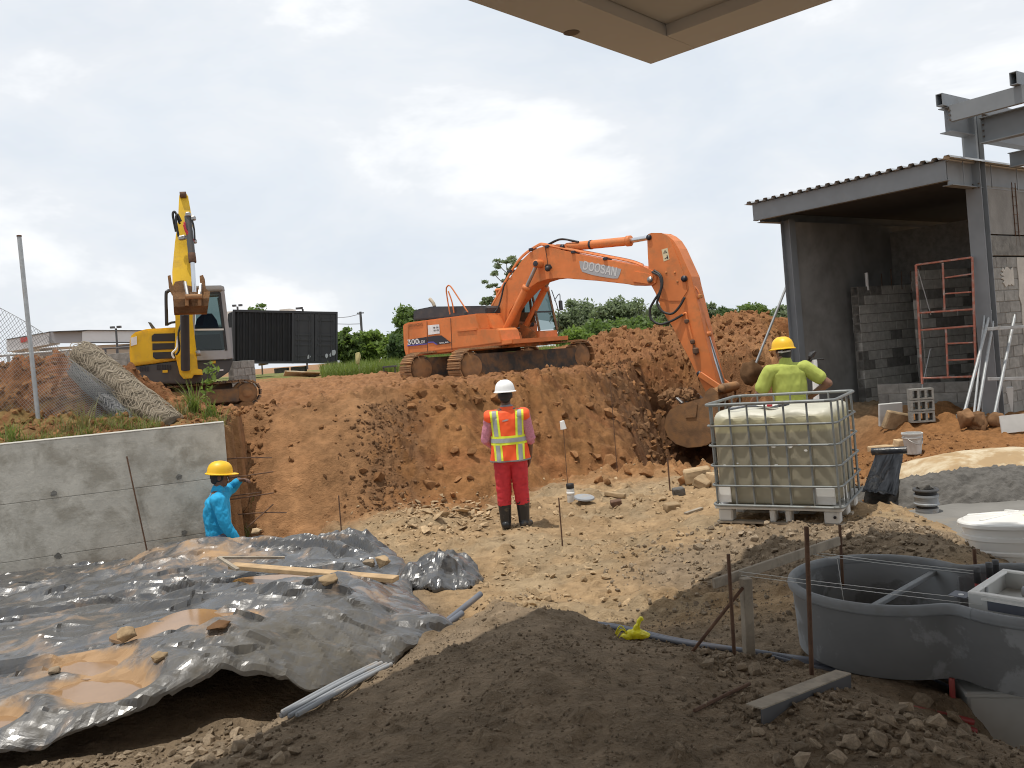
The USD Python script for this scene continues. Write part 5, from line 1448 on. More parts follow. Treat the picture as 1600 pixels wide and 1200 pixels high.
ex.part('undercarriage', [box((1.6, 2.4, .35), (TL / 2, 1.28, .55), TM, .05), box((.5, 2.5, .3), (TL / 2 - .7, 1.28, .5), TM, .05), box((.5, 2.5, .3), (TL / 2 + .7, 1.28, .5), TM, .05)], 'track_frame')

# ------------------------------------------------------------------ yellow excavator
_P0 = P
YN = np.array([-.371, .928, 0.0]); YX = np.array([.928, .371, 0.0])   # the machine faces the photographer


def PY(u, v, y):
    r = ray(u, v); return EYE + r * ((19.39 + (y - 18.0)) / (r @ YN))


P = PY
YC = PY(286, 612, 18.0); YC[2] = .87
YM = frame(EYE * [1, 1, 0], YX, z=(0, 0, 1))      # rotated world: x' across, y' away, z up
ye = Thing('yellow_excavator', 'smaller yellow and grey excavator at the left, boom upright and muddy bucket curled high', 'excavator', YC)


def yp(name, pts, y0, y1, mat, bevel=0.0, ref=None, **k):
    r = y0 if ref is None else ref
    q = [(P(u, v, r) @ YX, P(u, v, r)[2]) for u, v in pts]
    return ye.part(name, prism(q, YM @ np.array([[1, 0, 0, 0], [0, 0, -1, 0], [0, 1, 0, 0], [0, 0, 0, 1.0]]), -(y1 + 1.39), -(y0 + 1.39), bevel), mat, **k)


BF = 17.0
yp('hood', [(204, 573), (202, 552), (202.5, 531), (205, 524), (211, 519), (228, 514), (276, 511), (277, 563)], BF, BF + 2.1, 'yellow_paint', .07)
yp('lower_body', [(204.5, 574), (206, 585), (225, 599), (300, 600), (342, 592), (358, 581), (365, 562), (277, 564)], BF + .02, BF + 2.0, 'machine_grey', .05)
for pts in ([(237, 525), (241, 521.5), (274, 520.5), (274, 533), (237, 533.5)], [(238, 536.5), (274, 536), (274, 545.5), (238, 547)], [(239, 550.5), (274, 549.5), (274, 560), (243, 561), (239, 558)]):
    yp('vent', pts, BF - .02, BF + .02, 'black_plastic', .006)
for k in range(4):
    yp('grille_slot', [(218 + k * 4, 572.5), (220.5 + k * 4, 572.3), (220.5 + k * 4, 580), (218 + k * 4, 580.2)], BF + .0, BF + .03, 'decal_dark')
for k in range(6):
    yp('grille_slot', [(245 + k * 4, 570), (247.5 + k * 4, 569.8), (247.5 + k * 4, 577.5), (245 + k * 4, 577.8)], BF + .0, BF + .03, 'decal_dark')
yp('yellow_label', [(254, 578.5), (262, 578), (262, 582), (254, 582.5)], BF - .004, BF + .03, 'yellow_paint')
yp('yellow_label', [(330, 564), (337, 563.5), (337, 567.5), (330, 568)], BF - .004, BF + .03, 'yellow_paint')
yp('white_label', [(343, 577), (349, 576.6), (349, 579.4), (343, 579.8)], BF - .004, BF + .03, 'decal_white')
yp('number_plate', [(204, 528), (214, 525.5), (214, 538), (204.5, 541)], BF - .012, BF + .06, 'decal_white')
yp('exhaust_pipe', [(231, 503), (236, 504), (243, 513), (237, 514)], BF + .8, BF + .92, 'machine_grey')
# cab
CF = 16.95
yp('cab_front_frame', [(297, 563.5), (297, 549), (354, 547), (357, 561)], CF, CF + .06, 'cab_grey', .01)
yp('cab_front_pillar', [(343.5, 457), (350.5, 452), (363.5, 560), (354, 561)], CF, CF + .07, 'cab_grey', .01)
yp('cab_front_pillar', [(297, 563), (303, 563), (306, 455), (300.5, 455)], CF, CF + .07, 'cab_grey', .01)
yp('cab_roof', [(301, 456), (301, 449), (306, 446.5), (345, 445.5), (350, 447.5), (351.5, 454)], CF - .02, CF + 1.5, 'cab_grey', .04)
yp('cab_side', [(357, 561), (352, 512), (362, 511.5), (365, 560)], CF + .06, CF + 1.45, 'cab_grey', .0, CF)
yp('cab_back_pillar', [(343.5, 457), (351, 452), (362, 512), (352, 512)], CF + 1.35, CF + 1.45, 'cab_grey', 0, CF)
yp('cab_back_panel', [(301, 563), (301, 505), (352, 505), (356, 561)], CF + 1.4, CF + 1.46, 'cab_grey', 0, CF)
yp('windscreen', [(304, 547), (306.5, 457), (343, 458.5), (353.5, 546)], CF + .03, CF + .034, 'cab_glass', 0, CF)
yp('window_seal', [(341, 456.5), (345, 457.5), (355.5, 547.5), (351.5, 548)], CF - .008, CF + .02, 'black_plastic', 0, CF)
yp('window_seal', [(303, 456), (343, 455.5), (344, 458.5), (303, 459)], CF - .008, CF + .02, 'black_plastic', 0, CF)
yp('window_bar', [(303, 514), (349.5, 513.4), (349.7, 516), (303, 516.6)], CF - .01, CF + .03, 'white_paint', 0, CF)
yp('seat', [(303, 512), (309, 494), (318, 486), (333, 486), (341, 497), (345, 512)], CF + .7, CF + .95, 'seat_blue', .05, CF)
yp('console', [(303, 545), (305, 522), (345, 520), (349, 545)], CF + .5, CF + 1.1, 'interior', .03, CF)
t0 = [P(260.5, 509, CF), P(259.5, 462, CF), P(262, 455.5, CF), P(268, 453.5, CF + .1), P(300, 452, CF + .1)]
ye.part('mirror_rail', tube(curve(t0, 30), .035, 8), 'black_plastic', True)
ye.part('mirror_rail', tube([P(261, 507, CF), P(268, 504, CF + .1), P(276, 503, CF + .2)], .025, 8), 'black_plastic', True)
# swing bracket and boom
yp('swing_bracket', [(279, 557), (283, 552), (303, 552), (308, 562), (309, 576), (316, 578), (317, 586), (303, 586), (300, 591), (287, 592), (281, 585)], 16.4, 17.0, 'yellow_paint', .03)
def slab(name, front, y_top, y_bot, th, mat, bevel=.02, **k):
    """Outline as seen from the front; leans in depth from y_bot (lowest point) to y_top (highest)."""
    vs = [v for _, v in front]; v0, v1 = min(vs), max(vs)
    fr, bk_ = [], []
    for u, v in front:
        y = y_top + (y_bot - y_top) * (v - v0) / (v1 - v0)
        p = P(u, v, y); fr.append(p); bk_.append(p + YN * th)
    n = len(front)
    v = np.array(fr + bk_)
    pl = Polygon([(p @ YX, p[2]) for p in fr])
    vv, ff = trimesh.creation.triangulate_polygon(pl, engine='earcut')
    idx = [int(np.argmin([abs(p @ YX - a[0]) + abs(p[2] - a[1]) for p in fr])) for a in vv]
    f = [[idx[a], idx[b], idx[c]] for a, b, c in ff] + [[idx[a] + n, idx[c] + n, idx[b] + n] for a, b, c in ff]
    for k_ in range(n):
        a, b = k_, (k_ + 1) % n
        f += [[a, b, b + n], [a, b + n, a + n]]
    m = trimesh.Trimesh(v, f, process=False); m.fix_normals()
    return ye.part(name, m, mat, **k)
slab('boom', [(281, 585), (273, 552), (274, 500), (270, 430), (274, 380), (279, 340), (296, 340), (300, 380), (302, 440), (301, 500), (307, 548), (309, 585)], 16.1, 16.75, .42, 'yellow_paint')
slab('arm', [(280, 306), (281.5, 302), (291, 302), (294, 307), (298, 330), (301, 345), (301.5, 395), (304.5, 440), (306, 460), (303, 470), (294, 474), (291, 440), (284, 440), (283, 474), (274, 470), (270, 455), (269, 425), (273.5, 377), (278, 345)], 15.95, 15.35, .34, 'yellow_paint')
slab('arm_web', [(275, 455), (279, 400), (283, 350), (289, 350), (291, 400), (293, 440), (291, 466), (282, 468)], 15.98, 15.5, .12, 'yellow_paint')
ye.part('arm_tip_pin', cyl(P(281, 304.5, 15.9), P(291, 304, 15.9), .06, 12), 'rust', True)
ye.part('boom_cylinder', cyl(P(290, 578, 16.35), P(288.5, 492, 16.05), .085, 16), 'black_plastic', True)
ye.part('boom_rod', cyl(P(288.5, 492, 16.05), P(287, 470, 15.98), .045, 12), 'chrome', True)
ye.part('arm_cylinder', cyl(P(293.5, 338, 15.55), P(300, 402, 15.35), .065, 16), 'machine_grey', True)
ye.part('arm_cylinder_collar', cyl(P(299.4, 396, 15.37), P(301, 410, 15.33), .07, 16), 'rust', True)
ye.part('arm_rod', cyl(P(300.5, 408, 15.33), P(304, 462, 15.2), .042, 12), 'chrome', True)
for (u, v) in ((294, 335), (302, 341), (303.5, 377), (283, 372), (287, 371)):
    ye.part('fitting', box((.09, .09, .09), P(u, v, 15.5), bevel=.02), 'bare_steel')
def yt(name, pts, y, r, mat):
    ye.part(name, tube(curve([PY(u, v, y) for u, v in pts], 24), r, 8), mat, True)
yt('hose', [(281, 350), (274, 332), (270, 334), (272, 348), (275, 362)], 15.55, .022, 'rubber')
yt('hose', [(283, 346), (277, 335), (275, 345), (279, 370)], 15.5, .022, 'rubber')
yt('hose', [(300, 343), (303, 356), (304.5, 375)], 15.4, .018, 'rubber')
yt('red_hose', [(288, 347), (290, 358), (297, 368), (303, 376)], 15.42, .018, 'hose_red')
yt('red_hose', [(287, 351), (291, 363), (298, 371), (303, 378)], 15.42, .018, 'hose_red')
yt('hose', [(286, 500), (279, 520), (280, 545), (275, 555)], 16.3, .022, 'rubber')
yt('hose', [(272, 560), (269, 552), (276, 543), (278, 525)], 16.6, .02, 'white_paint')
ye.part('bracket_pin', cyl(P(306, 552, 16.5), P(313, 551, 16.5), .06, 12), 'bare_steel', True)
# bucket curled up in front of the boom
def bx_(u, v, y): return P(u, v, y)
bl = [(262.5, 432), (266, 430), (270, 452), (272, 487)]
Y1_, Y2_ = 14.75, 15.45
ring = [(14.90, 455.5), (14.78, 466), (14.76, 478), (14.86, 488), (15.1, 491), (15.38, 484), (15.5, 468)]
left, right = [], []
for y, v in ring:
    kk = (v - 455) / 33
    left.append(P(269.5 + 2.5 * kk, v + 1.5, y)); right.append(P(328.5 - 4.5 * kk, v, y))
n = len(ring); v_ = np.array(left + right)
f_ = []
for k in range(n - 1): f_ += [[k, k + 1, n + k + 1], [k, n + k + 1, n + k]]
g1 = trimesh.Trimesh(v_, f_, process=False); g2 = g1.copy(); g2.invert()
ye.part('bucket_shell', [g1, g2], 'muddy_bucket')
for side in (left, right):
    c_ = np.mean(side, 0); vv = np.array(side + [c_]); ff = [[k, k + 1, n] for k in range(n - 1)] + [[n - 1, 0, n]]
    g1 = trimesh.Trimesh(vv, ff, process=False); g2 = g1.copy(); g2.invert()
    ye.part('bucket_side', [g1, g2], 'muddy_bucket')
yp('bucket_ear', [(262, 431), (266.5, 429.5), (268, 440), (273, 456), (269, 462), (264, 450)], 14.95, 15.0, 'muddy_bucket', .005)
yp('bucket_ear', [(312, 431), (317, 429.5), (320, 436), (322, 455), (316, 458), (313.5, 452)], 14.95, 15.0, 'muddy_bucket', .005)
yp('bucket_lip', [(270, 447), (274, 440), (287, 438), (293, 446), (312, 450), (320, 450), (328, 456), (300, 460), (270, 458)], 15.35, 15.42, 'muddy_bucket', .005)
for (u0, v0, u1, v1) in ((289, 441, 293, 462), (314, 444, 311, 466)):
    ye.part('bucket_link', bar(P(u0, v0, 14.95), P(u1, v1, 14.7), .05, .07, bevel=.012), 'bare_steel')
ye.part('link_pin', cyl(P(290, 464, 14.66), P(316, 463, 14.66), .045, 12), 'muddy_bucket', True)
for u in (292, 312):
    yp('bucket_lug', [(u - 3, 460), (u + 3, 460), (u + 3, 478), (u - 3, 478)], 14.68, 14.8, 'muddy_bucket', .01)
# tracks
y0t, y1t = 17.15, 18.9
a = P(226, 640, y0t); b = P(408.5, 628, y0t)
YT = frame([a[0], a[1], .86], YX, z=(0, 0, 1)); YL = (b - a) @ YX
for y in (.2, 1.75):
    track_loop(YL, .50, 40, .40, .022, y, YT, 'muddy_steel', lambda n_, m_, mt, **k: ye.part(n_, m_, mt, **k), .02)
    MY = YT @ np.array([[1, 0, 0, 0], [0, 0, -1, y], [0, 1, 0, 0], [0, 0, 0, 1.0]])
    ye.part('track_frame', prism([(.4, .08), (YL - .45, .08), (YL - .42, .36), (.4, .40)], MY, -.14, .16, .02), 'muddy_steel')
    for x in (.27, YL - .27):
        ye.part('wheel', lathe([(0, -.19), (.09, -.19), (.10, -.15), (.20, -.15), (.215, -.1), (.215, .12), (.1, .17), (0, .17)], 26, YT @ np.array([[1, 0, 0, x], [0, 0, 1, y], [0, -1, 0, .25], [0, 0, 0, 1.0]])), 'muddy_bucket', True)
ye.part('undercarriage', box((1.2, 1.5, .3), (YL / 2, 1.0, .36), YT, .04), 'track_frame')
ye.part('turntable', cyl([YC[0], YC[1], 1.2], [YC[0], YC[1], 1.46], .5, 24), 'track_frame', True)

P = _P0

put('soil_load', SOIL_LOAD, 'dark_clod', 25, kind='stuff', label='dark wet soil heaped in the bucket of the orange excavator', cat='soil heap')

# ------------------------------------------------------------------ people
_ico = trimesh.creation.icosphere(2, 1.0).vertices


def ball(c, r):
    r = np.broadcast_to(np.asarray(r, float), (3,))
    return _ico * r + np.asarray(c, float)


def chain(pts, rad):
    """Tapered limb: hull of the spheres at successive joints."""
    out = None
    pts = [np.asarray(p, float) for p in pts]
    if len(pts) == 1:
        return m3.Manifold.hull_points(ball(pts[0], rad[0]))
    for k in range(len(pts) - 1):
        h = m3.Manifold.hull_points(np.vstack([ball(pts[k], rad[k]), ball(pts[k + 1], rad[k + 1])]))
        out = h if out is None else out + h
    return out


def fuse(parts, edge=.018, it=8):
    out = None
    for p in parts:
        out = p if out is None else out + p
    out = out.refine_to_length(edge)
    m = tm(out); m = trimesh.Trimesh(m.vertices, m.faces, process=True)
    trimesh.smoothing.filter_taubin(m, iterations=it)
    return m


def infl(rad, d):
    return [tuple(np.asarray(r, float) + d) if np.ndim(r) else r + d for r in rad]


def hand(wrist, d, n, side, curl=.5, s=1.0):
    """Palm, four unequal fingers and a thumb; d = pointing direction, n = palm normal, side = +1/-1 for the thumb side."""
    d = np.asarray(d, float); d /= np.linalg.norm(d)
    n = np.asarray(n, float); n = n - d * (n @ d); n /= np.linalg.norm(n)
    a = np.cross(d, n) * side
    w = np.asarray(wrist, float)
    out = [m3.Manifold.hull_points(np.vstack([ball(w, (.026 * s,) * 3), ball(w + d * .075 * s + a * .028 * s, .014 * s), ball(w + d * .078 * s - a * .030 * s, .013 * s), ball(w + d * .03 * s + a * .026 * s, .015 * s)]))]
    for k, (off, L) in enumerate(((.030, .070), (.010, .080), (-.011, .074), (-.030, .056))):
        b = w + d * .078 * s + a * off * s
        ang = curl * 1.2
        p = [b - d * .015 * s, b]
        dd = d
        for j, f in enumerate((.45, .32, .23)):
            c, si = math.cos(ang * (j + .6) * .6), math.sin(ang * (j + .6) * .6)
            dd = d * c + n * si
            p.append(p[-1] + dd * L * f * s)
        out.append(chain(p, [.010 * s, .0098 * s, .0092 * s, .0085 * s, .0075 * s]))
    t0 = w + d * .025 * s + a * .024 * s
    t1 = t0 + (d * .5 + a * .7 + n * .3) * .036 * s
    t2 = t1 + (d * .85 + a * .25 + n * .4) * .030 * s
    t3 = t2 + (d * .9 + n * .4) * .022 * s
    out.append(chain([t0, t1, t2, t3], [.014 * s, .0115 * s, .010 * s, .0085 * s]))
    return out


def head_parts(c, f, up=(0, 0, 1), s=1.0):
    """Skull, jaw, nose, brow, lips and ears round the head's middle c, facing f."""
    f = np.asarray(f, float); f /= np.linalg.norm(f)
    u = np.asarray(up, float); u = u - f * (u @ f); u /= np.linalg.norm(u)
    r = np.cross(f, u)
    R = np.stack([r, f, u], 1)
    def E(o, rad): return m3.Manifold.hull_points((_ico * np.asarray(rad) * s) @ R.T + c + R @ (np.asarray(o) * s))
    def H(*sp): return m3.Manifold.hull_points(np.vstack([(_ico * np.asarray(rr) * s) @ R.T + c + R @ (np.asarray(o) * s) for o, rr in sp]))
    out = [E((0, -.012, .03), (.077, .094, .09)), H(((0, .03, -.03), (.062, .06, .05)), ((0, .055, -.088), (.028, .026, .022)), ((0, -.02, -.05), (.055, .05, .04)))]
    out += [H(((0, .088, .012), (.009, .008, .012)), ((0, .104, -.022), (.014, .012, .010)))]
    out += [E((0, .082, .028), (.048, .012, .010)), E((0, .088, -.050), (.024, .010, .007)), E((0, .086, -.062), (.020, .010, .007))]
    for sx in (-1, 1):
        out += [E((sx * .078, -.012, -.002), (.010, .020, .032)), E((sx * .03, .080, .014), (.014, .009, .007))]
    return out, R


def helmet(t, c, R, s, mat, ridges=True):
    """Hard hat: domed shell, brim all round, longer at the front, with ridges; part of the person."""
    m = np.eye(4); m[:3, :3] = R; m[:3, 3] = c
    n = 40
    a = np.arange(n) * 2 * math.pi / n
    rings = []
    prof = [(1.13, -.004), (1.15, .004), (1.02, .012), (.99, .03), (.955, .06), (.86, .092), (.68, .118), (.42, .135), (.18, .142), (.001, .1435)]
    V = []
    for k, (q, z) in enumerate(prof):
        fx, fy = .118 * q, .137 * q
        x = fx * np.cos(a); y = fy * np.sin(a)
        if k < 2:
            y = y + np.maximum(np.sin(a), 0) ** 2 * .045
        if k >= 2:
            rr = np.exp(-((np.abs(x) - .0) / .012) ** 2) * .004 + np.exp(-((np.abs(x) - .042) / .008) ** 2) * .003
            z = z + rr * (.3 < q < .99)
        V.append(np.stack([x, y, z + 0 * x], 1))
    v = np.concatenate(V) * s
    i, j = np.meshgrid(np.arange(len(prof) - 1), np.arange(n), indexing='ij')
    q = np.stack([i * n + j, i * n + (j + 1) % n, (i + 1) * n + (j + 1) % n, (i + 1) * n + j], -1).reshape(-1, 4)
    f = np.vstack([q[:, [0, 1, 2]], q[:, [0, 2, 3]]])
    sh = trimesh.Trimesh(v, f, process=False)
    inn = sh.copy(); inn.apply_scale([.965, .965, .93]); inn.apply_translation([0, 0, .001]); inn.invert()
    g = tm([sh, inn]); g.apply_transform(m)
    h = t.part('helmet', g, mat, 38)
    if ridges:
        for x in (-.035, .0, .035):
            p = [[x * s, y * s, z * s] for y, z in ((-.118, .062), (-.085, .104), (-.03, .134), (.04, .1335), (.09, .104))]
            pts = np.array(p) @ R.T + c
            t.part('ridge', tube(curve(pts, 16), .0055 * s, 6), mat, True, parent=h)
    return h


def hair(t, c, R, s, extra=None):
    m = m3.Manifold.hull_points((_ico * np.array([.083, .10, .085]) * s) @ R.T + c + R @ np.array([0, -.016 * s, .012 * s]))
    nape = m3.Manifold.hull_points((_ico * np.array([.062, .05, .05]) * s) @ R.T + c + R @ np.array([0, -.055 * s, -.035 * s]))
    g = (m + nape)
    nrm = R @ np.array([0, -1.0, .15]); g = g.trim_by_plane(tuple(nrm), float(nrm @ (c + R @ np.array([0, .035 * s, 0]))))
    g = g.refine_to_length(.012)
    q = tm(g); q = trimesh.Trimesh(q.vertices, q.faces, process=True); trimesh.smoothing.filter_taubin(q, iterations=5)
    return t.part('hair', q, 'hair', True)


def folds(m, amp, scale, seed, stretch=(1, 1, 1)):
    n = m.vertex_normals
    k = fbm(m.vertices * np.asarray(stretch) * scale + seed * 7.3, 3, seed)
    k = 1 - np.abs(2 * k - 1)
    return trimesh.Trimesh(m.vertices + n * ((k - .7) * amp)[:, None], m.faces, process=False)


def cut(man, n, o):
    n = np.asarray(n, float); n /= np.linalg.norm(n)
    return man.trim_by_plane(tuple(n), float(n @ np.asarray(o, float)))


def cloth(parts, cuts, edge=.018, it=6):
    out = None
    for p in parts:
        out = p if out is None else out + p
    out = out.refine_to_length(edge)
    m = tm(out); m = trimesh.Trimesh(m.vertices, m.faces, process=True)
    trimesh.smoothing.filter_taubin(m, iterations=it)
    try:
        q = m3.Manifold(m3.Mesh(np.asarray(m.vertices, np.float32), np.asarray(m.faces, np.uint32)))
        if q.num_tri() == 0:
            raise ValueError
        for n, o in cuts:
            q = cut(q, n, o)
        r = tm(q)
        return trimesh.Trimesh(r.vertices, r.faces, process=True)
    except Exception:
        keep = np.ones(len(m.faces), bool); cen = m.triangles_center
        for n, o in cuts:
            keep &= (cen - np.asarray(o)) @ np.asarray(n, float) > 0
        return trimesh.Trimesh(m.vertices, m.faces[keep], process=False)


# --- woman in the orange vest, seen from behind
W0 = P(806, 829, 9.5); W0[2] = gz(W0[0], W0[1])
def w(x, y, z): return W0 + np.array([x, y, z])
legL = [w(-.085, 0, .86), w(-.10, .0, .48), w(-.105, .0, .10)]
legR = [w(.085, 0, .86), w(.095, .0, .48), w(.105, -.0, .10)]
footL = [w(-.105, -.03, .05), w(-.11, .13, .035)]
footR = [w(.105, -.03, .05), w(.155, .11, .035)]
armL = [w(-.195, .0, 1.31), w(-.255, .03, 1.05), w(-.16, .22, .92)]
armR = [w(.195, .0, 1.31), w(.245, .0, 1.04), w(.225, .10, .80)]
torso = [w(0, 0, .86), w(0, .0, 1.02), w(0, .0, 1.16), w(0, 0, 1.28), w(0, .0, 1.36)]
trad = [(.165, .115, .10), (.150, .10, .09), (.160, .105, .09), (.170, .10, .08), (.12, .08, .05)]
t = Thing('person', 'person in white helmet, orange reflective vest, red trousers and black boots seen from behind', 'person', W0)
hc = w(.0, .02, 1.535)
hp, HRt = head_parts(hc, (.06, 1, 0))
bodyp = [chain(legL, [.095, .062, .05]), chain(legR, [.095, .062, .05]), chain(footL, [.045, .035]), chain(footR, [.045, .035]), chain(torso, trad), chain([w(0, .0, 1.33), w(0, .015, 1.50)], [.058, .052]),
         chain(armL, [.055, .042, .03]), chain(armR, [.055, .042, .03]), chain([w(-.17, 0, 1.32), w(.17, 0, 1.32)], [.055, .055])] + hp
bodyp += hand(w(-.16, .22, .92), (.8, .5, -.1), (0, 1, 0), 1, .6) + hand(w(.225, .10, .80), (-.1, .25, -1), (-1, .2, 0), 1, .5)
t.part('body', fuse(bodyp, .016, 6), 'skin_dark', True)
tr = [chain([w(-.078, -.01, .86), w(-.098, -.005, .50), w(-.104, 0, .30)], [(.118, .13, .10), .086, .076]), chain([w(.078, -.01, .86), w(.095, -.005, .50), w(.104, 0, .30)], [(.118, .13, .10), .086, .076]), chain([w(0, -.005, .98), w(0, -.005, .84)], [(.175, .125, .06), (.175, .125, .06)]), chain([w(-.08, -.05, .83), w(.08, -.05, .83)], [.095, .095])]
t.part('trousers', folds(cloth(tr, [((0, 0, 1), w(0, 0, .285)), ((0, 0, -1), w(0, 0, .855))], .015), .022, 9, 3, (1, 1, 2.2)), 'red_cloth', 50)
for nm, L_, F_ in (('l', legL, footL), ('r', legR, footR)):
    b = [chain([L_[2] + [0, 0, .28], L_[2] + [0, 0, .12], L_[2] + [0, -.005, -.02]], [.082, .072, .062]), chain([F_[0] + [0, 0, .01], F_[1]], [(.056, .06, .055), (.052, .055, .042)])]
    t.part('boot', cloth(b, [((0, 0, 1), W0), ((0, 0, -1), w(0, 0, .345))], .016), 'boot_black', 50)
sl = [chain([a + (b - a) * s for s in (0, 1)] , r) for a, b, r in ((armL[0], armL[1], [.066, .060]), (armR[0], armR[1], [.066, .060]))] + [chain([armL[1], lerp(armL[1], armL[2], .7)], [.062, .048]), chain([armR[1], lerp(armR[1], armR[2], .12)], [.062, .058])]
t.part('shirt_sleeves', folds(cloth(sl + [chain([w(-.18, 0, 1.30), w(.18, 0, 1.30)], [.055, .055])], [], .015), .022, 14, 5), 'pink_check', 50)
vp = [chain([w(0, 0, .80), w(0, .0, .98), w(0, 0, 1.14), w(0, 0, 1.27), w(0, -.005, 1.335)], [(.232, .168, .06), (.210, .155, .08), (.195, .14, .08), (.205, .13, .06), (.175, .105, .05)]), chain([w(-.195, 0, 1.305), w(.195, 0, 1.305)], [(.08, .10, .078), (.08, .10, .078)]), chain([w(0, 0, 1.36), w(0, .005, 1.405)], [(.10, .085, .04), (.075, .07, .03)])]
vm = cloth(vp, [((0, 0, 1), w(0, 0, .795)), ((1, 0, -.10), w(-.262, 0, 1.3)), ((-1, 0, -.10), w(.262, 0, 1.3)), ((0, 0, -1), w(0, 0, 1.425))], .010, 6)
vm = m3.Manifold(m3.Mesh(np.asarray(vm.vertices, np.float32), np.asarray(vm.faces, np.uint32))).refine_to_length(.011) if True else vm
vm = tm(vm); vm = trimesh.Trimesh(vm.vertices, vm.faces, process=True)
vm = folds(vm, .022, 6.5, 8, (1, 1, .55))
vest = t.part('vest', vm, 'vest_orange', 50)


def shell(mesh, fn, off, name, mat, parent):
    """The piece of a garment's surface inside a band, raised by off: a tape sewn on it."""
    c = mesh.triangles_center - W0
    m = mesh.faces[fn(c)]
    if len(m) == 0: return
    q = trimesh.Trimesh(mesh.vertices + mesh.vertex_normals * off, m, process=False); q.remove_unreferenced_vertices()
    return t.part(name, q, mat, True, parent=parent)


vs = vm.subdivide().subdivide()
band = lambda z0, z1: (lambda c: (c[:, 2] > z0) & (c[:, 2] < z1))
cl = lambda c: .128 + .016 * np.clip((c[:, 2] - 1.0) / .35, -.3, 1)
outer = lambda c, s, w_: (np.abs(s * c[:, 0] - cl(c)) < w_) & (c[:, 2] < 1.37) & (c[:, 1] < .02)
shell(vs, lambda c: band(.985, 1.085)(c), .002, 'lime_band', 'lime_tape', vest)
for s in (-1, 1):
    shell(vs, lambda c: outer(c, s, .048) & (c[:, 2] >= 1.085), .002, 'lime_band', 'lime_tape', vest)
    shell(vs, lambda c: outer(c, s, .048) & (c[:, 2] <= .985) & (c[:, 2] > .80), .002, 'lime_band', 'lime_tape', vest)
    shell(vs, lambda c: outer(c, s, .024) & (c[:, 2] >= 1.085), .0045, 'silver_band', 'silver_tape', vest)
    shell(vs, lambda c: outer(c, s, .024) & (c[:, 2] <= .985) & (c[:, 2] > .80), .0045, 'silver_band', 'silver_tape', vest)
shell(vs, lambda c: band(1.011, 1.059)(c), .0045, 'silver_band', 'silver_tape', vest)
shell(vs, lambda c: c[:, 2] < .808, .003, 'hem', 'grey_trim', vest)
shell(vs, lambda c: c[:, 2] > 1.412, .003, 'collar_trim', 'grey_trim', vest)
shell(vs, lambda c: (np.abs(c[:, 0] + .02) < .036) & (np.abs(c[:, 2] - 1.262 - (c[:, 0] + .02) * .15) < .010 - np.abs(c[:, 0] + .02) * .18) & (c[:, 1] < 0), .003, 'print', 'silver_tape', vest)
hair(t, hc, HRt, 1.0)
helmet(t, hc + HRt @ np.array([0, -.005, .045]), HRt, .97, 'helmet_white')

# --- man in the lime shirt behind the tank
M0 = P(1228, 700, 9.9); M0[2] = -.27
M0[0] = P(1226, 540, 9.9)[0] + .02
def w(x, y, z): return M0 + np.array([x, y, z])
t = Thing('person', 'person in yellow helmet and lime polo shirt behind the caged tank, hand on hip', 'person', M0)
armR = [w(.20, .0, 1.37), w(.43, -.10, 1.17), w(.24, .08, 1.0)]
armL = [w(-.22, .0, 1.35), w(-.36, .04, 1.10), w(-.40, .24, .96)]
hc = w(-.03, .05, 1.565)
hp, HRt = head_parts(hc, (-.35, 1, -.05))
torso = [w(0, 0, .90), w(0, 0, 1.08), w(0, .0, 1.2), w(-.01, .0, 1.32), w(-.02, 0, 1.40)]
bodyp = [chain([w(-.09, 0, .9), w(-.1, 0, .5), w(-.1, 0, .08)], [.10, .065, .05]), chain([w(.09, 0, .9), w(.1, 0, .5), w(.1, 0, .08)], [.10, .065, .05]), chain([w(-.1, 0, .05), w(-.11, .17, .04)], [.045, .035]), chain([w(.1, 0, .05), w(.13, .17, .04)], [.045, .035]),
         chain(torso, [(.17, .12, .1), (.165, .12, .09), (.18, .12, .09), (.185, .11, .08), (.13, .085, .05)]), chain([w(-.025, .0, 1.38), w(-.03, .03, 1.52)], [.066, .06]), chain(armR, [.062, .047, .034]), chain(armL, [.062, .047, .034]), chain([w(-.19, 0, 1.36), w(.18, 0, 1.37)], [.06, .06])] + hp
bodyp += hand(armR[2], (-.7, .3, -.5), (-.3, -.9, 0), 1, .5) + hand(armL[2], (-.1, .9, -.3), (.2, 0, -1), 1, .5)
t.part('body', fuse(bodyp, .016, 6), 'skin', True)
sp_ = [chain([w(0, 0, .86), w(0, 0, 1.04), w(0, -.005, 1.18), w(-.01, -.005, 1.31), w(-.02, -.005, 1.39)], [(.205, .15, .06), (.20, .148, .08), (.205, .145, .08), (.21, .13, .07), (.15, .1, .05)]), chain([w(-.19, 0, 1.365), w(.17, 0, 1.375)], [(.07, .085, .07), (.07, .085, .07)]),
       chain([armR[0], lerp(armR[0], armR[1], .62)], [.085, .080]), chain([armL[0], lerp(armL[0], armL[1], .72)], [.085, .085]), chain([w(-.022, .0, 1.40), w(-.025, .012, 1.455)], [.085, .073])]
dR = armR[1] - armR[0]; dL = armL[1] - armL[0]
sm_ = cloth(sp_, [((0, 0, 1), w(0, 0, .84))], .013, 6)
t.part('polo_shirt', folds(sm_, .020, 7.5, 12, (1.5, 1, .6)), 'lime_cloth', 50)
t.part('trousers', cloth([chain([w(-.085, 0, .88), w(-.1, 0, .5), w(-.1, 0, .1)], [.125, .09, .075]), chain([w(.085, 0, .88), w(.1, 0, .5), w(.1, 0, .1)], [.125, .09, .075]), chain([w(-.06, 0, .9), w(.06, 0, .9)], [.12, .12])], [((0, 0, 1), w(0, 0, .06))], .02), 'jeans', 50)
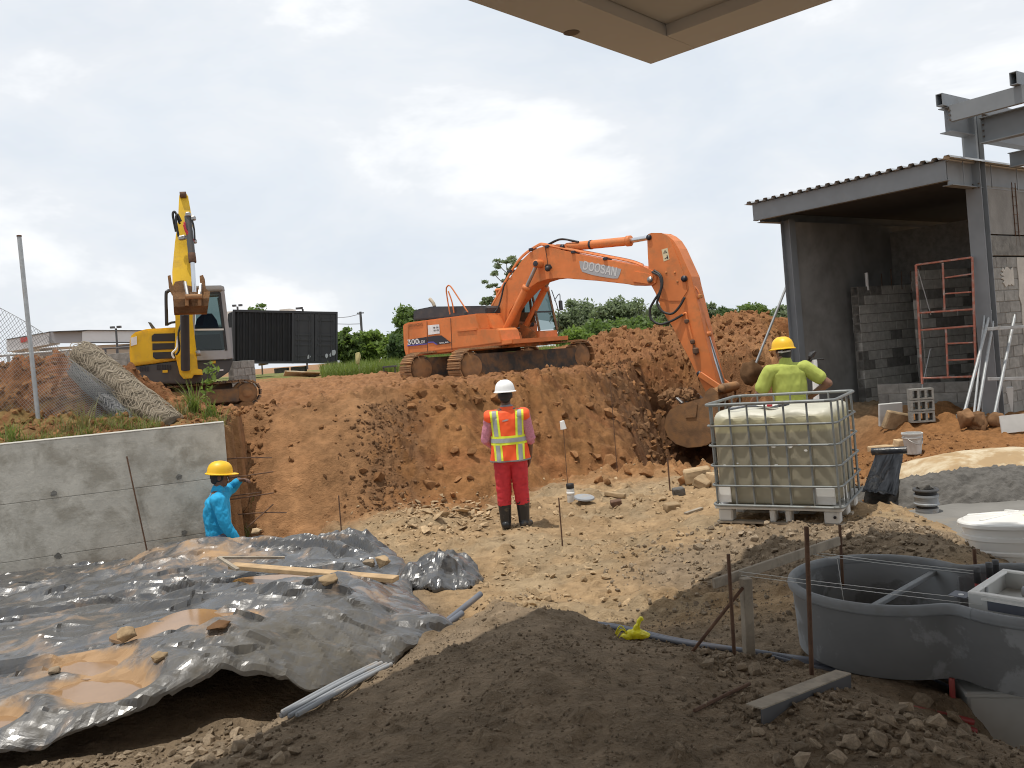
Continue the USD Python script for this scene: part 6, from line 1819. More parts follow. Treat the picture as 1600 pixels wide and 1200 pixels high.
for s in (-1, 1):
    t.part('boot', cloth([chain([w(s * .1, 0, .12), w(s * .1, -.02, .05)], [.07, .06]), chain([w(s * .1, -.02, .05), w(s * .12, .17, .04)], [.055, .045])], [((0, 0, 1), M0)], .02), 'boot_black', 50)
hair(t, hc, HRt, 1.0)
helmet(t, hc + HRt @ np.array([0, -.005, .045]), HRt, 1.05, 'helmet_yellow')
st = np.array([[-.087, -.03, .015], [-.075, -.075, .012], [-.04, -.105, .012], [.02, -.112, .018]]) @ HRt.T + hc
t.part('helmet_strap', [tube(curve(st, 16), .011, 6), box((.03, .02, .03), st[1], bevel=.006)], 'strap_white', True)

# --- worker in the blue shirt in the trench, facing right
B0 = P(356, 960, 9.62); B0[2] = -1.17
def w(x, y, z): return B0 + np.array([x, y, z])
t = Thing('person', 'person in yellow helmet and bright blue long sleeved shirt beside the concrete wall', 'person', B0)
hc = w(.035, .0, 1.545)
hp, HRt = head_parts(hc, (.93, .35, -.12))
armR = [w(.07, -.20, 1.30), w(.135, -.22, 1.03), w(.235, -.19, .83)]
armL = [w(.02, .20, 1.34), w(.05, .33, 1.36), w(.165, .24, 1.46)]
torso = [w(-.02, 0, .86), w(-.03, 0, 1.0), w(-.035, 0, 1.15), w(-.02, 0, 1.28), w(.0, 0, 1.36)]
legs = [chain([w(.0, -.09, .86), w(.16, -.10, .47), w(.04, -.10, .08)], [.095, .062, .05]), chain([w(.0, .09, .86), w(.05, .11, .46), w(-.06, .11, .08)], [.095, .062, .05])]
bodyp = legs + [chain([w(.04, -.10, .05), w(.20, -.11, .04)], [.045, .035]), chain([w(-.06, .11, .05), w(.10, .11, .04)], [.045, .035]), chain(torso, [(.12, .16, .1), (.11, .15, .09), (.115, .165, .09), (.11, .175, .08), (.08, .12, .05)]), chain([w(.0, 0, 1.35), w(.02, 0, 1.49)], [.06, .054]), chain(armR, [.055, .042, .031]), chain(armL, [.055, .042, .031]), chain([w(.03, -.17, 1.31), w(.02, .17, 1.33)], [.058, .058])] + hp
bodyp += hand(armR[2], (.55, .1, -.8), (-.8, .1, -.5), -1, .7) + hand(armL[2], (.95, -.1, .1), (0, -.2, -1), 1, .75)
t.part('body', fuse(bodyp, .016, 6), 'skin_dark', True)
sp_ = [chain([w(-.02, 0, .82), w(-.03, 0, .96), w(-.038, 0, 1.12), w(-.02, 0, 1.27), w(.0, 0, 1.34)], [(.135, .18, .05), (.135, .175, .08), (.14, .185, .08), (.13, .19, .07), (.09, .13, .05)]), chain([w(.035, -.17, 1.30), w(.02, .17, 1.33)], [.076, .076]), chain([armR[0], armR[1], lerp(armR[1], armR[2], .88)], [.076, .060, .046]), chain([armL[0], armL[1], lerp(armL[1], armL[2], .85)], [.076, .060, .048]), chain([w(.0, 0, 1.36), w(.01, 0, 1.41)], [.08, .068])]
t.part('long_sleeved_shirt', folds(cloth(sp_, [((0, 0, 1), w(0, 0, .815))], .013, 5), .034, 9, 21, (1.2, 1.2, .8)), 'blue_cloth', 50)
t.part('jeans', folds(cloth([chain([w(.0, -.085, .84), w(.16, -.10, .47), w(.05, -.1, .1)], [.125, .085, .07]), chain([w(.0, .085, .84), w(.05, .11, .46), w(-.05, .11, .1)], [.125, .085, .07]), chain([w(-.02, -.07, .84), w(-.02, .07, .84)], [.13, .13])], [((0, 0, -1), w(0, 0, .90)), ((0, 0, 1), w(0, 0, .05))], .016), .02, 10, 4), 'jeans', 50)
for s, x in ((-1, .04), (1, -.06)):
    t.part('boot', cloth([chain([w(x, s * .105, .14), w(x, s * .105, .05)], [.07, .06]), chain([w(x, s * .105, .05), w(x + .16, s * .11, .04)], [.055, .045])], [((0, 0, 1), B0)], .02), 'boot_black', 50)
hair(t, hc, HRt, .99)
helmet(t, hc + HRt @ np.array([0, -.005, .04]), HRt, 1.05, 'helmet_yellow')
gl = [chain([w(-.02, -.215, .80), w(-.03, -.225, .72)], [.03, .028])] + [chain([w(-.03 + k * .014 - .02, -.23, .73), w(-.035 + k * .02 - .02, -.235, .655 + .01 * (k % 2))], [.011, .009]) for k in range(4)]
t.part('hanging_glove', fuse(gl, .012, 3), 'glove', True)

# ------------------------------------------------------------------ black sheet over the formed bed
TP = np.array([(-4.2, 3.85, -.14), (-3.0, 4.0, -.16), (-2.45, 4.12, -.17), (-2.1, 4.32, -.10), (-1.75, 4.55, -.07), (-1.5, 4.56, -.12), (-1.3, 4.62, -.23), (-1.0, 4.95, -.27), (-.78, 5.3, -.26), (-.55, 5.62, -.25),
               (-2.7, 5.4, -.10), (-1.6, 5.35, -.045), (-1.29, 6.15, -.02), (-1.27, 5.65, -.05), (-1.02, 5.75, -.14), (-.75, 6.1, -.26), (-.95, 6.6, -.27), (-1.05, 7.3, -.33), (-1.7, 8.7, -.36), (-1.9, 8.3, -.20), (-2.4, 8.65, -.24), (-3.4, 8.6, -.12), (-2.9, 8.5, -.22), (-4.2, 8.6, -.30), (-5.0, 9.0, -.40), (-6, 8.9, -.44), (-3.0, 7.6, -.30), (-4.5, 7.5, -.34), (-4.5, 6, -.22), (-6.5, 7, -.34), (-7.5, 8, -.42), (-6.5, 5, -.24), (-2.4, 4.8, -.08), (-1.9, 5.0, -.02), (-3.4, 4.6, -.13), (-1.8, 6.8, -.17), (-2.6, 6.6, -.20), (-1.4, 4.95, -.16), (-1.15, 5.25, -.2), (-2.1, 8.0, -.26)], float)
rbf_t = RBFInterpolator(TP[:, :2], TP[:, 2], kernel='linear', smoothing=.002)
PUD = [[(195, 1003), (245, 990), (292, 969), (340, 972), (392, 970), (402, 984), (352, 996), (300, 1004), (240, 1012)],
       [(98, 1046), (122, 1036), (172, 1038), (180, 1046), (150, 1054), (110, 1052)],
       [(84, 1084), (128, 1066), (176, 1062), (212, 1072), (222, 1082), (170, 1098), (130, 1092)],
       [(-20, 1112), (8, 1106), (22, 1110), (10, 1122), (-20, 1128)],
       [(380, 902), (430, 898), (470, 901), (455, 908), (400, 909)]]
pud = [[Pz(u, v, -.10 if k < 4 else -.19)[:2] for u, v in p] for k, p in enumerate(PUD)]


_wr = np.random.default_rng(314)
_ws = _wr.uniform([-9, 3.3], [0.5, 9.6], (2600, 2)); _wt = cKDTree(_ws * [1, 2.0]); _wa = _wr.normal(size=(2600, 2)) * [.10, .22]; _wh = _wr.normal(size=2600) * .006
_ws2 = _wr.uniform([-9, 3.3], [0.5, 9.6], (9000, 2)); _wt2 = cKDTree(_ws2 * [1, 1.3]); _wa2 = _wr.normal(size=(9000, 2)) * .22; _wh2 = _wr.normal(size=9000) * .003


def facets(x, y, tree, sites, slope, h, st):
    """Creased film: upper envelope of small tilted planes."""
    q = np.stack([x.ravel(), y.ravel()], 1)
    _, i = tree.query(q * st, k=5)
    d = q[:, None] - sites[i]
    return (h[i] + (d * slope[i]).sum(2) - 1.2 * (d ** 2).sum(2)).max(1).reshape(x.shape)


def wrinkle(x, y):
    p = np.stack([x, y, 0 * x], -1)
    rid = lambda q, sd, o=3: 1 - np.abs(2 * fbm(q, o, sd) - 1)
    warp = np.stack([fbm(p * 1.1, 2, 61) - .5, fbm(p * 1.1 + 9, 2, 62) - .5, 0 * x], -1)
    q = p + warp * .9
    a = rid(q * np.array([.45, 2.0, 1]), 51, 2) ** 4            # long folds across the bed
    b = rid(q * np.array([2.6, 3.4, 1]) + 5, 52, 3) ** 4
    c = rid(p * 9 + warp * 6, 53, 2) ** 3
    e = np.exp(-((x + 1.5) / .75) ** 2 - ((y - 5.0) / .5) ** 2) + .2 * np.exp(-((x + 2.4) / .7) ** 2 - ((y - 8.4) / .4) ** 2) + .5 * np.exp(-((y - 4.4) / .3) ** 2)
    fa = facets(x + warp[..., 0] * .2, y + warp[..., 1] * .2, _wt, _ws, _wa, _wh, [1, 2.0])
    fb = facets(x, y, _wt2, _ws2, _wa2, _wh2, [1, 1.3])
    calm = sm(.35, .6, fbm(p * .7 + 31, 2, 91))
    z = a * .06 + b * (.004 + .03 * e) + fa * (.38 + .45 * calm + .35 * e) + fb * (.01 + .05 * calm + .24 * e)
    f = rid(np.stack([(x * .95 + y * .3) * 2.3 + warp[..., 0] * 5, (y - x * .4) * 1.2, 0 * x], -1), 54, 3) ** 2
    z += e * f * .07
    # dark gathered creases
    for (cx, cy, L, dx, dy, h) in ((-2.9, 7.25, 1.1, 1, .12, .06), (-3.8, 7.0, 1.2, 1, .1, .055), (-2.0, 7.45, .6, 1, .05, .05), (-2.5, 6.3, .9, 1, -.25, .05), (-3.5, 5.0, .9, 1, -.1, .05), (-2.3, 8.3, .7, 1, -.5, .07), (-1.85, 8.35, .5, 1, -.7, .07), (-4.6, 6.4, .9, 1, .1, .05)):
        n = math.hypot(dx, dy); ux, uy = dx / n, dy / n
        s_ = (x - cx) * ux + (y - cy) * uy; d_ = -(x - cx) * uy + (y - cy) * ux + .05 * np.sin(s_ * 5 + cx)
        z += h * np.exp(-(s_ / L) ** 4) * (np.exp(-((d_ - .03) / .035) ** 2) - .9 * np.exp(-((d_ + .045) / .04) ** 2))
    return z


def poly_d(poly, x, y):
    global TARP_POLY
    keep = TARP_POLY; TARP_POLY = poly
    d = tarp_zone(x, y); TARP_POLY = keep
    return d


def sheet(name, poly, zf, step, label, cat, mud=.36, dust_sheen=.36, drape=.12, mat='tarp', edge=.05, seed=3):
    pg = np.array(poly); x0, y0 = pg.min(0); x1, y1 = pg.max(0)
    X, Y = np.meshgrid(np.arange(x0 - .1, x1 + .1, step), np.arange(y0 - .1, y1 + .1, step), indexing='ij')
    d = poly_d(poly, X, Y)
    wob = (fbm(np.stack([X * 1.8, Y * 1.8, 0 * X], -1), 2, seed) - .5) * edge * 2
    z, tintv = zf(X, Y, d)
    z = z - drape * np.clip(1 - (d + wob) / .11, 0, 1.2) ** 1.6
    dd = d + wob
    gx, gy = np.gradient(dd, step)
    g2_ = np.maximum(gx ** 2 + gy ** 2, .3)
    out = (dd < 0) & (dd > -1.6 * step)
    Xs = np.where(out, X - dd * gx / g2_, X); Ys = np.where(out, Y - dd * gy / g2_, Y)
    keep = dd > -1.6 * step
    m = grid_mesh(Xs, Ys, z)
    kv = keep.ravel(); f = m.faces[kv[m.faces].all(1)]
    q = trimesh.Trimesh(m.vertices, f, process=False)
    used = np.unique(f); remap = -np.ones(len(m.vertices), int); remap[used] = np.arange(len(used))
    q = trimesh.Trimesh(m.vertices[used], remap[f], process=False)
    n = q.vertex_normals
    lo = trimesh.Trimesh(q.vertices - [0, 0, .004], q.faces[:, ::-1], process=False)
    t_ = tintv.reshape(-1, 3)[used]
    put(name, tm([q, lo]), mat, False, label=label, cat=cat, tint=np.vstack([t_, t_]))
    return X, Y, z


def main_z(X, Y, d):
    b = rbf_t(np.stack([X.ravel(), Y.ravel()], 1)).reshape(X.shape)
    w_ = wrinkle(X, Y)
    mud = np.full(X.shape, .345); dust_sheen = np.full(X.shape, .25)
    p = np.stack([X, Y, 0 * X], -1)
    big = fbm(p * .8 + 2, 3, 71)
    mud += (big - .5) * .28
    mud += .16 * np.exp(-((X + 3.3) / .9) ** 2 - ((Y - 8.2) / .5) ** 2) + .10 * np.exp(-((X + 3.2) / .8) ** 2 - ((Y - 4.9) / .5) ** 2)
    dust_sheen += .36 * np.exp(-((X + 1.35) / .65) ** 2 - ((Y - 5.0) / .55) ** 2) + .14 * np.exp(-((Y - 4.35) / .25) ** 2)
    z = b + w_ - .015
    for k, pp in enumerate(pud):
        pd = poly_d([tuple(q) for q in pp], X, Y)
        f = sm(-.13, .02, pd + (fbm(p * 7, 3, 88 + k) - .5) * .10)
        zc = PUDZ[k] if k in PUDZ else PUDZ.setdefault(k, float(np.mean(rbf_t(np.array(pp)))) + .012)
        z = z * (1 - f) + (zc - .022) * f
        mud += .35 * f
    return z, np.stack([mud, dust_sheen, 0 * mud], -1)


PUDZ = {}
TX, TY, TZg = sheet('plastic_sheet', TARP_POLY, main_z, .02, 'large muddy black plastic sheet spread over the bed at the lower left', 'plastic sheet', drape=.05)
_ti = RegularGridInterpolator((TX[:, 0], TY[0]), TZg, bounds_error=False, fill_value=-9)
def tz(x, y): return float(_ti((x, y)))
for k, pp in enumerate(pud):
    c = np.array(pp); a = np.array(curve(np.vstack([c, c[:1]])[:, :2] if False else np.hstack([np.vstack([c, c[:1]]), np.zeros((len(c) + 1, 1))]), 60))[:, :2]
    big = Polygon(a).buffer(.09).simplify(.004)
    put('puddle', prism(np.array(big.exterior.coords)[:-1], np.eye(4), PUDZ[k] - .030, PUDZ[k] - .010), 'puddle', kind='structure')


def hit_tarp(u, v):
    r = ray(u, v); t_ = np.linspace(3.6, 9.5, 3000); p = EYE + t_[:, None] * r
    d = p[:, 2] - _ti(p[:, :2]); k = int(np.argmax(d < 0)); return p[k]


# small crumpled sheet heap right of the bed, and the dark fold at the back
def heap_z(X, Y, d):
    g = gzs(X.ravel(), Y.ravel()).reshape(X.shape)
    p = np.stack([X, Y, 0 * X], -1)
    r1 = 1 - np.abs(2 * fbm(p * 3.2 + 4, 3, 81) - 1); r2 = 1 - np.abs(2 * fbm(p * 9, 2, 82) - 1)
    z = g + .04 + np.clip(d, 0, .3) * .27 + r1 ** 3 * .08 + r2 ** 2 * .03
    return z, np.stack([np.full(X.shape, .30), np.full(X.shape, .25), 0 * X], -1)
sheet('plastic_sheet', [(-1.22, 7.05), (-.80, 6.82), (-.48, 6.92), (-.38, 7.3), (-.52, 7.75), (-.9, 7.85), (-1.2, 7.5)], heap_z, .016, 'small crumpled heap of shiny black plastic sheet right of the big sheet', 'plastic sheet', drape=.06, seed=9)
sheet('plastic_sheet', [(-2.75, 8.75), (-2.2, 8.55), (-1.75, 8.35), (-1.58, 8.5), (-1.5, 8.85), (-1.7, 9.1), (-2.2, 9.15), (-2.7, 9.0)], lambda X, Y, d: (lambda a: (a[0] + .03, a[1]))(heap_z(X, Y, d)), .018, 'black shiny folded sheet end at the back, in front of the red slope', 'plastic sheet', drape=.10, seed=11)

# things lying on the sheet
q = hit_tarp(195, 1006)
rr = rock(3, (.125, .115, .11), 18, .07, 2); rr.apply_translation(q + [0, .03, .045]); put('stone', rr, 'tan_rock', True, label='largest round brown stone lying on the black sheet', cat='stone')
for k, (u, v, s_, lb, mt) in enumerate(((247, 1034, .08, 'pale angular stone on the sheet just right of a small puddle', 'tan_rock'), (84, 1054, .075, 'dark topped stone on the sheet at the left, nearest the front edge', 'brown_rock'), (338, 983, .12, 'flat dark clod lying in the biggest puddle on the sheet', 'dark_clod'), (597, 884, .14, 'tan stone at the far end of the plank on the sheet', 'tan_rock'), (577, 886, .10, 'smaller brown stone left of the tan stone by the plank', 'brown_rock'), (512, 914, .12, 'greyish stone tucked under the near side of the plank', 'tan_rock'), (398, 833, .13, 'flat tan slab stone on the back fold of the sheet', 'tan_rock'))):
    q = hit_tarp(u, v) if k not in (3, 4, 6) else P(u, v, 7.0 if k != 6 else 8.6)
    r_ = rock(10 + k, (s_ * 1.25, s_, s_ * (.45 if k in (2, 6) else .75)), 16, .07, 2)
    r_.apply_translation(q + [0, .02, s_ * .25 * (.5 if k in (2, 6) else 1)])
    put('stone', r_, mt, True, label=lb, cat='stone')
a, b = P(362, 884, 7.15), P(619, 905, 6.55)
a[2] = max(a[2], tz(a[0], a[1]) + .03); b[2] = max(b[2], tz(b[0], b[1]) + .03 if tz(b[0], b[1]) > -5 else -9)
t = Thing('timber_plank', 'long pale timber plank lying across the black sheet', 'plank', (a + b) / 2)
t.part('plank', bar(a, b, .10, .038, bevel=.004), 'wood')
a, b = P(342, 873, 7.3), P(445, 873, 7.4)
put('thin_batten', bar(a + [0, 0, .01], b + [0, 0, .01], .03, .02), 'wood_grey', label='thin dark batten on the sheet behind the left end of the plank', cat='batten')
put('thin_batten', bar(P(342, 873, 7.28) + [0, 0, .01], P(372, 893, 6.95) + [0, 0, .015], .03, .02), 'wood_grey', label='short dark batten meeting the left end of the plank', cat='batten')
for k, (p0, p1, r_) in enumerate((((447, 1131), (594, 1044), .013), ((455, 1132), (604, 1045), .013), ((463, 1128), (610, 1050), .012), ((471, 1124), (618, 1048), .012))):
    ca_, cb2 = hit(468, 1126), hit(612, 1047)
    dv_ = np.array([cb2[1] - ca_[1], -(cb2[0] - ca_[0]), 0]); dv_ /= np.linalg.norm(dv_)
    off_ = -dv_ * .032 * (3 - k) + np.array([0, 0, .028 + .004 * (k % 2)])
    ln = [ca_ + off_ - (cb2 - ca_) * (.02 * ((k * 7) % 4)), (ca_ + cb2) / 2 + off_ + [0, 0, .006], cb2 + off_]
    put('grey_conduit', tube(curve(ln, 12), r_, 8), 'conduit_light', True, label='%s of the four pale conduits lying along the foot of the brown mound' % ('leftmost', 'second from left', 'third from left', 'rightmost')[k], cat='conduit', group='pale conduits beside the brown mound')
for k, (p0, p1, y0, y1, lb) in enumerate((((697, 972), (751, 928), 5.75, 6.1, 'upper grey pipe end rising out beside the right corner of the sheet'), ((700, 974), (722, 958), 5.7, 5.85, 'short lower grey pipe end beside the right corner of the sheet'))):
    put('grey_pipe', tube([P(*p0, y0) - [.05, .05, .02], P(*p1, y1)], .022, 12), 'conduit', True, label=lb, cat='pipe')
# dark conduits in the little trench at the right of the mound
trs = [((868, 970), (960, 987), (1060, 1002), (1200, 1027), (1310, 1060), (1525, 1098), (1600, 1112)), ((885, 981), (960, 997), (1060, 1009), (1200, 1034), (1310, 1066), (1525, 1108), (1600, 1122)), ((1010, 996), (1080, 1007), (1200, 1021), (1300, 1051), (1400, 1072), (1525, 1090), (1600, 1102)), ((1200, 1041), (1300, 1070), (1380, 1084), (1525, 1116), (1600, 1130))]
names_ = ['longest dark conduit in the trench, running from the mound to under the grey basin', 'dark conduit just in front of the longest one in the trench', 'thin dark conduit starting by the yellow bag and running under the basin', 'shortest dark conduit, showing below the front of the basin']
for k, pts in enumerate(trs):
    q = []
    for u, v in pts:
        yy = np.interp(u, [868, 1060, 1200, 1310, 1525], [5.72, 5.1, 4.75, 4.56, 4.52]) - .03 * k
        p_ = P(u, v, yy); p_[2] = max(p_[2], gz(p_[0], p_[1]) + .008); q.append(p_)
    put('dark_conduit', tube(curve(q, 40), .021 if k < 2 else .014, 10), 'conduit', True, label=names_[k], cat='conduit')
# yellow bag
q = hit(988, 1000)
b0 = m3.Manifold.hull_points(np.vstack([ball((0, 0, .025), (.055, .04, .028)), ball((-.05, -.005, .012), (.03, .03, .012)), ball((.05, 0, .012), (.04, .03, .014))]))
b1 = chain([(.01, 0, .04), (.025, .01, .085), (.045, .012, .105)], [(.02, .012, .02), .010, .013])
bg = fuse([b0, b1], .008, 2); bg = folds(bg, .02, 30, 5)
bg.apply_translation(q + [.02, .03, .0])
tb_ = Thing('plastic_bag', 'bright yellow knotted plastic bag on the dark conduits', 'plastic bag', q)
tb_.part('bag', bg, 'yellow_bag', 40)
for k in range(5):
    a = q + np.array([-.02, .02, .03]); e = q + np.array([-.09 - .02 * rnd.random(), -.02 + .05 * rnd.random(), .005 + .02 * (k % 2)])
    tb_.part('handle_strip', tube(curve([a, (a + e) / 2 + [0, 0, .025 + .01 * k], e], 8), .003, 4), 'yellow_bag', True)

# ------------------------------------------------------------------ caged tank on its pallet
K0 = P(1318, 822, 7.65); K0[2] = -.285
al = math.radians(32)
exl = np.array([-math.cos(al), math.sin(al), 0.0]); eyl = np.array([math.sin(al), math.cos(al), 0])
KM = np.eye(4); KM[:3, 0] = -exl; KM[:3, 1] = eyl; KM[:3, 3] = K0 + exl * 1.2   # x along the front to the right, y away
tilt = trimesh.transformations.rotation_matrix(math.radians(-.6), [0, 1, 0])
KM = KM @ tilt
it = Thing('liquid_tank', 'cloudy white plastic tank in a grey steel cage on a pallet on the rubble mound', 'tank', K0, mat4=KM)
LX, LY = 1.2, 1.0
def ip(n_, m_, mt, smooth=False, **k): return it.part(n_, m_, mt, smooth, local=True, **k)
man = m3.Manifold.hull_points(np.vstack([ball((x, y, z), (.10, .10, .10)) for x in (.125, LX - .125) for y in (.125, LY - .125) for z in (.26, .995)]))
mm = tm(man.refine_to_length(.022)); mm = trimesh.Trimesh(mm.vertices, mm.faces, process=True)
v = mm.vertices.copy(); nrm = mm.vertex_normals
side = 1 - np.abs(nrm[:, 2])
rib = np.where(np.abs(nrm[:, 1]) > .5, np.cos(v[:, 0] * 2 * math.pi / .2), np.cos(v[:, 1] * 2 * math.pi / .2))
v += nrm * (side * np.clip(rib, -.5, 1) * .012)[:, None]
topm = nrm[:, 2] > .3
v[:, 2] += topm * (np.cos(v[:, 0] * 2 * math.pi / .4) * .014 + (fbm(v * 5, 2, 4) - .5) * .03 - .02 * np.exp(-((v[:, 0] - .38) / .2) ** 2))
liq = sm(.875, .895, v[:, 2] + .004 * np.sin(v[:, 0] * 9))[:, None]
st_ = fbm(v * np.array([7, 7, .8]), 3, 17)[:, None]
lowc = np.array([.385, .35, .262]) * (1 + (st_ - .5) * .35); upc = np.array([.62, .57, .37]) * (1 + (st_ - .5) * .15)
cap_ = sm(.99, 1.06, v[:, 2])[:, None]  # lightens the tank top in the colour, like sun falling on it
tint_ = lowc + (upc - lowc) * liq; tint_ = tint_ + (np.array([.68, .66, .55]) - tint_) * cap_
mud_ = sm(.30, .18, v[:, 2])[:, None]
tint_ = tint_ + (np.array([.33, .30, .24]) - tint_) * mud_ * .6
LOOK['tank_plastic'] = usdkit.material(stage, '/World/Looks/tank_plastic', {'at': ('attribute', {'attribute': 'tint'}), 'tr': ('translucent_bsdf', {}), 'p': ('principled_bsdf', {'roughness': .42, 'specular_ior_level': .45}), 'm': ('mix_closure', {'fac': .3})},
    [('at.color', 'p.base_color'), ('at.color', 'tr.color'), ('p.BSDF', 'm.closure1'), ('tr.BSDF', 'm.closure2')], surface='m.closure')
ip('tank_body', trimesh.Trimesh(v, mm.faces, process=False), 'tank_plastic', True, tint=tint_)
ip('corner_pad', box((.13, .012, .16), (.10, .013, .27), bevel=.005), 'white_plastic')
ip('corner_pad', box((.20, .012, .16), (1.05, .013, .265), bevel=.005), 'box_white')
ip('corner_pad', box((.012, .16, .16), (LX - .013, .28, .265), bevel=.005), 'white_plastic')
for (x, z, s_) in ((.13, .56, .03), (.26, .58, .025), (.44, .555, .03), (.63, .56, .035), (.62, .74, .05), (.78, .74, .05), (.92, .70, .03)):
    a = np.linspace(0, 2 * math.pi, 8)[:-1]
    ip('scuff', prism([(x + math.cos(t_) * s_ * .6 * rnd.uniform(.5, 1.2), z + math.sin(t_) * s_ * .35 * rnd.uniform(.5, 1.2)) for t_ in a], frame((0, .008, 0), (1, 0, 0), z=(0, -1, 0)), 0, .006), 'white_plastic')
lid = lathe([(0, .05), (.07, .05), (.085, .04), (.085, .0), (.10, -.01)], 24, xf((LX * .5, LY * .5, 1.06)))
ip('filler_cap', lid, 'black_plastic', True)
ip('top_hose', tube(curve([(.16, .2, 1.10), (.35, .25, 1.12), (.55, .22, 1.11), (.62, .3, 1.10)], 16), .014, 8), 'conduit', True)
ip('top_cloth', rock(44, (.26, .16, .05), 18, .1, 2).apply_translation((.52, .25, 1.115)) , 'white_plastic', True)
ip('red_tap', box((.05, .03, .025), (.58, .16, 1.125), bevel=.006), 'hose_red')
xsb = [.03, .225, .40, .575, .75, .965]
for x in xsb + [LX - .012]:
    ip('cage_bar', tube([(x, -.012, .16), (x, -.012, 1.165)], .010, 8), 'cage_steel', True)
    ip('cage_bar', tube([(x, LY + .012, .16), (x, LY + .012, 1.165)], .010, 8), 'cage_steel', True)
for y in (.17, .40, .62, .85):
    ip('cage_bar', tube([(LX + .012, y, .16), (LX + .012, y, 1.165)], .010, 8), 'cage_steel', True)
    ip('cage_bar', tube([(-.012, y, .16), (-.012, y, 1.165)], .010, 8), 'cage_steel', True)
def ring(z, r_, sq=.0):
    c = .06
    pts = []
    for (cx, cy, a0) in ((LX - c, c, -90), (LX - c, LY - c, 0), (c, LY - c, 90), (c, c, 180)):
        for a in np.radians(np.linspace(a0, a0 + 90, 5)):
            pts.append((cx + (c + .022) * math.cos(a), cy + (c + .022) * math.sin(a), z))
    pts.append(pts[0])
    return tube(pts, r_, 8, False)
for z in (.36, .555, .755, .955):
    ip('cage_ring', ring(z, .0105), 'cage_steel', True)
ip('cage_top_rail', ring(1.165, .016), 'cage_steel', True)
ip('cage_ring', ring(.165, .014), 'cage_steel', True)
# pallet
ip('pallet_deck', box((LX + .02, LY + .02, .035), (LX / 2, LY / 2, .143), bevel=.008), 'box_white')
for x in (.09, .60, LX - .10):
    for y in (.08, LY / 2, LY - .08):
        w_ = .14 if x != .60 else .20
        if x == .60 and y == .08:
            ip('pallet_foot', box((.055, .12, .125), (.55, y, .063), bevel=.012), 'box_white'); ip('pallet_foot', box((.055, .12, .125), (.70, y, .063), bevel=.012), 'box_white')
        else:
            ip('pallet_foot', box((w_, .14, .125), (x, y, .063), bevel=.015), 'box_white')
ip('bolt_hole', lathe([(0, 0), (.014, 0), (.014, .01)], 12, frame((LX - .07, .007, .07), (1, 0, 0), z=(0, -1, 0))), 'decal_dark')
for z_, y in ((-.0, -.01), (.012, .45)):
    ip('pallet_runner', box((LX, .10, .02), (LX / 2, y + .06, z_ - .005)), 'wood_grey')

# ------------------------------------------------------------------ grey basin and what stands round it
from shapely.geometry import Point as _Pt
from shapely.ops import unary_union
bs = unary_union([_Pt(2.0, 4.68).buffer(.50, 48), _Pt(2.62, 4.28).buffer(.50, 48)])
bs = bs.buffer(-.12, 24).buffer(.12, 24).buffer(.10, 24).buffer(-.10, 24)
bo = np.array(bs.simplify(.001).exterior.coords)[:-1]
ZB0, ZB1 = -.24, .115
basin = Thing('grey_basin', 'large dark grey figure eight basin with thick rim in the trench, lower right', 'basin', (2.3, 4.5, ZB0))
def wallstrip(c, z0, z1, k=8, flip=False, taper=0.0, cen=np.array([2.35, 4.5])):
    n = len(c); vv = []
    for s_ in np.linspace(0, 1, k):
        e = cen + (c - cen) * (1 - taper * (1 - s_))
        vv.append(np.hstack([e, np.full((n, 1), z0 + (z1 - z0) * s_)]))
    v_ = np.concatenate(vv); i, j = np.meshgrid(np.arange(k - 1), np.arange(n), indexing='ij')
    q = np.stack([i * n + j, i * n + (j + 1) % n, (i + 1) * n + (j + 1) % n, (i + 1) * n + j], -1).reshape(-1, 4)
    f = np.vstack([q[:, [0, 1, 2]], q[:, [0, 2, 3]]])
    if flip: f = f[:, ::-1]
    return trimesh.Trimesh(v_, f, process=False)
bi = np.array(bs.buffer(-.016).exterior.coords)[:-1]
m_ = wallstrip(bo, ZB0, ZB1, 8, False, .02); m_.fix_normals()
basin.part('outer_wall', m_, 'basin_grey', True)
basin.part('inner_wall', wallstrip(bi, ZB0 + .01, ZB1, 8, True, .02), 'basin_grey', True)
basin.part('floor', prism(bo * .98 + np.array([2.35, 4.5]) * .02, np.eye(4), ZB0, ZB0 + .012), 'basin_grey')
rim = np.hstack([np.vstack([bo, bo[:1]]), np.full((len(bo) + 1, 1), ZB1)])
rt = tube(rim, .024, 10, False); rt.vertices[:, 2] = ZB1 + (rt.vertices[:, 2] - ZB1) * 1.25
basin.part('rim', rt, 'basin_rim', True)
a, b = Pz(1352, 955, .07), Pz(1462, 893, .07)
basin.part('brace', bar(a, b, .035, .022, bevel=.003), 'basin_rim')
# patch plates inside
q = Pz(1515, 905, .0)
basin.part('inner_flange', box((.10, .015, .22), (0, 0, 0), frame([*P(1512, 905, 4.78)[:2], -.03], (1, -.35, 0), z=(0, 0, 1)), .004), 'basin_grey')
# white box below the basin
bxm = frame(P(1512, 1086, 4.16) , (1, -.2, 0), z=(0, 0, 1))
wb_ = Thing('white_box', 'plain white box standing under the grey basin at the lower right corner', 'box', P(1530, 1190, 4.16), mat4=bxm)
wb_.part('box', box((.5, .3, .46), (.25, .15, -.235), bevel=.012), 'box_white', local=True)
wb_.part('lid_edge', box((.53, .33, .03), (.25, .15, .005), bevel=.008), 'box_white', local=True)
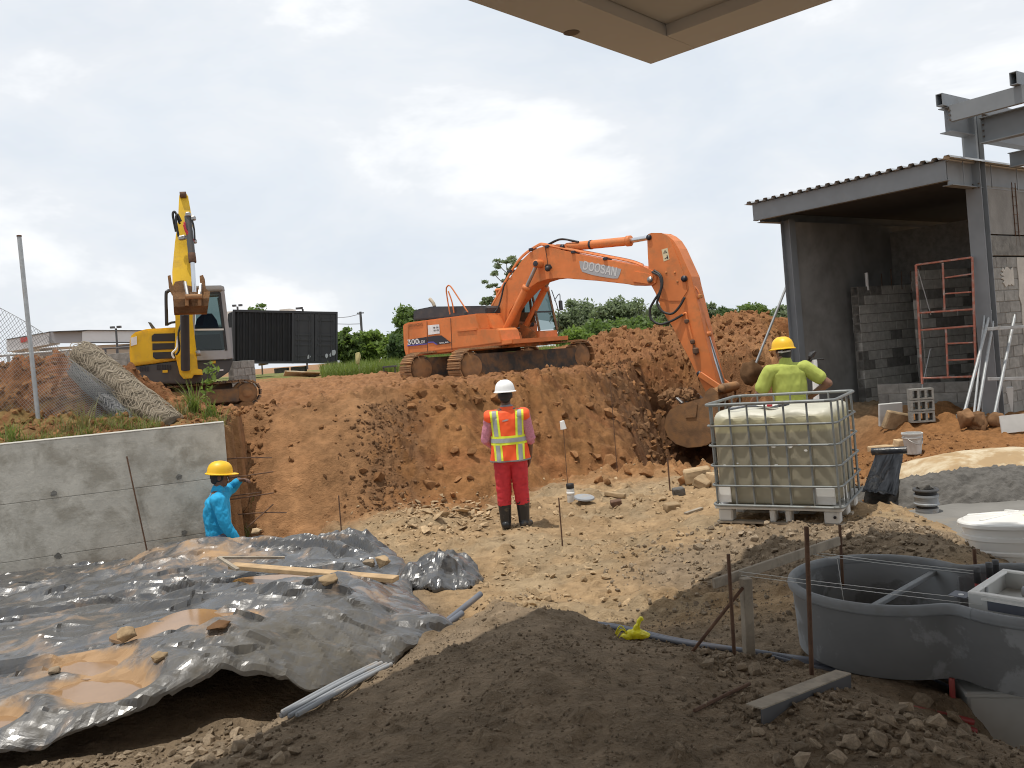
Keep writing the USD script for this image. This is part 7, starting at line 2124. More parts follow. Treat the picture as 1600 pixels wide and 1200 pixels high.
# red pipes under the basin
for k, (pts, r_, lb) in enumerate(((((1365, 1100), (1430, 1108), (1520, 1128)), .016, 'upper dusty red pipe lying below the grey basin'), (((1380, 1108), (1440, 1120), (1525, 1142)), .014, 'lower dusty red pipe lying below the grey basin'))):
    put('red_pipe', tube(curve([P(u, v, 4.0 - .02 * k) for u, v in pts], 16), r_, 10), 'red_pipe', True, label=lb, cat='pipe')
put('red_pipe', tube(curve([P(1487, 1060, 4.12), P(1489, 1118, 4.12), P(1486, 1142, 4.10), P(1474, 1156, 4.05)], 16), .014, 10), 'red_pipe', True, label='upright dark red pipe bending at its foot beside the white box', cat='pipe')
# conduit stubs with black ends
for k, (u0, v0, v1, y, lb) in enumerate(((1526, 886, 945, 4.55, 'left conduit stub with black taped top and red body inside the basin'), (1545, 879, 935, 4.62, 'middle conduit stub with black taped top and red body beside the basin rim'), (1555, 875, 930, 4.70, 'right conduit stub with black taped top and red body beside the basin rim'))):
    p0, p1 = P(u0 + (v1 - v0) * .075, v1, y), P(u0, v0, y)
    t = Thing('conduit_stub', lb, 'conduit', p0, group='red conduit stubs with black tops')
    mid_ = p1 + (p0 - p1) * .42
    t.part('red_pipe', tube([p0 - [0, 0, .2], mid_], .016, 10), 'red_pipe', True)
    t.part('black_wrap', tube([mid_, p1 + (p0 - p1) * .12], .0175, 10), 'black_wrap', True)
    t.part('end_cap', tube([p1 + (p0 - p1) * .12, p1], .018, 10), 'machine_grey', True)
# white tray box on the basin
A_ = np.array([2.25, 4.27]); d1 = np.array([.38, .33]); L1 = np.hypot(*d1); d1 /= L1; d2 = np.array([d1[1], -d1[0]])
tmx = frame((*A_, .055), (*d1, 0), z=(0, 0, 1))     # x back, -y along the front to the right
s2 = -1.0
tray = Thing('pool_equipment_box', 'open white box with pipe fittings resting on the basin rim at the right edge', 'equipment box', (*A_, .05), mat4=tmx)
LF = .62
for nm, sz, c in (('side', (.014, LF, .10), (.007, s2 * LF / 2, .05)), ('side', (.014, LF, .10), (L1 - .007, s2 * LF / 2, .05)), ('end', (L1 - .03, .014, .10), (L1 / 2, s2 * .007, .05)), ('floor', (L1 - .03, LF - .03, .008), (L1 / 2, s2 * LF / 2, .006))):
    tray.part(nm, box(sz, c, bevel=.003), 'box_white', local=True)
for nm, sz, c in (('rim', (.035, LF, .012), (.016, s2 * LF / 2, .104)), ('rim', (.035, LF, .012), (L1 - .016, s2 * LF / 2, .104)), ('rim', (L1 - .075, .035, .012), (L1 / 2, s2 * .018, .104))):
    tray.part(nm, box(sz, c, bevel=.003), 'white_plastic', local=True)
tray.part('front_slot', box((.004, LF * .8, .05), (-.002, s2 * (LF * .5 + .03), .055)), 'conduit', local=True)
tray.part('front_rail', box((.012, LF * .85, .008), (-.006, s2 * (LF * .5 + .02), .083)), 'white_plastic', local=True)
tray.part('pipe_fitting', cyl((.30, s2 * .16, .06), (.30, s2 * .34, .06), .028, 14), 'conduit_light', True, local=True)
tray.part('pipe_fitting', cyl((.36, s2 * .20, .06), (.36, s2 * .5, .06), .02, 12), 'black_wrap', True, local=True)
tray.part('clip', box((.02, .012, .03), (.12, s2 * .02, .07), bevel=.004), 'decal_grey', local=True)
tray.part('clip', box((.02, .012, .03), (.2, s2 * .02, .07), bevel=.004), 'decal_grey', local=True)
tray.part('side_flap', box((.10, .09, .004), (.04, .05, .075)), 'conduit', local=True)
tray.part('sticker', lathe([(0, .004), (.014, .004), (.014, 0)], 14, xf((.03, .045, .075))), 'white_paint', local=True)
# big white drum
wc = P(1604, 850, 6.15); wc[2] = -.30
wt_ = Thing('white_drum', 'big white plastic drum with a ribbed lid in the sun at the right edge', 'drum', wc)
_lean = trimesh.transformations.rotation_matrix(math.radians(-6.5), [1, 0, 0], wc)
_wp = wt_.part
wt_.part = lambda n_, m_, mt, sm_=False, **k: _wp(n_, (lambda g: (g.apply_transform(_lean), g)[1])(tm(m_).copy()), mt, sm_, **k)
R_ = .43
wt_.part('drum', lathe([(0, 0), (R_ * .86, 0), (R_ * .90, .02), (R_ * .905, .10), (R_ * .93, .11), (R_ * .93, .13), (R_ * .905, .14), (R_ * .92, .20), (R_ * .95, .21), (R_ * .95, .235), (R_ * .925, .245), (R_ * .94, .30), (0, .30)], 56, xf(wc)), 'white_plastic', 35)
wt_.part('lid', lathe([(R_ * .95, .30), (R_ * 1.0, .302), (R_ * 1.005, .325), (R_ * .99, .335), (R_ * .93, .338), (R_ * .90, .352), (R_ * .3, .375), (0, .378)], 56, xf(wc)), 'white_plastic', 35)
for k in range(6):
    a = k * math.pi / 3 + .25
    c_ = np.array([math.cos(a), math.sin(a), 0])
    wt_.part('lid_rib', bar(wc + c_ * R_ * .2 + [0, 0, .378], wc + c_ * R_ * .86 + [0, 0, .358], .035, .016, bevel=.005), 'white_plastic')
wt_.part('yellow_sticker', box((.075, .05, .002), wc + np.array([-.03, -.16, .378]), None), 'yellow_bag')
wt_.part('latch', box((.02, .012, .014), wc + np.array([-.18, -R_ * .97, .318]), bevel=.003), 'machine_grey')

# batter boards, rods, strings
def post(n_, label, a, b, r_, mat, cat='rod'):
    return put(n_, tube([a, b], r_, 8), mat, True, label=label, cat=cat)
bl0, bl1 = P(1115, 912, 4.4), P(1311, 845, 5.05)
t = Thing('batter_board', 'weathered timber board nailed level on short posts left of the grey basin', 'board', (bl0 + bl1) / 2)
t.part('board', bar(bl0, bl1, .022, .052, bevel=.003), 'wood_grey')
for f in (.28, .45, .62, .8):
    q = bl0 + (bl1 - bl0) * f + [0, 0, .026]; t.part('nail', tube([q, q + [.004, 0, .022]], .0018, 5), 'rust')
pa, pb = P(1170, 1036, 4.46), P(1165, 903, 4.46)
put('timber_post', bar(pa - [0, 0, .1], pb, .055, .045, up=(.3, -1, 0), bevel=.003), 'wood_grey', label='squared timber post under the left end of the batter board', cat='post')
post('rebar_stake', 'dark rusty stake crossing in front of the left end of the batter board', P(1148, 1036, 4.38) - [0, 0, .05], P(1138, 866, 4.36), .010, 'rust', 'stake')
post('rebar_stake', 'leaning rusty stake propping the squared timber post', P(1070, 1030, 4.5) - [0, 0, .01], P(1161, 918, 4.42), .009, 'rust', 'stake')
post('rebar_stake', 'tall rusty stake standing right in front of the grey basin', P(1267, 1052, 4.08) - [0, 0, .1], P(1260, 823, 4.08), .012, 'rust', 'stake')
post('rebar_stake', 'rusty stake at the right end of the batter board below the caged tank', P(1315, 890, 5.1) - [0, 0, .1], P(1312, 820, 5.1), .010, 'rust', 'stake')
post('rebar_stake', 'short rusty stake top showing between the basin and the white drum', P(1524, 885, 5.5) - [0, 0, .1], P(1522, 858, 5.5), .012, 'rust', 'stake')
for k, (a, b, lb) in enumerate((((1266, 862), (1530, 893), 'upper white string stretched over the back of the basin'), ((1266, 866), (1528, 897), 'second white string stretched over the back of the basin'), ((1155, 893), (1516, 935), 'third white string, crossing the middle of the basin'), ((1158, 899), (1640, 957), 'lowest white string, crossing the front of the basin'))):
    p0 = P(*a, 4.93 if k < 2 else 4.5); p1 = P(*b, 4.62 if k < 2 else (4.3 if k == 2 else 4.15))
    put('string_line', tube(curve([p0, (p0 + p1) / 2 - [0, 0, .004], p1], 10), .0016, 5), 'string', True, label=lb, cat='string')
put('string_line', tube(curve([P(1266, 862, 4.93), P(1290, 871, 4.9), P(1307, 873, 4.88), P(1310, 885, 4.86), P(1320, 950, 4.75)], 20), .0013, 5), 'string', True, label='loose string end hanging down into the basin', cat='string')
# joist lying on the stones
ja, jb = P(1178, 1104, 3.40), P(1318, 1050, 3.95)
t = Thing('steel_joist', 'grey channel joist lying on the stones with its end under the basin', 'joist', ja)
jm = frame(ja, jb - ja, z=(0, 0, 1)); JL = np.linalg.norm(jb - ja)
t.part('top_flange', box((JL, .075, .006), (JL / 2, 0, 0), jm), 'wood_grey')
t.part('web', box((JL, .006, .105), (JL / 2, -.034, -.056), jm), 'machine_grey')
t.part('bottom_flange', box((JL, .075, .006), (JL / 2, 0, -.112), jm), 'wood_grey')
put('rusty_bar', tube(curve([hit(1085, 1115) + [0, 0, .012], hit(1130, 1093) + [0, 0, .014], hit(1172, 1073) + [0, 0, .014]], 10), .008, 6), 'rust', True, label='thin rusty bar lying on the gravel left of the joist', cat='bar')

# ------------------------------------------------------------------ right middle ground
pad = [(3.75, 7.0), (4.15, 6.1), (6.5, 5.4), (9, 7), (8, 8.9), (4.6, 8.75), (3.9, 8.55), (3.72, 7.8)]
put('concrete_pad', prism(pad, np.eye(4), -.46, -.395), 'pad_concrete', kind='structure')


def mound(name, cx, cy, rx, ry, h, z0, mat, label, cat, seed, rough=.05, rot=0.0, n=70, scale=7, tint=None):
    a = np.linspace(-1.3, 1.3, n)
    U, V = np.meshgrid(a, a, indexing='ij')
    r = np.hypot(U, V); edge = 1 + .18 * (fbm(np.stack([np.cos(np.arctan2(V, U)) * 1.3, np.sin(np.arctan2(V, U)) * 1.3, 0 * U], -1), 3, seed) - .5) * 2
    X = U * rx; Y = V * ry
    Xr = cx + X * math.cos(rot) - Y * math.sin(rot); Yr = cy + X * math.sin(rot) + Y * math.cos(rot)
    p = np.stack([Xr, Yr, 0 * U], -1)
    prof = np.clip(1 - (r / edge) ** 2, -.8, 1)
    Z = z0 + h * np.sign(prof) * np.abs(prof) ** .8 + (fbm(p * scale, 4, seed + 1) - .5) * rough * 2 + (1 - np.abs(2 * fbm(p * scale * 1.7, 3, seed + 2) - 1) - .7) * rough
    g = grid_mesh(Xr, Yr, Z)
    keep = (r < 1.35).ravel()
    f = g.faces[keep[g.faces].all(1)]
    q = trimesh.Trimesh(g.vertices, f, process=False); q.remove_unreferenced_vertices()
    return put(name, q, mat, True, label=label, cat=cat)


c_ = P(1520, 768, 9.1)
mound('mortar_heap', 5.2, 9.15, 1.75, .5, .27, -.42, 'cement_soil', 'heap of lumpy dark grey mortar behind the round riser on the concrete pad', 'mortar heap', 5, .07, -.04, 110, 9)
mound('sand_heap', 5.75, 10.1, 1.55, .85, .34, -.42, 'sand_sheet', 'low sand heap under a dusty beige sheet behind the grey mortar', 'sand heap', 9, .02, -.05, 80, 2.5)
for k in range(4):
    q = [P(1500 - 20 * k, 716 + 3 * k, 10.0), P(1460 - 14 * k, 727 + 5 * k, 9.9), P(1432 - 10 * k, 757 + 4 * k, 9.6), P(1419 - 6 * k, 778 + 3 * k, 9.4)]
    for a in q: a[2] = max(-.40, gz(a[0], a[1]) + .02)
    put('sheet_fold', tube(curve(q, 20), [.02 + .015 * math.sin(s_ * 3) for s_ in np.linspace(0, 1, len(curve(q, 20)))], 8), 'sand_sheet', True, label='%s rolled fold along the left edge of the beige sheet' % ('inner', 'second', 'third', 'outermost')[k], cat='sheet fold')
# round riser
rc_ = P(1449, 801, 8.45); rc_[2] = -.395
t = Thing('round_riser', 'round grey and black plastic riser on the concrete pad in front of the mortar heap', 'riser', rc_)
for nm, pr, mt in (('base', [(.0, 0), (.105, 0), (.11, .02), (.108, .045), (0, .045)], 'conduit_light'), ('black_band', [(0, .045), (.098, .045), (.098, .075), (0, .075)], 'black_wrap'), ('grey_body', [(0, .075), (.118, .075), (.12, .09), (.112, .10), (.112, .15), (.12, .16), (.118, .18), (0, .18)], 'conduit_light'), ('black_neck', [(0, .18), (.102, .18), (.102, .215), (0, .215)], 'black_wrap'), ('top_ring', [(.09, .215), (.12, .216), (.124, .228), (.118, .24), (.10, .24), (.09, .225)], 'machine_grey')):
    t.part(nm, lathe(pr, 36, xf(rc_)), mt, 35)
r_ = rock(40, (.17, .16, .09), 20, .12, 2); r_.apply_translation(rc_ + [0, 0, .245]); t.part('mortar_lump', r_, 'cement_soil', True)
# black roll and its hanging sheet
ra, rb = P(1362, 706, 9.9), P(1417, 703, 9.7)
t = Thing('plastic_roll', 'roll of black plastic with a sheet end trailing down, right of the caged tank', 'plastic roll', ra)
t.part('roll', tube([ra, rb], .045, 14), 'tarp_plain', True)
n = 26; S_, T_ = np.meshgrid(np.linspace(0, 1, n), np.linspace(0, 1, 40), indexing='ij')
tp, bt = (P(1366, 710, 9.85), P(1408, 708, 9.68)), (P(1340, 796, 8.9), P(1398, 798, 8.75))
TT = T_[..., None]; SS = S_[..., None]
pts = (tp[0] * (1 - SS) + tp[1] * SS) * (1 - TT) + (bt[0] * (1 - SS) + bt[1] * SS) * TT
fold = (1 - np.abs(2 * fbm(np.stack([S_ * 4 + T_ * 1.2, T_ * 1.2, 0 * S_], -1), 3, 33) - 1)) ** 2
pts[..., 2] += fold * .10 * np.sin(np.clip(T_ * 1.3, 0, 1) * math.pi / 2); pts[..., 1] -= fold * .07
gg = gzs(pts[..., 0].ravel(), pts[..., 1].ravel()).reshape(n, 40); pts[..., 2] = np.maximum(pts[..., 2], gg + .10 + fold * .06)
g1 = grid_mesh(pts[..., 0], pts[..., 1], pts[..., 2]); g2 = g1.copy(); g2.invert()
t.part('trailing_sheet', [g1, g2], 'tarp_plain', True)
# bucket
bq = on(1427, 704, 11.9)
t = Thing('plaster_bucket', 'dirty pale bucket standing on the red soil left of the low wall blocks', 'bucket', bq)
t.part('pail', lathe([(0, .0), (.105, .0), (.135, .28), (.145, .28), (.145, .30), (.128, .30), (.1, .02), (0, .02)], 28, xf(bq)), 'board', 35)
t.part('band', lathe([(.128, .22), (.140, .225), (.140, .24), (.130, .245)], 28, xf(bq)), 'board', 35)
t.part('handle', tube(curve([bq + [-.14, -.02, .26], bq + [-.05, -.16, .17], bq + [.06, -.15, .15], bq + [.14, -.02, .26]], 12), .006, 6), 'bare_steel', True)
for k, (u, v, y, sz, rot, lb, mt) in enumerate(((1376, 698, 12.2, (.30, .24, .14), .2, 'tan block lying left of the pale bucket', 'tan_rock'), (1404, 690, 12.6, (.16, .12, .17), .5, 'upright tan block end just left of the bucket', 'tan_rock'), (1418, 678, 12.9, (.3, .25, .06), .1, 'pale slab lying behind the bucket', 'board'),
        (1092, 772, 11.2, (.36, .26, .19), -.15, 'large squared tan block on the rubble left of the caged tank', 'tan_rock'), (1102, 790, 10.9, (.24, .2, .12), .9, 'tilted broken block under the large squared block', 'tan_rock'), (1118, 786, 10.9, (.14, .2, .2), .4, 'upright broken block touching the cage on the left', 'tan_rock'), (1062, 788, 10.7, (.15, .10, .11), .1, 'grey block piece left of the large squared block', 'cement_soil'),
        (1050, 800, 9.9, (.18, .13, .10), .3, 'lone broken block in front of the grey block piece', 'tan_rock'), (962, 782, 11.0, (.28, .10, .06), -.5, 'long flat stone slab on the pale ground behind the rubble pieces', 'tan_rock'), (963, 794, 10.3, (.14, .09, .07), 0, 'reddish brown brick piece in front of the long flat slab', 'rust'))):
    q = on(u, v, y)
    hm = xf(q + [0, 0, sz[2] * .42], (rnd.uniform(-.15, .15) + (.5 if k == 4 else 0), rnd.uniform(-.15, .15), rot))
    b_ = box(sz, (0, 0, 0), bevel=min(sz) * .12); b_ = b_.subdivide().subdivide(); b_ = trimesh.Trimesh(b_.vertices + b_.vertex_normals * ((fbm(b_.vertices * 22 + k, 3, k) - .5) * .02)[:, None], b_.faces, process=False)
    b_.apply_transform(hm); put('broken_block', b_, mt, 40, label=lb, cat='block')
put('grey_batten', bar(on(1071, 808, 9.4) + [0, 0, .02], on(1098, 806, 9.5) + [0, 0, .02], .05, .02), 'wood_grey', label='short grey batten on the pale ground left of the caged tank', cat='batten')
# cup on a rod, thin rods, pipe stub with a lid
def rod(u, v0, v1, y, r_, lb, slant=.06):
    p1 = P(u, v0, y); b_ = np.array([p1[0], y, min(gz(p1[0], y), P(u, v1, y)[2]) - .03])
    return put('rebar_stake', tube([b_, p1], r_, 6), 'rust', True, label=lb, cat='stake'), p1
_, cp = rod(880, 668, 756, 12.4, .006, 'thin rod carrying an upturned white cup, right of the person in the orange vest')
put('white_cup', lathe([(0, .10), (.033, .10), (.048, -.02), (.045, -.02), (.031, .096), (0, .097)], 20, xf(cp, (.05, -.12, 0))), 'white_paint', 35, label='small upturned white cup on top of a thin rod', cat='cup')
rod(953, 590, 752, 12.9, .006, 'tallest thin rod standing before the red bank left of the bucket')
rod(873, 778, 858, 8.3, .008, 'rusty stake in the pale ground right of the black boots')
rod(1043, 716, 783, 11.0, .011, 'thick rusty stake in front of the excavator bucket')
rod(529, 774, 832, 9.6, .008, 'rusty stake at the foot of the red slope behind the black sheet')
q = on(892, 777, 10.9)
t = Thing('pipe_stub', 'upright white pipe stub with a black cap on the pale ground', 'pipe', q)
t.part('pipe', cyl(q - [0, 0, .05], q + [0, 0, .15], .05, 16), 'box_white', True); t.part('collar', cyl(q + [0, 0, .07], q + [0, 0, .105], .053, 16), 'white_paint', True); t.part('black_cap', cyl(q + [0, 0, .15], q + [0, 0, .21], .052, 16), 'black_wrap', True)
q = on(913, 779, 10.7)
put('drain_cover', lathe([(0, .03), (.10, .028), (.13, .02), (.135, 0), (.12, 0)], 28, xf(q + [0, 0, .02], (.12, .1, 0))), 'conduit_light', 35, label='grey round lid lying beside the black capped pipe stub', cat='lid')

# ------------------------------------------------------------------ trees, bushes, grass
def leaf_cards(cent, size, r, up=.35):
    n = len(cent)
    nrm = r.normal(size=(n, 3)); nrm[:, 2] += up * 2; nrm /= np.linalg.norm(nrm, axis=1, keepdims=True)
    a = np.cross(nrm, r.normal(size=(n, 3))); a /= np.linalg.norm(a, axis=1, keepdims=True)
    b = np.cross(nrm, a)
    s = size * r.uniform(.6, 1.35, (n, 1)); w_ = s * r.uniform(.35, .6, (n, 1))
    v = np.stack([cent - a * s, cent + b * w_, cent + a * s, cent - b * w_], 1).reshape(-1, 3)
    k = np.arange(n)[:, None] * 4
    f = np.vstack([k + [0, 1, 2], k + [0, 2, 3]])
    return trimesh.Trimesh(v, f, process=False)


def tree(name, label, cat, px0, px1, vtop, y, mat, seed, leaves=4200, size=.14, clumps=74, zb=1.15, sparse=.0, low=.15, group=None, flat=.75, cr=.82):
    r = np.random.default_rng(seed)
    xa, xb = P(px0, 540, y)[0], P(px1, 540, y)[0]
    cx, rad = (xa + xb) / 2, (xb - xa) / 2
    top = P((px0 + px1) / 2, vtop, y)[2]
    H = top - zb
    base = np.array([cx, y, zb])
    t = Thing(name, label, cat, base, group=group)
    zl = zb + H * low
    cs = []
    while len(cs) < clumps:
        q = r.uniform(-1, 1, 3)
        d = np.linalg.norm(q)
        if d > 1 or d < .25: continue
        q[2] = q[2] if q[2] > -.5 else q[2] * .5
        cs.append(q)
    cs = np.array(cs)
    zc, rz = (zl + top) / 2, (top - zl) / 2
    cc = np.stack([cx + cs[:, 0] * rad * cr, y + cs[:, 1] * rad * cr, zc + cs[:, 2] * rz * .88], 1)
    cc[:, 2] += (r.random(len(cc)) - .5) * rz * .25
    crr = np.minimum(rad, 1.6 * (rz + .6)) * r.uniform(.18, .36, len(cc))
    per = max(10, int(1.35 * leaves / len(cc)))
    pts = []
    for c, q in zip(cc, crr):
        d = r.normal(size=(per, 3)); d /= np.linalg.norm(d, axis=1, keepdims=True)
        pts.append(c + d * q * r.uniform(.15, 1.35, (per, 1)) * np.array([1, 1, flat]))
    pts = np.vstack(pts)
    t.part('crown', leaf_cards(pts, size, r), mat)
    tw = max(.05, H * .022)
    lean = r.normal(size=2) * .04 * H
    trunk = curve([base - [0, 0, .3], base + [lean[0] * .4, lean[1] * .4, H * .35], base + [lean[0], lean[1], H * .7]], 10)
    t.part('trunk', tube(trunk, np.linspace(tw, tw * .35, len(trunk)), 7), 'bark', True)
    for k in range(min(9, len(cc))):
        s_ = trunk[r.integers(3, len(trunk))]
        e = cc[k]
        t.part('limb', tube(curve([s_, (s_ + e) / 2 + [0, 0, -.08 * H], e], 6), np.linspace(tw * .45, tw * .12, len(curve([s_, (s_ + e) / 2, e], 6))), 5), 'bark', True)
    return t


B = 'bushes and trees along the far edge of the site'
tree('bush', 'dense green bush touching the right end of the black container', 'bush', 520, 566, 512, 47, 'leaf_mid', 1, 4200, .15, group=None, low=.0, zb=1.1)
tree('bush', 'wide rounded green bush in the middle between container and orange excavator', 'bush', 552, 604, 514, 49, 'leaf_bright', 2, 4600, .15, low=.0, zb=1.1)
tree('bush', 'low bright bush close to the orange counterweight', 'bush', 590, 634, 524, 46, 'leaf_bright', 3, 3400, .14, low=.0, zb=1.1)
tree('tree', 'tallest dark green tree rising behind the orange counterweight', 'tree', 610, 672, 479, 50, 'leaf_mid', 4, 5200, .15, low=.02, zb=1.1)
tree('bush', 'dark bush low behind the orange counterweight', 'bush', 604, 648, 520, 45, 'leaf_dark', 5, 3200, .14, low=.0, zb=1.1)
# tall thin tree behind the boom
r9 = np.random.default_rng(55)
tb0 = P(775, 560, 60); tb0[2] = 1.2
t = Thing('tall_tree', 'tall thin tree with open grey green layers of leaves showing behind the excavator boom', 'tree', tb0)
lay = [((u_ + r9.uniform(-9, 9), v_ + r9.uniform(-7, 7)), w_ * .55, h_ * .55) for (u_, v_), w_, h_ in [((760, 478), 14, 6), ((772, 468), 20, 5), ((765, 447), 13, 5), ((782, 455), 16, 5), ((776, 424), 12, 5), ((790, 432), 16, 6), ((783, 412), 14, 5), ((797, 408), 16, 6), ((806, 418), 16, 6), ((815, 430), 14, 5), ((812, 410), 10, 4), ((757, 470), 8, 3), ((822, 442), 12, 5), ((800, 447), 14, 5)] for _ in range(4)]
pts = []
tops = []
for (u, v), wpx, hpx in lay:
    c = P(u, v, 60 + r9.uniform(-1.5, 1.5)); s_ = 60 / FPX; tops.append(c)
    d = r9.normal(size=(75, 3)); d /= np.linalg.norm(d, axis=1, keepdims=True)
    pts.append(c + d * np.array([wpx * s_ * .62, wpx * s_ * .5, hpx * s_ * .62]) * r9.uniform(.1, 1.5, (75, 1)))
t.part('crown', leaf_cards(np.vstack(pts), .12, r9), 'leaf_grey')
trunk = curve([tb0, tb0 + [.2, 0, 3.0], P(786, 450, 60), P(795, 420, 60)], 14)
t.part('trunk', tube(trunk, np.linspace(.16, .04, len(trunk)), 7), 'bark', True)
for c in tops[::3]:
    s_ = trunk[int(np.clip(np.argmin(np.abs(trunk[:, 2] - c[2] + .7)), 3, len(trunk) - 2))]
    t.part('limb', tube(curve([s_, (s_ + c) / 2 + [0, 0, -.1], c], 6), .03, 5), 'bark', True)
tree('tree', 'broad grey green tree just right of the excavator cab', 'tree', 866, 946, 468, 62, 'leaf_grey', 11, 6500, .16, low=.05)
tree('tree', 'rounded tree between the cab and the excavator arm, highest of the two', 'tree', 926, 1018, 464, 60, 'leaf_grey', 12, 7000, .16, low=.05)
tree('bush', 'bright green bush low beside the excavator cab, in front of the grey green trees', 'bush', 868, 930, 516, 46, 'leaf_bright', 13, 5200, .14, low=.0, zb=1.1)
tree('bush', 'mid green bush filling the gap above the red heap right of the cab', 'bush', 905, 985, 500, 50, 'leaf_mid', 14, 5600, .15, low=.0, zb=1.1)
tree('bush', 'darker bush behind the red heap left of the excavator arm', 'bush', 965, 1040, 498, 54, 'leaf_mid', 15, 4600, .15, low=.0, zb=1.1)
tree('tree', 'tree seen just left of the excavator arm above the red heap', 'tree', 1010, 1062, 476, 68, 'leaf_grey', 16, 4200, .17, low=.1)
tree('tree', 'pale tree directly right of the excavator arm on the skyline', 'tree', 1088, 1128, 472, 72, 'leaf_grey', 17, 4200, .18, low=.1)
tree('tree', 'dark small tree on the skyline, middle of the trees right of the arm', 'tree', 1118, 1158, 479, 70, 'leaf_dark', 18, 4200, .17, low=.1)
tree('tree', 'wide tree on the skyline left of the leaning prop', 'tree', 1148, 1206, 475, 72, 'leaf_mid', 19, 5200, .18, low=.1)
tree('tree', 'tree half hidden behind the leaning prop beside the building column', 'tree', 1196, 1262, 478, 74, 'leaf_grey', 20, 4600, .18, low=.1)
tree('bush', 'low green bush showing under the excavator boom left of the cab', 'bush', 640, 735, 520, 56, 'leaf_mid', 21, 4200, .15, low=.0, zb=1.1)
# small leafy tree top above the container
pb = P(405, 520, 52); pb[2] = 1.2
t = Thing('small_tree', 'small tree top with spread dark leaves peeping over the black container', 'tree', pb)
r9 = np.random.default_rng(8); pts = []
for k in range(15):
    a = r9.uniform(0, 2 * math.pi); e = P(404, 488, 52) + np.array([math.cos(a) * r9.uniform(.2, .72), math.sin(a) * .5, r9.uniform(-.1, .62)])
    st_ = P(405, 500, 52)
    t.part('limb', tube([st_, e], .012, 4), 'bark', True)
    pts.append(e + r9.normal(size=(26, 3)) * np.array([.12, .12, .045]))
t.part('crown', leaf_cards(np.vstack(pts), .10, r9), 'leaf_mid')
t.part('trunk', tube([pb, P(405, 496, 52)], .05, 6), 'bark', True)


def blades(P0, h, w_, r, bend=.5, seg=3):
    """Grass blades as thin bent strips."""
    n = len(P0)
    a = r.uniform(0, 2 * math.pi, n); d = np.stack([np.cos(a), np.sin(a), 0 * a], 1); s_ = np.stack([-np.sin(a), np.cos(a), 0 * a], 1)
    hh = h * r.uniform(.5, 1.25, (n, 1)); bb = bend * r.uniform(.2, 1.2, (n, 1))
    V = []
    for k in range(seg + 1):
        t_ = k / seg
        c = P0 + np.array([0, 0, 1.0]) * hh * (t_ - .25 * bb * t_ * t_) + d * hh * bb * t_ * t_
        ww = w_ * (1 - t_ * .92)
        V += [c - s_ * ww, c + s_ * ww]
    V = np.stack(V, 1); m_ = V.shape[1]
    base = np.arange(n)[:, None] * m_
    f = np.vstack([np.vstack([base + [2 * k, 2 * k + 1, 2 * k + 3], base + [2 * k, 2 * k + 3, 2 * k + 2]]) for k in range(seg)])
    return trimesh.Trimesh(V.reshape(-1, 3), f, process=False)


r9 = np.random.default_rng(21)
n = 15000
X = r9.uniform(-11.5, 6, n); Y = 33.5 + 15 * r9.random(n) ** 1.3
k = (X < P(900, 560, 1)[0] * Y) & (X > P(500, 560, 1)[0] * Y) & (fbm(np.stack([X * .5, Y * .5, 0 * X], -1), 3, 5) > .40)
X, Y = X[k], Y[k]
put('field_grass', blades(np.stack([X, Y, gzs(X, Y) - .03], 1), .55, .03, r9, .5, 2), 'leaf_grass', label='bright green grass in front of the far bushes', cat='grass', kind='stuff')
# fringe of weeds on the soil behind the wall
n = 5200
s_ = r9.random(n); bx_ = wa[0] + (wb[0] - wa[0]) * s_; by_ = wa[1] + (wb[1] - wa[1]) * s_ + .24 + np.abs(r9.normal(size=n)) * .38
k = fbm(np.stack([bx_ * 2.2, by_ * 2.2, 0 * bx_], -1), 3, 6) > .49
bx_, by_ = bx_[k], by_[k]
h2 = len(bx_) // 2
bp_ = np.stack([bx_, by_, gzs(bx_, by_) - .02], 1)
put('wall_top_weeds', blades(bp_[:h2], .16, .006, r9, .9), 'leaf_grass', label='green weeds growing on the soil along the top of the concrete wall', cat='weeds', kind='stuff')
put('dry_weeds', blades(bp_[h2:], .17, .005, r9, 1.1), 'leaf_straw', label='dry straw coloured weeds on the soil along the top of the concrete wall', cat='weeds', kind='stuff')
for (u, v, y, n_, h_, w_, mt, lb) in ((303, 655, 11.2, 80, .50, .010, 'leaf_grass', 'tallest green grass tuft right of the wire rolls, above the end of the wall'), (282, 655, 10.9, 46, .34, .009, 'leaf_straw', 'yellowish grass tuft just left of the tallest tuft'), (330, 652, 10.8, 46, .30, .009, 'leaf_grass', 'low grass tuft at the very end of the concrete wall'),
        (128, 668, 10.1, 34, .42, .010, 'leaf_straw', 'pale arching weed on the soil heap between post and wire rolls'), (100, 676, 10.0, 30, .30, .009, 'leaf_straw', 'pale weed right of the fence post foot'), (18, 676, 9.6, 36, .32, .009, 'leaf_grass', 'green weed at the far left edge behind the wall')):
    q = P(u, v, y); q[2] = gz(q[0], q[1])
    b_ = q + np.stack([r9.normal(size=n_) * .05, r9.normal(size=n_) * .05, np.full(n_, -.02)], 1)
    b_[:, 2] = gzs(b_[:, 0], b_[:, 1]) - .02
    t = Thing('grass_tuft', lb, 'grass tuft', q)
    t.part('blades', blades(b_, h_, w_, r9, .75, 4), mt)
q = P(322, 640, 11.0); q[2] = gz(q[0], q[1])
t = Thing('weed_stem', 'single tall weed with a feathery top above the grass tuft', 'weed', q)
e = P(327, 573, 11.0); t.part('stem', tube(curve([q, (q + e) / 2 + [-.03, 0, 0], e], 8), .006, 5), 'leaf_grass', True)
t.part('leaves', leaf_cards(np.vstack([q + (e - q) * f + r9.normal(size=(8, 3)) * .045 for f in (.45, .6, .7, .8, .88, .95, 1.0)]), .05, r9), 'leaf_bright')

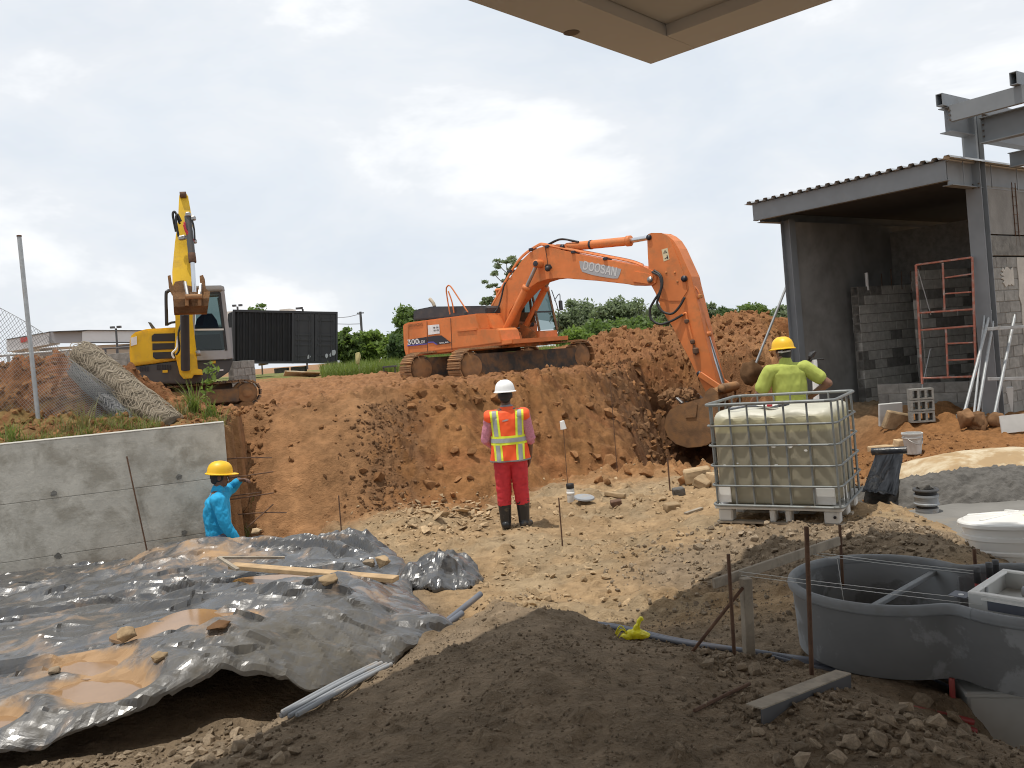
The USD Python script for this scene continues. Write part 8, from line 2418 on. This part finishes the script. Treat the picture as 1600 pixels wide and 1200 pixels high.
# ------------------------------------------------------------------ loose stones, clods and gravel
ROCKS = [tm(rock(200 + k, (1, r9.uniform(.75, 1.0), r9.uniform(.45, .8)), 11 + k % 4, .05, 1)) for k in range(6)]
CHIPS = [tm(rock(300 + k, (1, r9.uniform(.6, .95), r9.uniform(.2, .38)), 10 + k % 3, .04, 1)) for k in range(5)]
CLODS = [tm(rock(400 + k, (1, r9.uniform(.8, 1.0), r9.uniform(.6, .85)), 14 + k % 4, .10, 1)) for k in range(5)]


def quats(n, r):
    u = r.random((3, n)); a, b = np.sqrt(1 - u[0]), np.sqrt(u[0])
    return np.stack([a * np.sin(2 * np.pi * u[1]), a * np.cos(2 * np.pi * u[1]), b * np.sin(2 * np.pi * u[2]), b * np.cos(2 * np.pi * u[2])], 1)


def scatter(name, label, cat, xy, size, protos, mat, r, sink=.25, flat=False, zf=None):
    p = path_for('/World', name)
    pi = UsdGeom.PointInstancer.Define(stage, p)
    rel = pi.CreatePrototypesRel()
    for k, g in enumerate(protos):
        m_ = usdkit.mesh(stage, f'{p}/piece_{k:03d}' if k else f'{p}/piece', g, LOOK[mat], False)
        rel.AddTarget(m_.GetPath())
    n = len(xy)
    z = gzs(xy[:, 0], xy[:, 1]) if zf is None else zf(xy[:, 0], xy[:, 1])
    pos = np.stack([xy[:, 0], xy[:, 1], z + size * (.5 - sink) * (.3 if flat else .6)], 1)
    pi.CreatePositionsAttr(Vt.Vec3fArray.FromNumpy(pos.astype(np.float32)))
    pi.CreateProtoIndicesAttr(Vt.IntArray.FromNumpy(r.integers(0, len(protos), n).astype(np.int32)))
    pi.CreateScalesAttr(Vt.Vec3fArray.FromNumpy(np.repeat(size[:, None], 3, 1).astype(np.float32)))
    if flat:
        a = r.uniform(0, 2 * np.pi, n); tl = r.normal(size=(2, n)) * .22
        q = np.stack([tl[0], tl[1], np.sin(a / 2), np.cos(a / 2)], 1)
        q /= np.linalg.norm(q, axis=1, keepdims=True)
    else:
        q = quats(n, r)
    pi.CreateOrientationsAttr(Vt.QuathArray([Gf.Quath(float(w_), float(x), float(y), float(zz)) for x, y, zz, w_ in q]))
    tag(pi.GetPrim(), label, cat, kind='stuff')


def sample(n, x0, x1, y0, y1, acc, r):
    X = r.uniform(x0, x1, n); Y = r.uniform(y0, y1, n)
    k = r.random(n) < acc(X, Y)
    return np.stack([X[k], Y[k]], 1)


def pbox(X, Y):
    return ((np.abs(X) < .68 * Y + .3)).astype(float)


def nearpx(lst, X, Y):
    o = np.zeros(len(X))
    for (u, v, rr_, wt) in lst:
        q = hit(u, v); o += wt * np.exp(-((X - q[0]) ** 2 + ((Y - q[1]) * .8) ** 2) / rr_ ** 2)
    return o


out_tarp = lambda X, Y: (tarp_zone(X, Y) < -.02)
basin_out = lambda X, Y: ((X - 2.0) ** 2 + (Y - 4.68) ** 2 > .30) & ((X - 2.68) ** 2 + (Y - 4.30) ** 2 > .27)
FC = [(1060, 1010, .16, .9), (1010, 1000, .12, .8), (1150, 1045, .22, 1.0), (1230, 1090, .22, .9), (1270, 1150, .28, 1.0), (1400, 1140, .28, 1.0), (1350, 1190, .22, 1.0), (1100, 1085, .2, .7), (200, 1170, .35, 1.2), (330, 1160, .3, 1.1), (80, 1190, .3, 1.0), (430, 1140, .2, .7), (640, 940, .25, .6), (880, 900, .25, .8), (900, 880, .3, .5)]
fore = lambda X, Y: pbox(X, Y) * out_tarp(X, Y) * basin_out(X, Y)
xy = sample(26000, -3, 2.6, 2.9, 5.9, lambda X, Y: fore(X, Y) * (.36 + .5 * (fbm(np.stack([X * 1.6, Y * 1.6, 0 * X], -1), 3, 15) > .52)), r9)
scatter('fine_gravel', 'fine brown gravel and crumbs on the shaded foreground soil', 'gravel', xy, (.005 + .017 * r9.random(len(xy)) ** 2.4), ROCKS, 'brown_rock', r9)
xy = sample(14000, -3, 2.9, 2.9, 6.6, lambda X, Y: fore(X, Y) * np.clip(.10 + nearpx(FC, X, Y), 0, 1) * .75, r9)
scatter('coarse_gravel', 'coarse broken stones lying in patches on the foreground soil', 'gravel', xy, .014 + .034 * r9.random(len(xy)) ** 2.4, ROCKS, 'brown_rock', r9, .2)
pal = lambda X, Y: ~((np.abs((X - K0[0]) * -exl[0] * -1 + 0) > 9))
xy = sample(12000, .6, 3.9, 5.2, 8.4, lambda X, Y: fore(X, Y) * np.clip(bump2(X, Y, 2.4, 6.7, 1.25, 1.1) * 1.2, 0, 1) * .55, r9)
scatter('mound_rubble', 'grey brown rubble on the mound below the caged tank', 'rubble', xy, .012 + .05 * r9.random(len(xy)) ** 2.6, ROCKS, 'brown_rock', r9, .25)
TC = [(700, 810, .7, 1.0), (640, 840, .6, .5), (760, 800, .6, .8), (880, 850, .6, .6), (950, 860, .5, .5), (990, 780, .8, .5), (640, 800, .5, .6), (820, 930, .35, .7), (760, 900, .4, .5)]
xy = sample(30000, -2.6, 4.2, 5.9, 13.2, lambda X, Y: pbox(X, Y) * out_tarp(X, Y) * (Y < footlip(X, Y)[0] + .3) * np.clip(.05 + .6 * nearpx(TC, X, Y), 0, 1) * (1 - np.clip(bump2(X, Y, 2.4, 6.7, 1.1, 1.0), 0, 1)), r9)
scatter('stone_chips', 'pale flat stone chips strewn over the sunlit tan ground', 'stone chips', xy, .016 + .07 * r9.random(len(xy)) ** 2.6, CHIPS, 'tan_rock', r9, .2, True)
def bankacc(X, Y):
    f, l = footlip(X, Y)
    return pbox(X, Y) * (Y > f - .5) * (X > -3.5) * (.25 + .5 * (fbm(np.stack([X * 1.1, Y * 1.1, 0 * X], -1), 3, 25) > .5)) * np.where((X < -1.9) & (Y < l), .35, 1)
xy = sample(12000, -4.5, 9, 10.2, 26, lambda X, Y: bankacc(X, Y) * np.clip(1.25 - Y / 30, .3, 1), r9)
scatter('soil_clods', 'orange soil clods and crumbs littering the cut bank and heaps', 'soil clods', xy, .02 + .12 * r9.random(len(xy)) ** 3.4 * np.clip(xy[:, 1] / 14, .7, 1.5), CLODS, 'orange_clod', r9, .3)
xy = sample(3800, 2.2, 10, 21, 33, lambda X, Y: pbox(X, Y) * .7, r9)
scatter('heap_clods', 'larger orange clods on the far spoil heap behind the excavator arm', 'soil clods', xy, .05 + .26 * r9.random(len(xy)) ** 3.2, CLODS, 'orange_clod', r9, .3)
xy = sample(10000, -9.5, -3.7, 9.7, 13.5, lambda X, Y: pbox(X, Y) * (Y > 10.3 + (X + 3.6) * .411 + .1) * .5, r9)
scatter('left_heap_clods', 'red brown clods on the soil heap behind the concrete wall', 'soil clods', xy, .02 + .11 * r9.random(len(xy)) ** 3, CLODS, 'orange_clod', r9, .3)
def stripacc(X, Y):
    f, l = footlip(X, Y)
    return np.exp(-((X + 1.95 + (Y - 11.5) * .10) / .36) ** 2) * (Y > f - .15) * (Y < l - .2)
xy = sample(2600, -3, -.6, 10.8, 13.6, stripacc, r9)
scatter('dark_clods', 'strip of dark brown clods tumbled down the middle of the red bank', 'soil clods', xy, .025 + .07 * r9.random(len(xy)) ** 2.4, CLODS, 'dark_clod', r9, .3)
xy = sample(2600, 3.6, 6.8, 9.0, 13.5, lambda X, Y: pbox(X, Y) * .6, r9)
q_ = hit(1015, 640)
xy2 = sample(1200, 1.8, 5, 14.5, 22, lambda X, Y: np.exp(-((X - 3.1) / .7) ** 2 - ((Y - 18.5) / 2.2) ** 2), r9)
scatter('wet_clods', 'dark wet clods on the torn slope left of the excavator bucket', 'soil clods', xy2, .06 + .22 * r9.random(len(xy2)) ** 2.4, CLODS, 'dark_clod', r9, .2)
scatter('red_rubble', 'reddish rubble on the ground in front of the open building', 'rubble', xy, .02 + .06 * r9.random(len(xy)) ** 3, ROCKS, 'orange_clod', r9, .25)


def singles(name, label, cat, group, lst, protos, mat, lo, hi, r, n, acc, sink=.22):
    """Individually placed loose stones: the first as a mesh, the others as references to one of five class prims."""
    cls = []
    for k, g in enumerate(protos):
        cp = path_for('/World/Looks', name + '_shape')
        pr = stage.CreateClassPrim(cp)
        m_ = usdkit.mesh(stage, cp + '/body', g, LOOK[mat], 35)
        cls.append(cp)
    k = 0; tries = 0; done = []
    while k < n and tries < 6000:
        tries += 1
        u0, v0, u1, v1 = lst[r.integers(len(lst))]
        q = hit(r.uniform(u0, u1), r.uniform(v0, v1))
        if not acc(q[0], q[1]): continue
        s_ = lo + (hi - lo) * r.random() ** 1.8
        if any(np.hypot(q[0] - d[0], q[1] - d[1]) < (s_ + d[2]) * .45 for d in done): continue
        done.append((q[0], q[1], s_))
        pth = path_for('/World', name)
        x = UsdGeom.Xform.Define(stage, pth)
        m_ = trimesh.transformations.euler_matrix(r.normal() * .3, r.normal() * .3, r.uniform(0, 6.3)); m_[:3, :3] *= s_
        m_[:3, 3] = [q[0], q[1], gz(q[0], q[1]) + s_ * (.5 - sink) * .55]
        x.AddTransformOp().Set(Gf.Matrix4d(*m_.T.ravel().tolist()))
        x.GetPrim().GetReferences().AddInternalReference(cls[int(r.integers(len(cls)))])
        x.GetPrim().SetInstanceable(True)
        done[-1] = (*done[-1], x.GetPrim()); k += 1
    done.sort(key=lambda d: d[0] / d[1])
    words = ('leftmost', 'second', 'third', 'fourth', 'fifth', 'sixth', 'seventh', 'eighth', 'ninth', 'tenth', 'eleventh', 'twelfth')
    for i, d in enumerate(done):
        tag(d[3], label if n > 12 else (label + ', ' + words[i] + (' of them' if i == 0 else ' from the left')), cat, group)


ok = lambda x, y: tarp_zone(np.array([x]), np.array([y]))[0] < -.04 and bool(basin_out(x, y))
singles('trench_stone', 'brown stone among the rubble below the near edge of the black sheet', 'stone', 'stones below the near edge of the black sheet', [(40, 1160, 470, 1200), (180, 1145, 420, 1180)], ROCKS, 'brown_rock', .05, .10, r9, 45, ok)
singles('rubble_stone', 'brown broken stone in the rubble around the grey joist', 'stone', 'stones around the grey joist', [(1180, 1120, 1420, 1195), (1250, 1090, 1480, 1190), (1100, 1020, 1240, 1060), (1380, 1120, 1510, 1198)], ROCKS, 'brown_rock', .05, .115, r9, 55, ok)
singles('flat_stone', 'flat pale stone in the broken slab patch left of the black boots', 'stone', 'flat stones left of the black boots', [(640, 785, 775, 835), (680, 790, 770, 815)], CHIPS, 'tan_rock', .11, .26, r9, 42, ok)
singles('loose_stone', 'loose brown stone on the sunlit tan ground', 'stone', 'loose stones on the sunlit tan ground', [(850, 780, 1110, 850), (820, 890, 960, 940), (600, 850, 720, 900)], ROCKS, 'tan_rock', .06, .14, r9, 34, ok)
singles('mound_stone', 'grey brown stone on the rubble mound below the caged tank', 'stone', 'stones on the mound below the caged tank', [(1090, 820, 1230, 890), (1230, 830, 1440, 870), (1310, 825, 1440, 870)], ROCKS, 'brown_rock', .06, .13, r9, 42, ok)
singles('bank_clod', 'large orange clod lying on the cut bank', 'soil clod', 'large clods on the cut bank', [(560, 700, 760, 790), (840, 600, 1040, 760), (640, 600, 780, 640)], CLODS, 'orange_clod', .14, .32, r9, 36, lambda x, y: True, .3)
singles('pit_boulder', 'orange clay boulder in front of the excavator bucket', 'boulder', 'clay boulders beside the pit', [(985, 725, 1110, 765), (930, 690, 1020, 750)], CLODS, 'orange_clod', .18, .38, r9, 8, lambda x, y: True, .3)
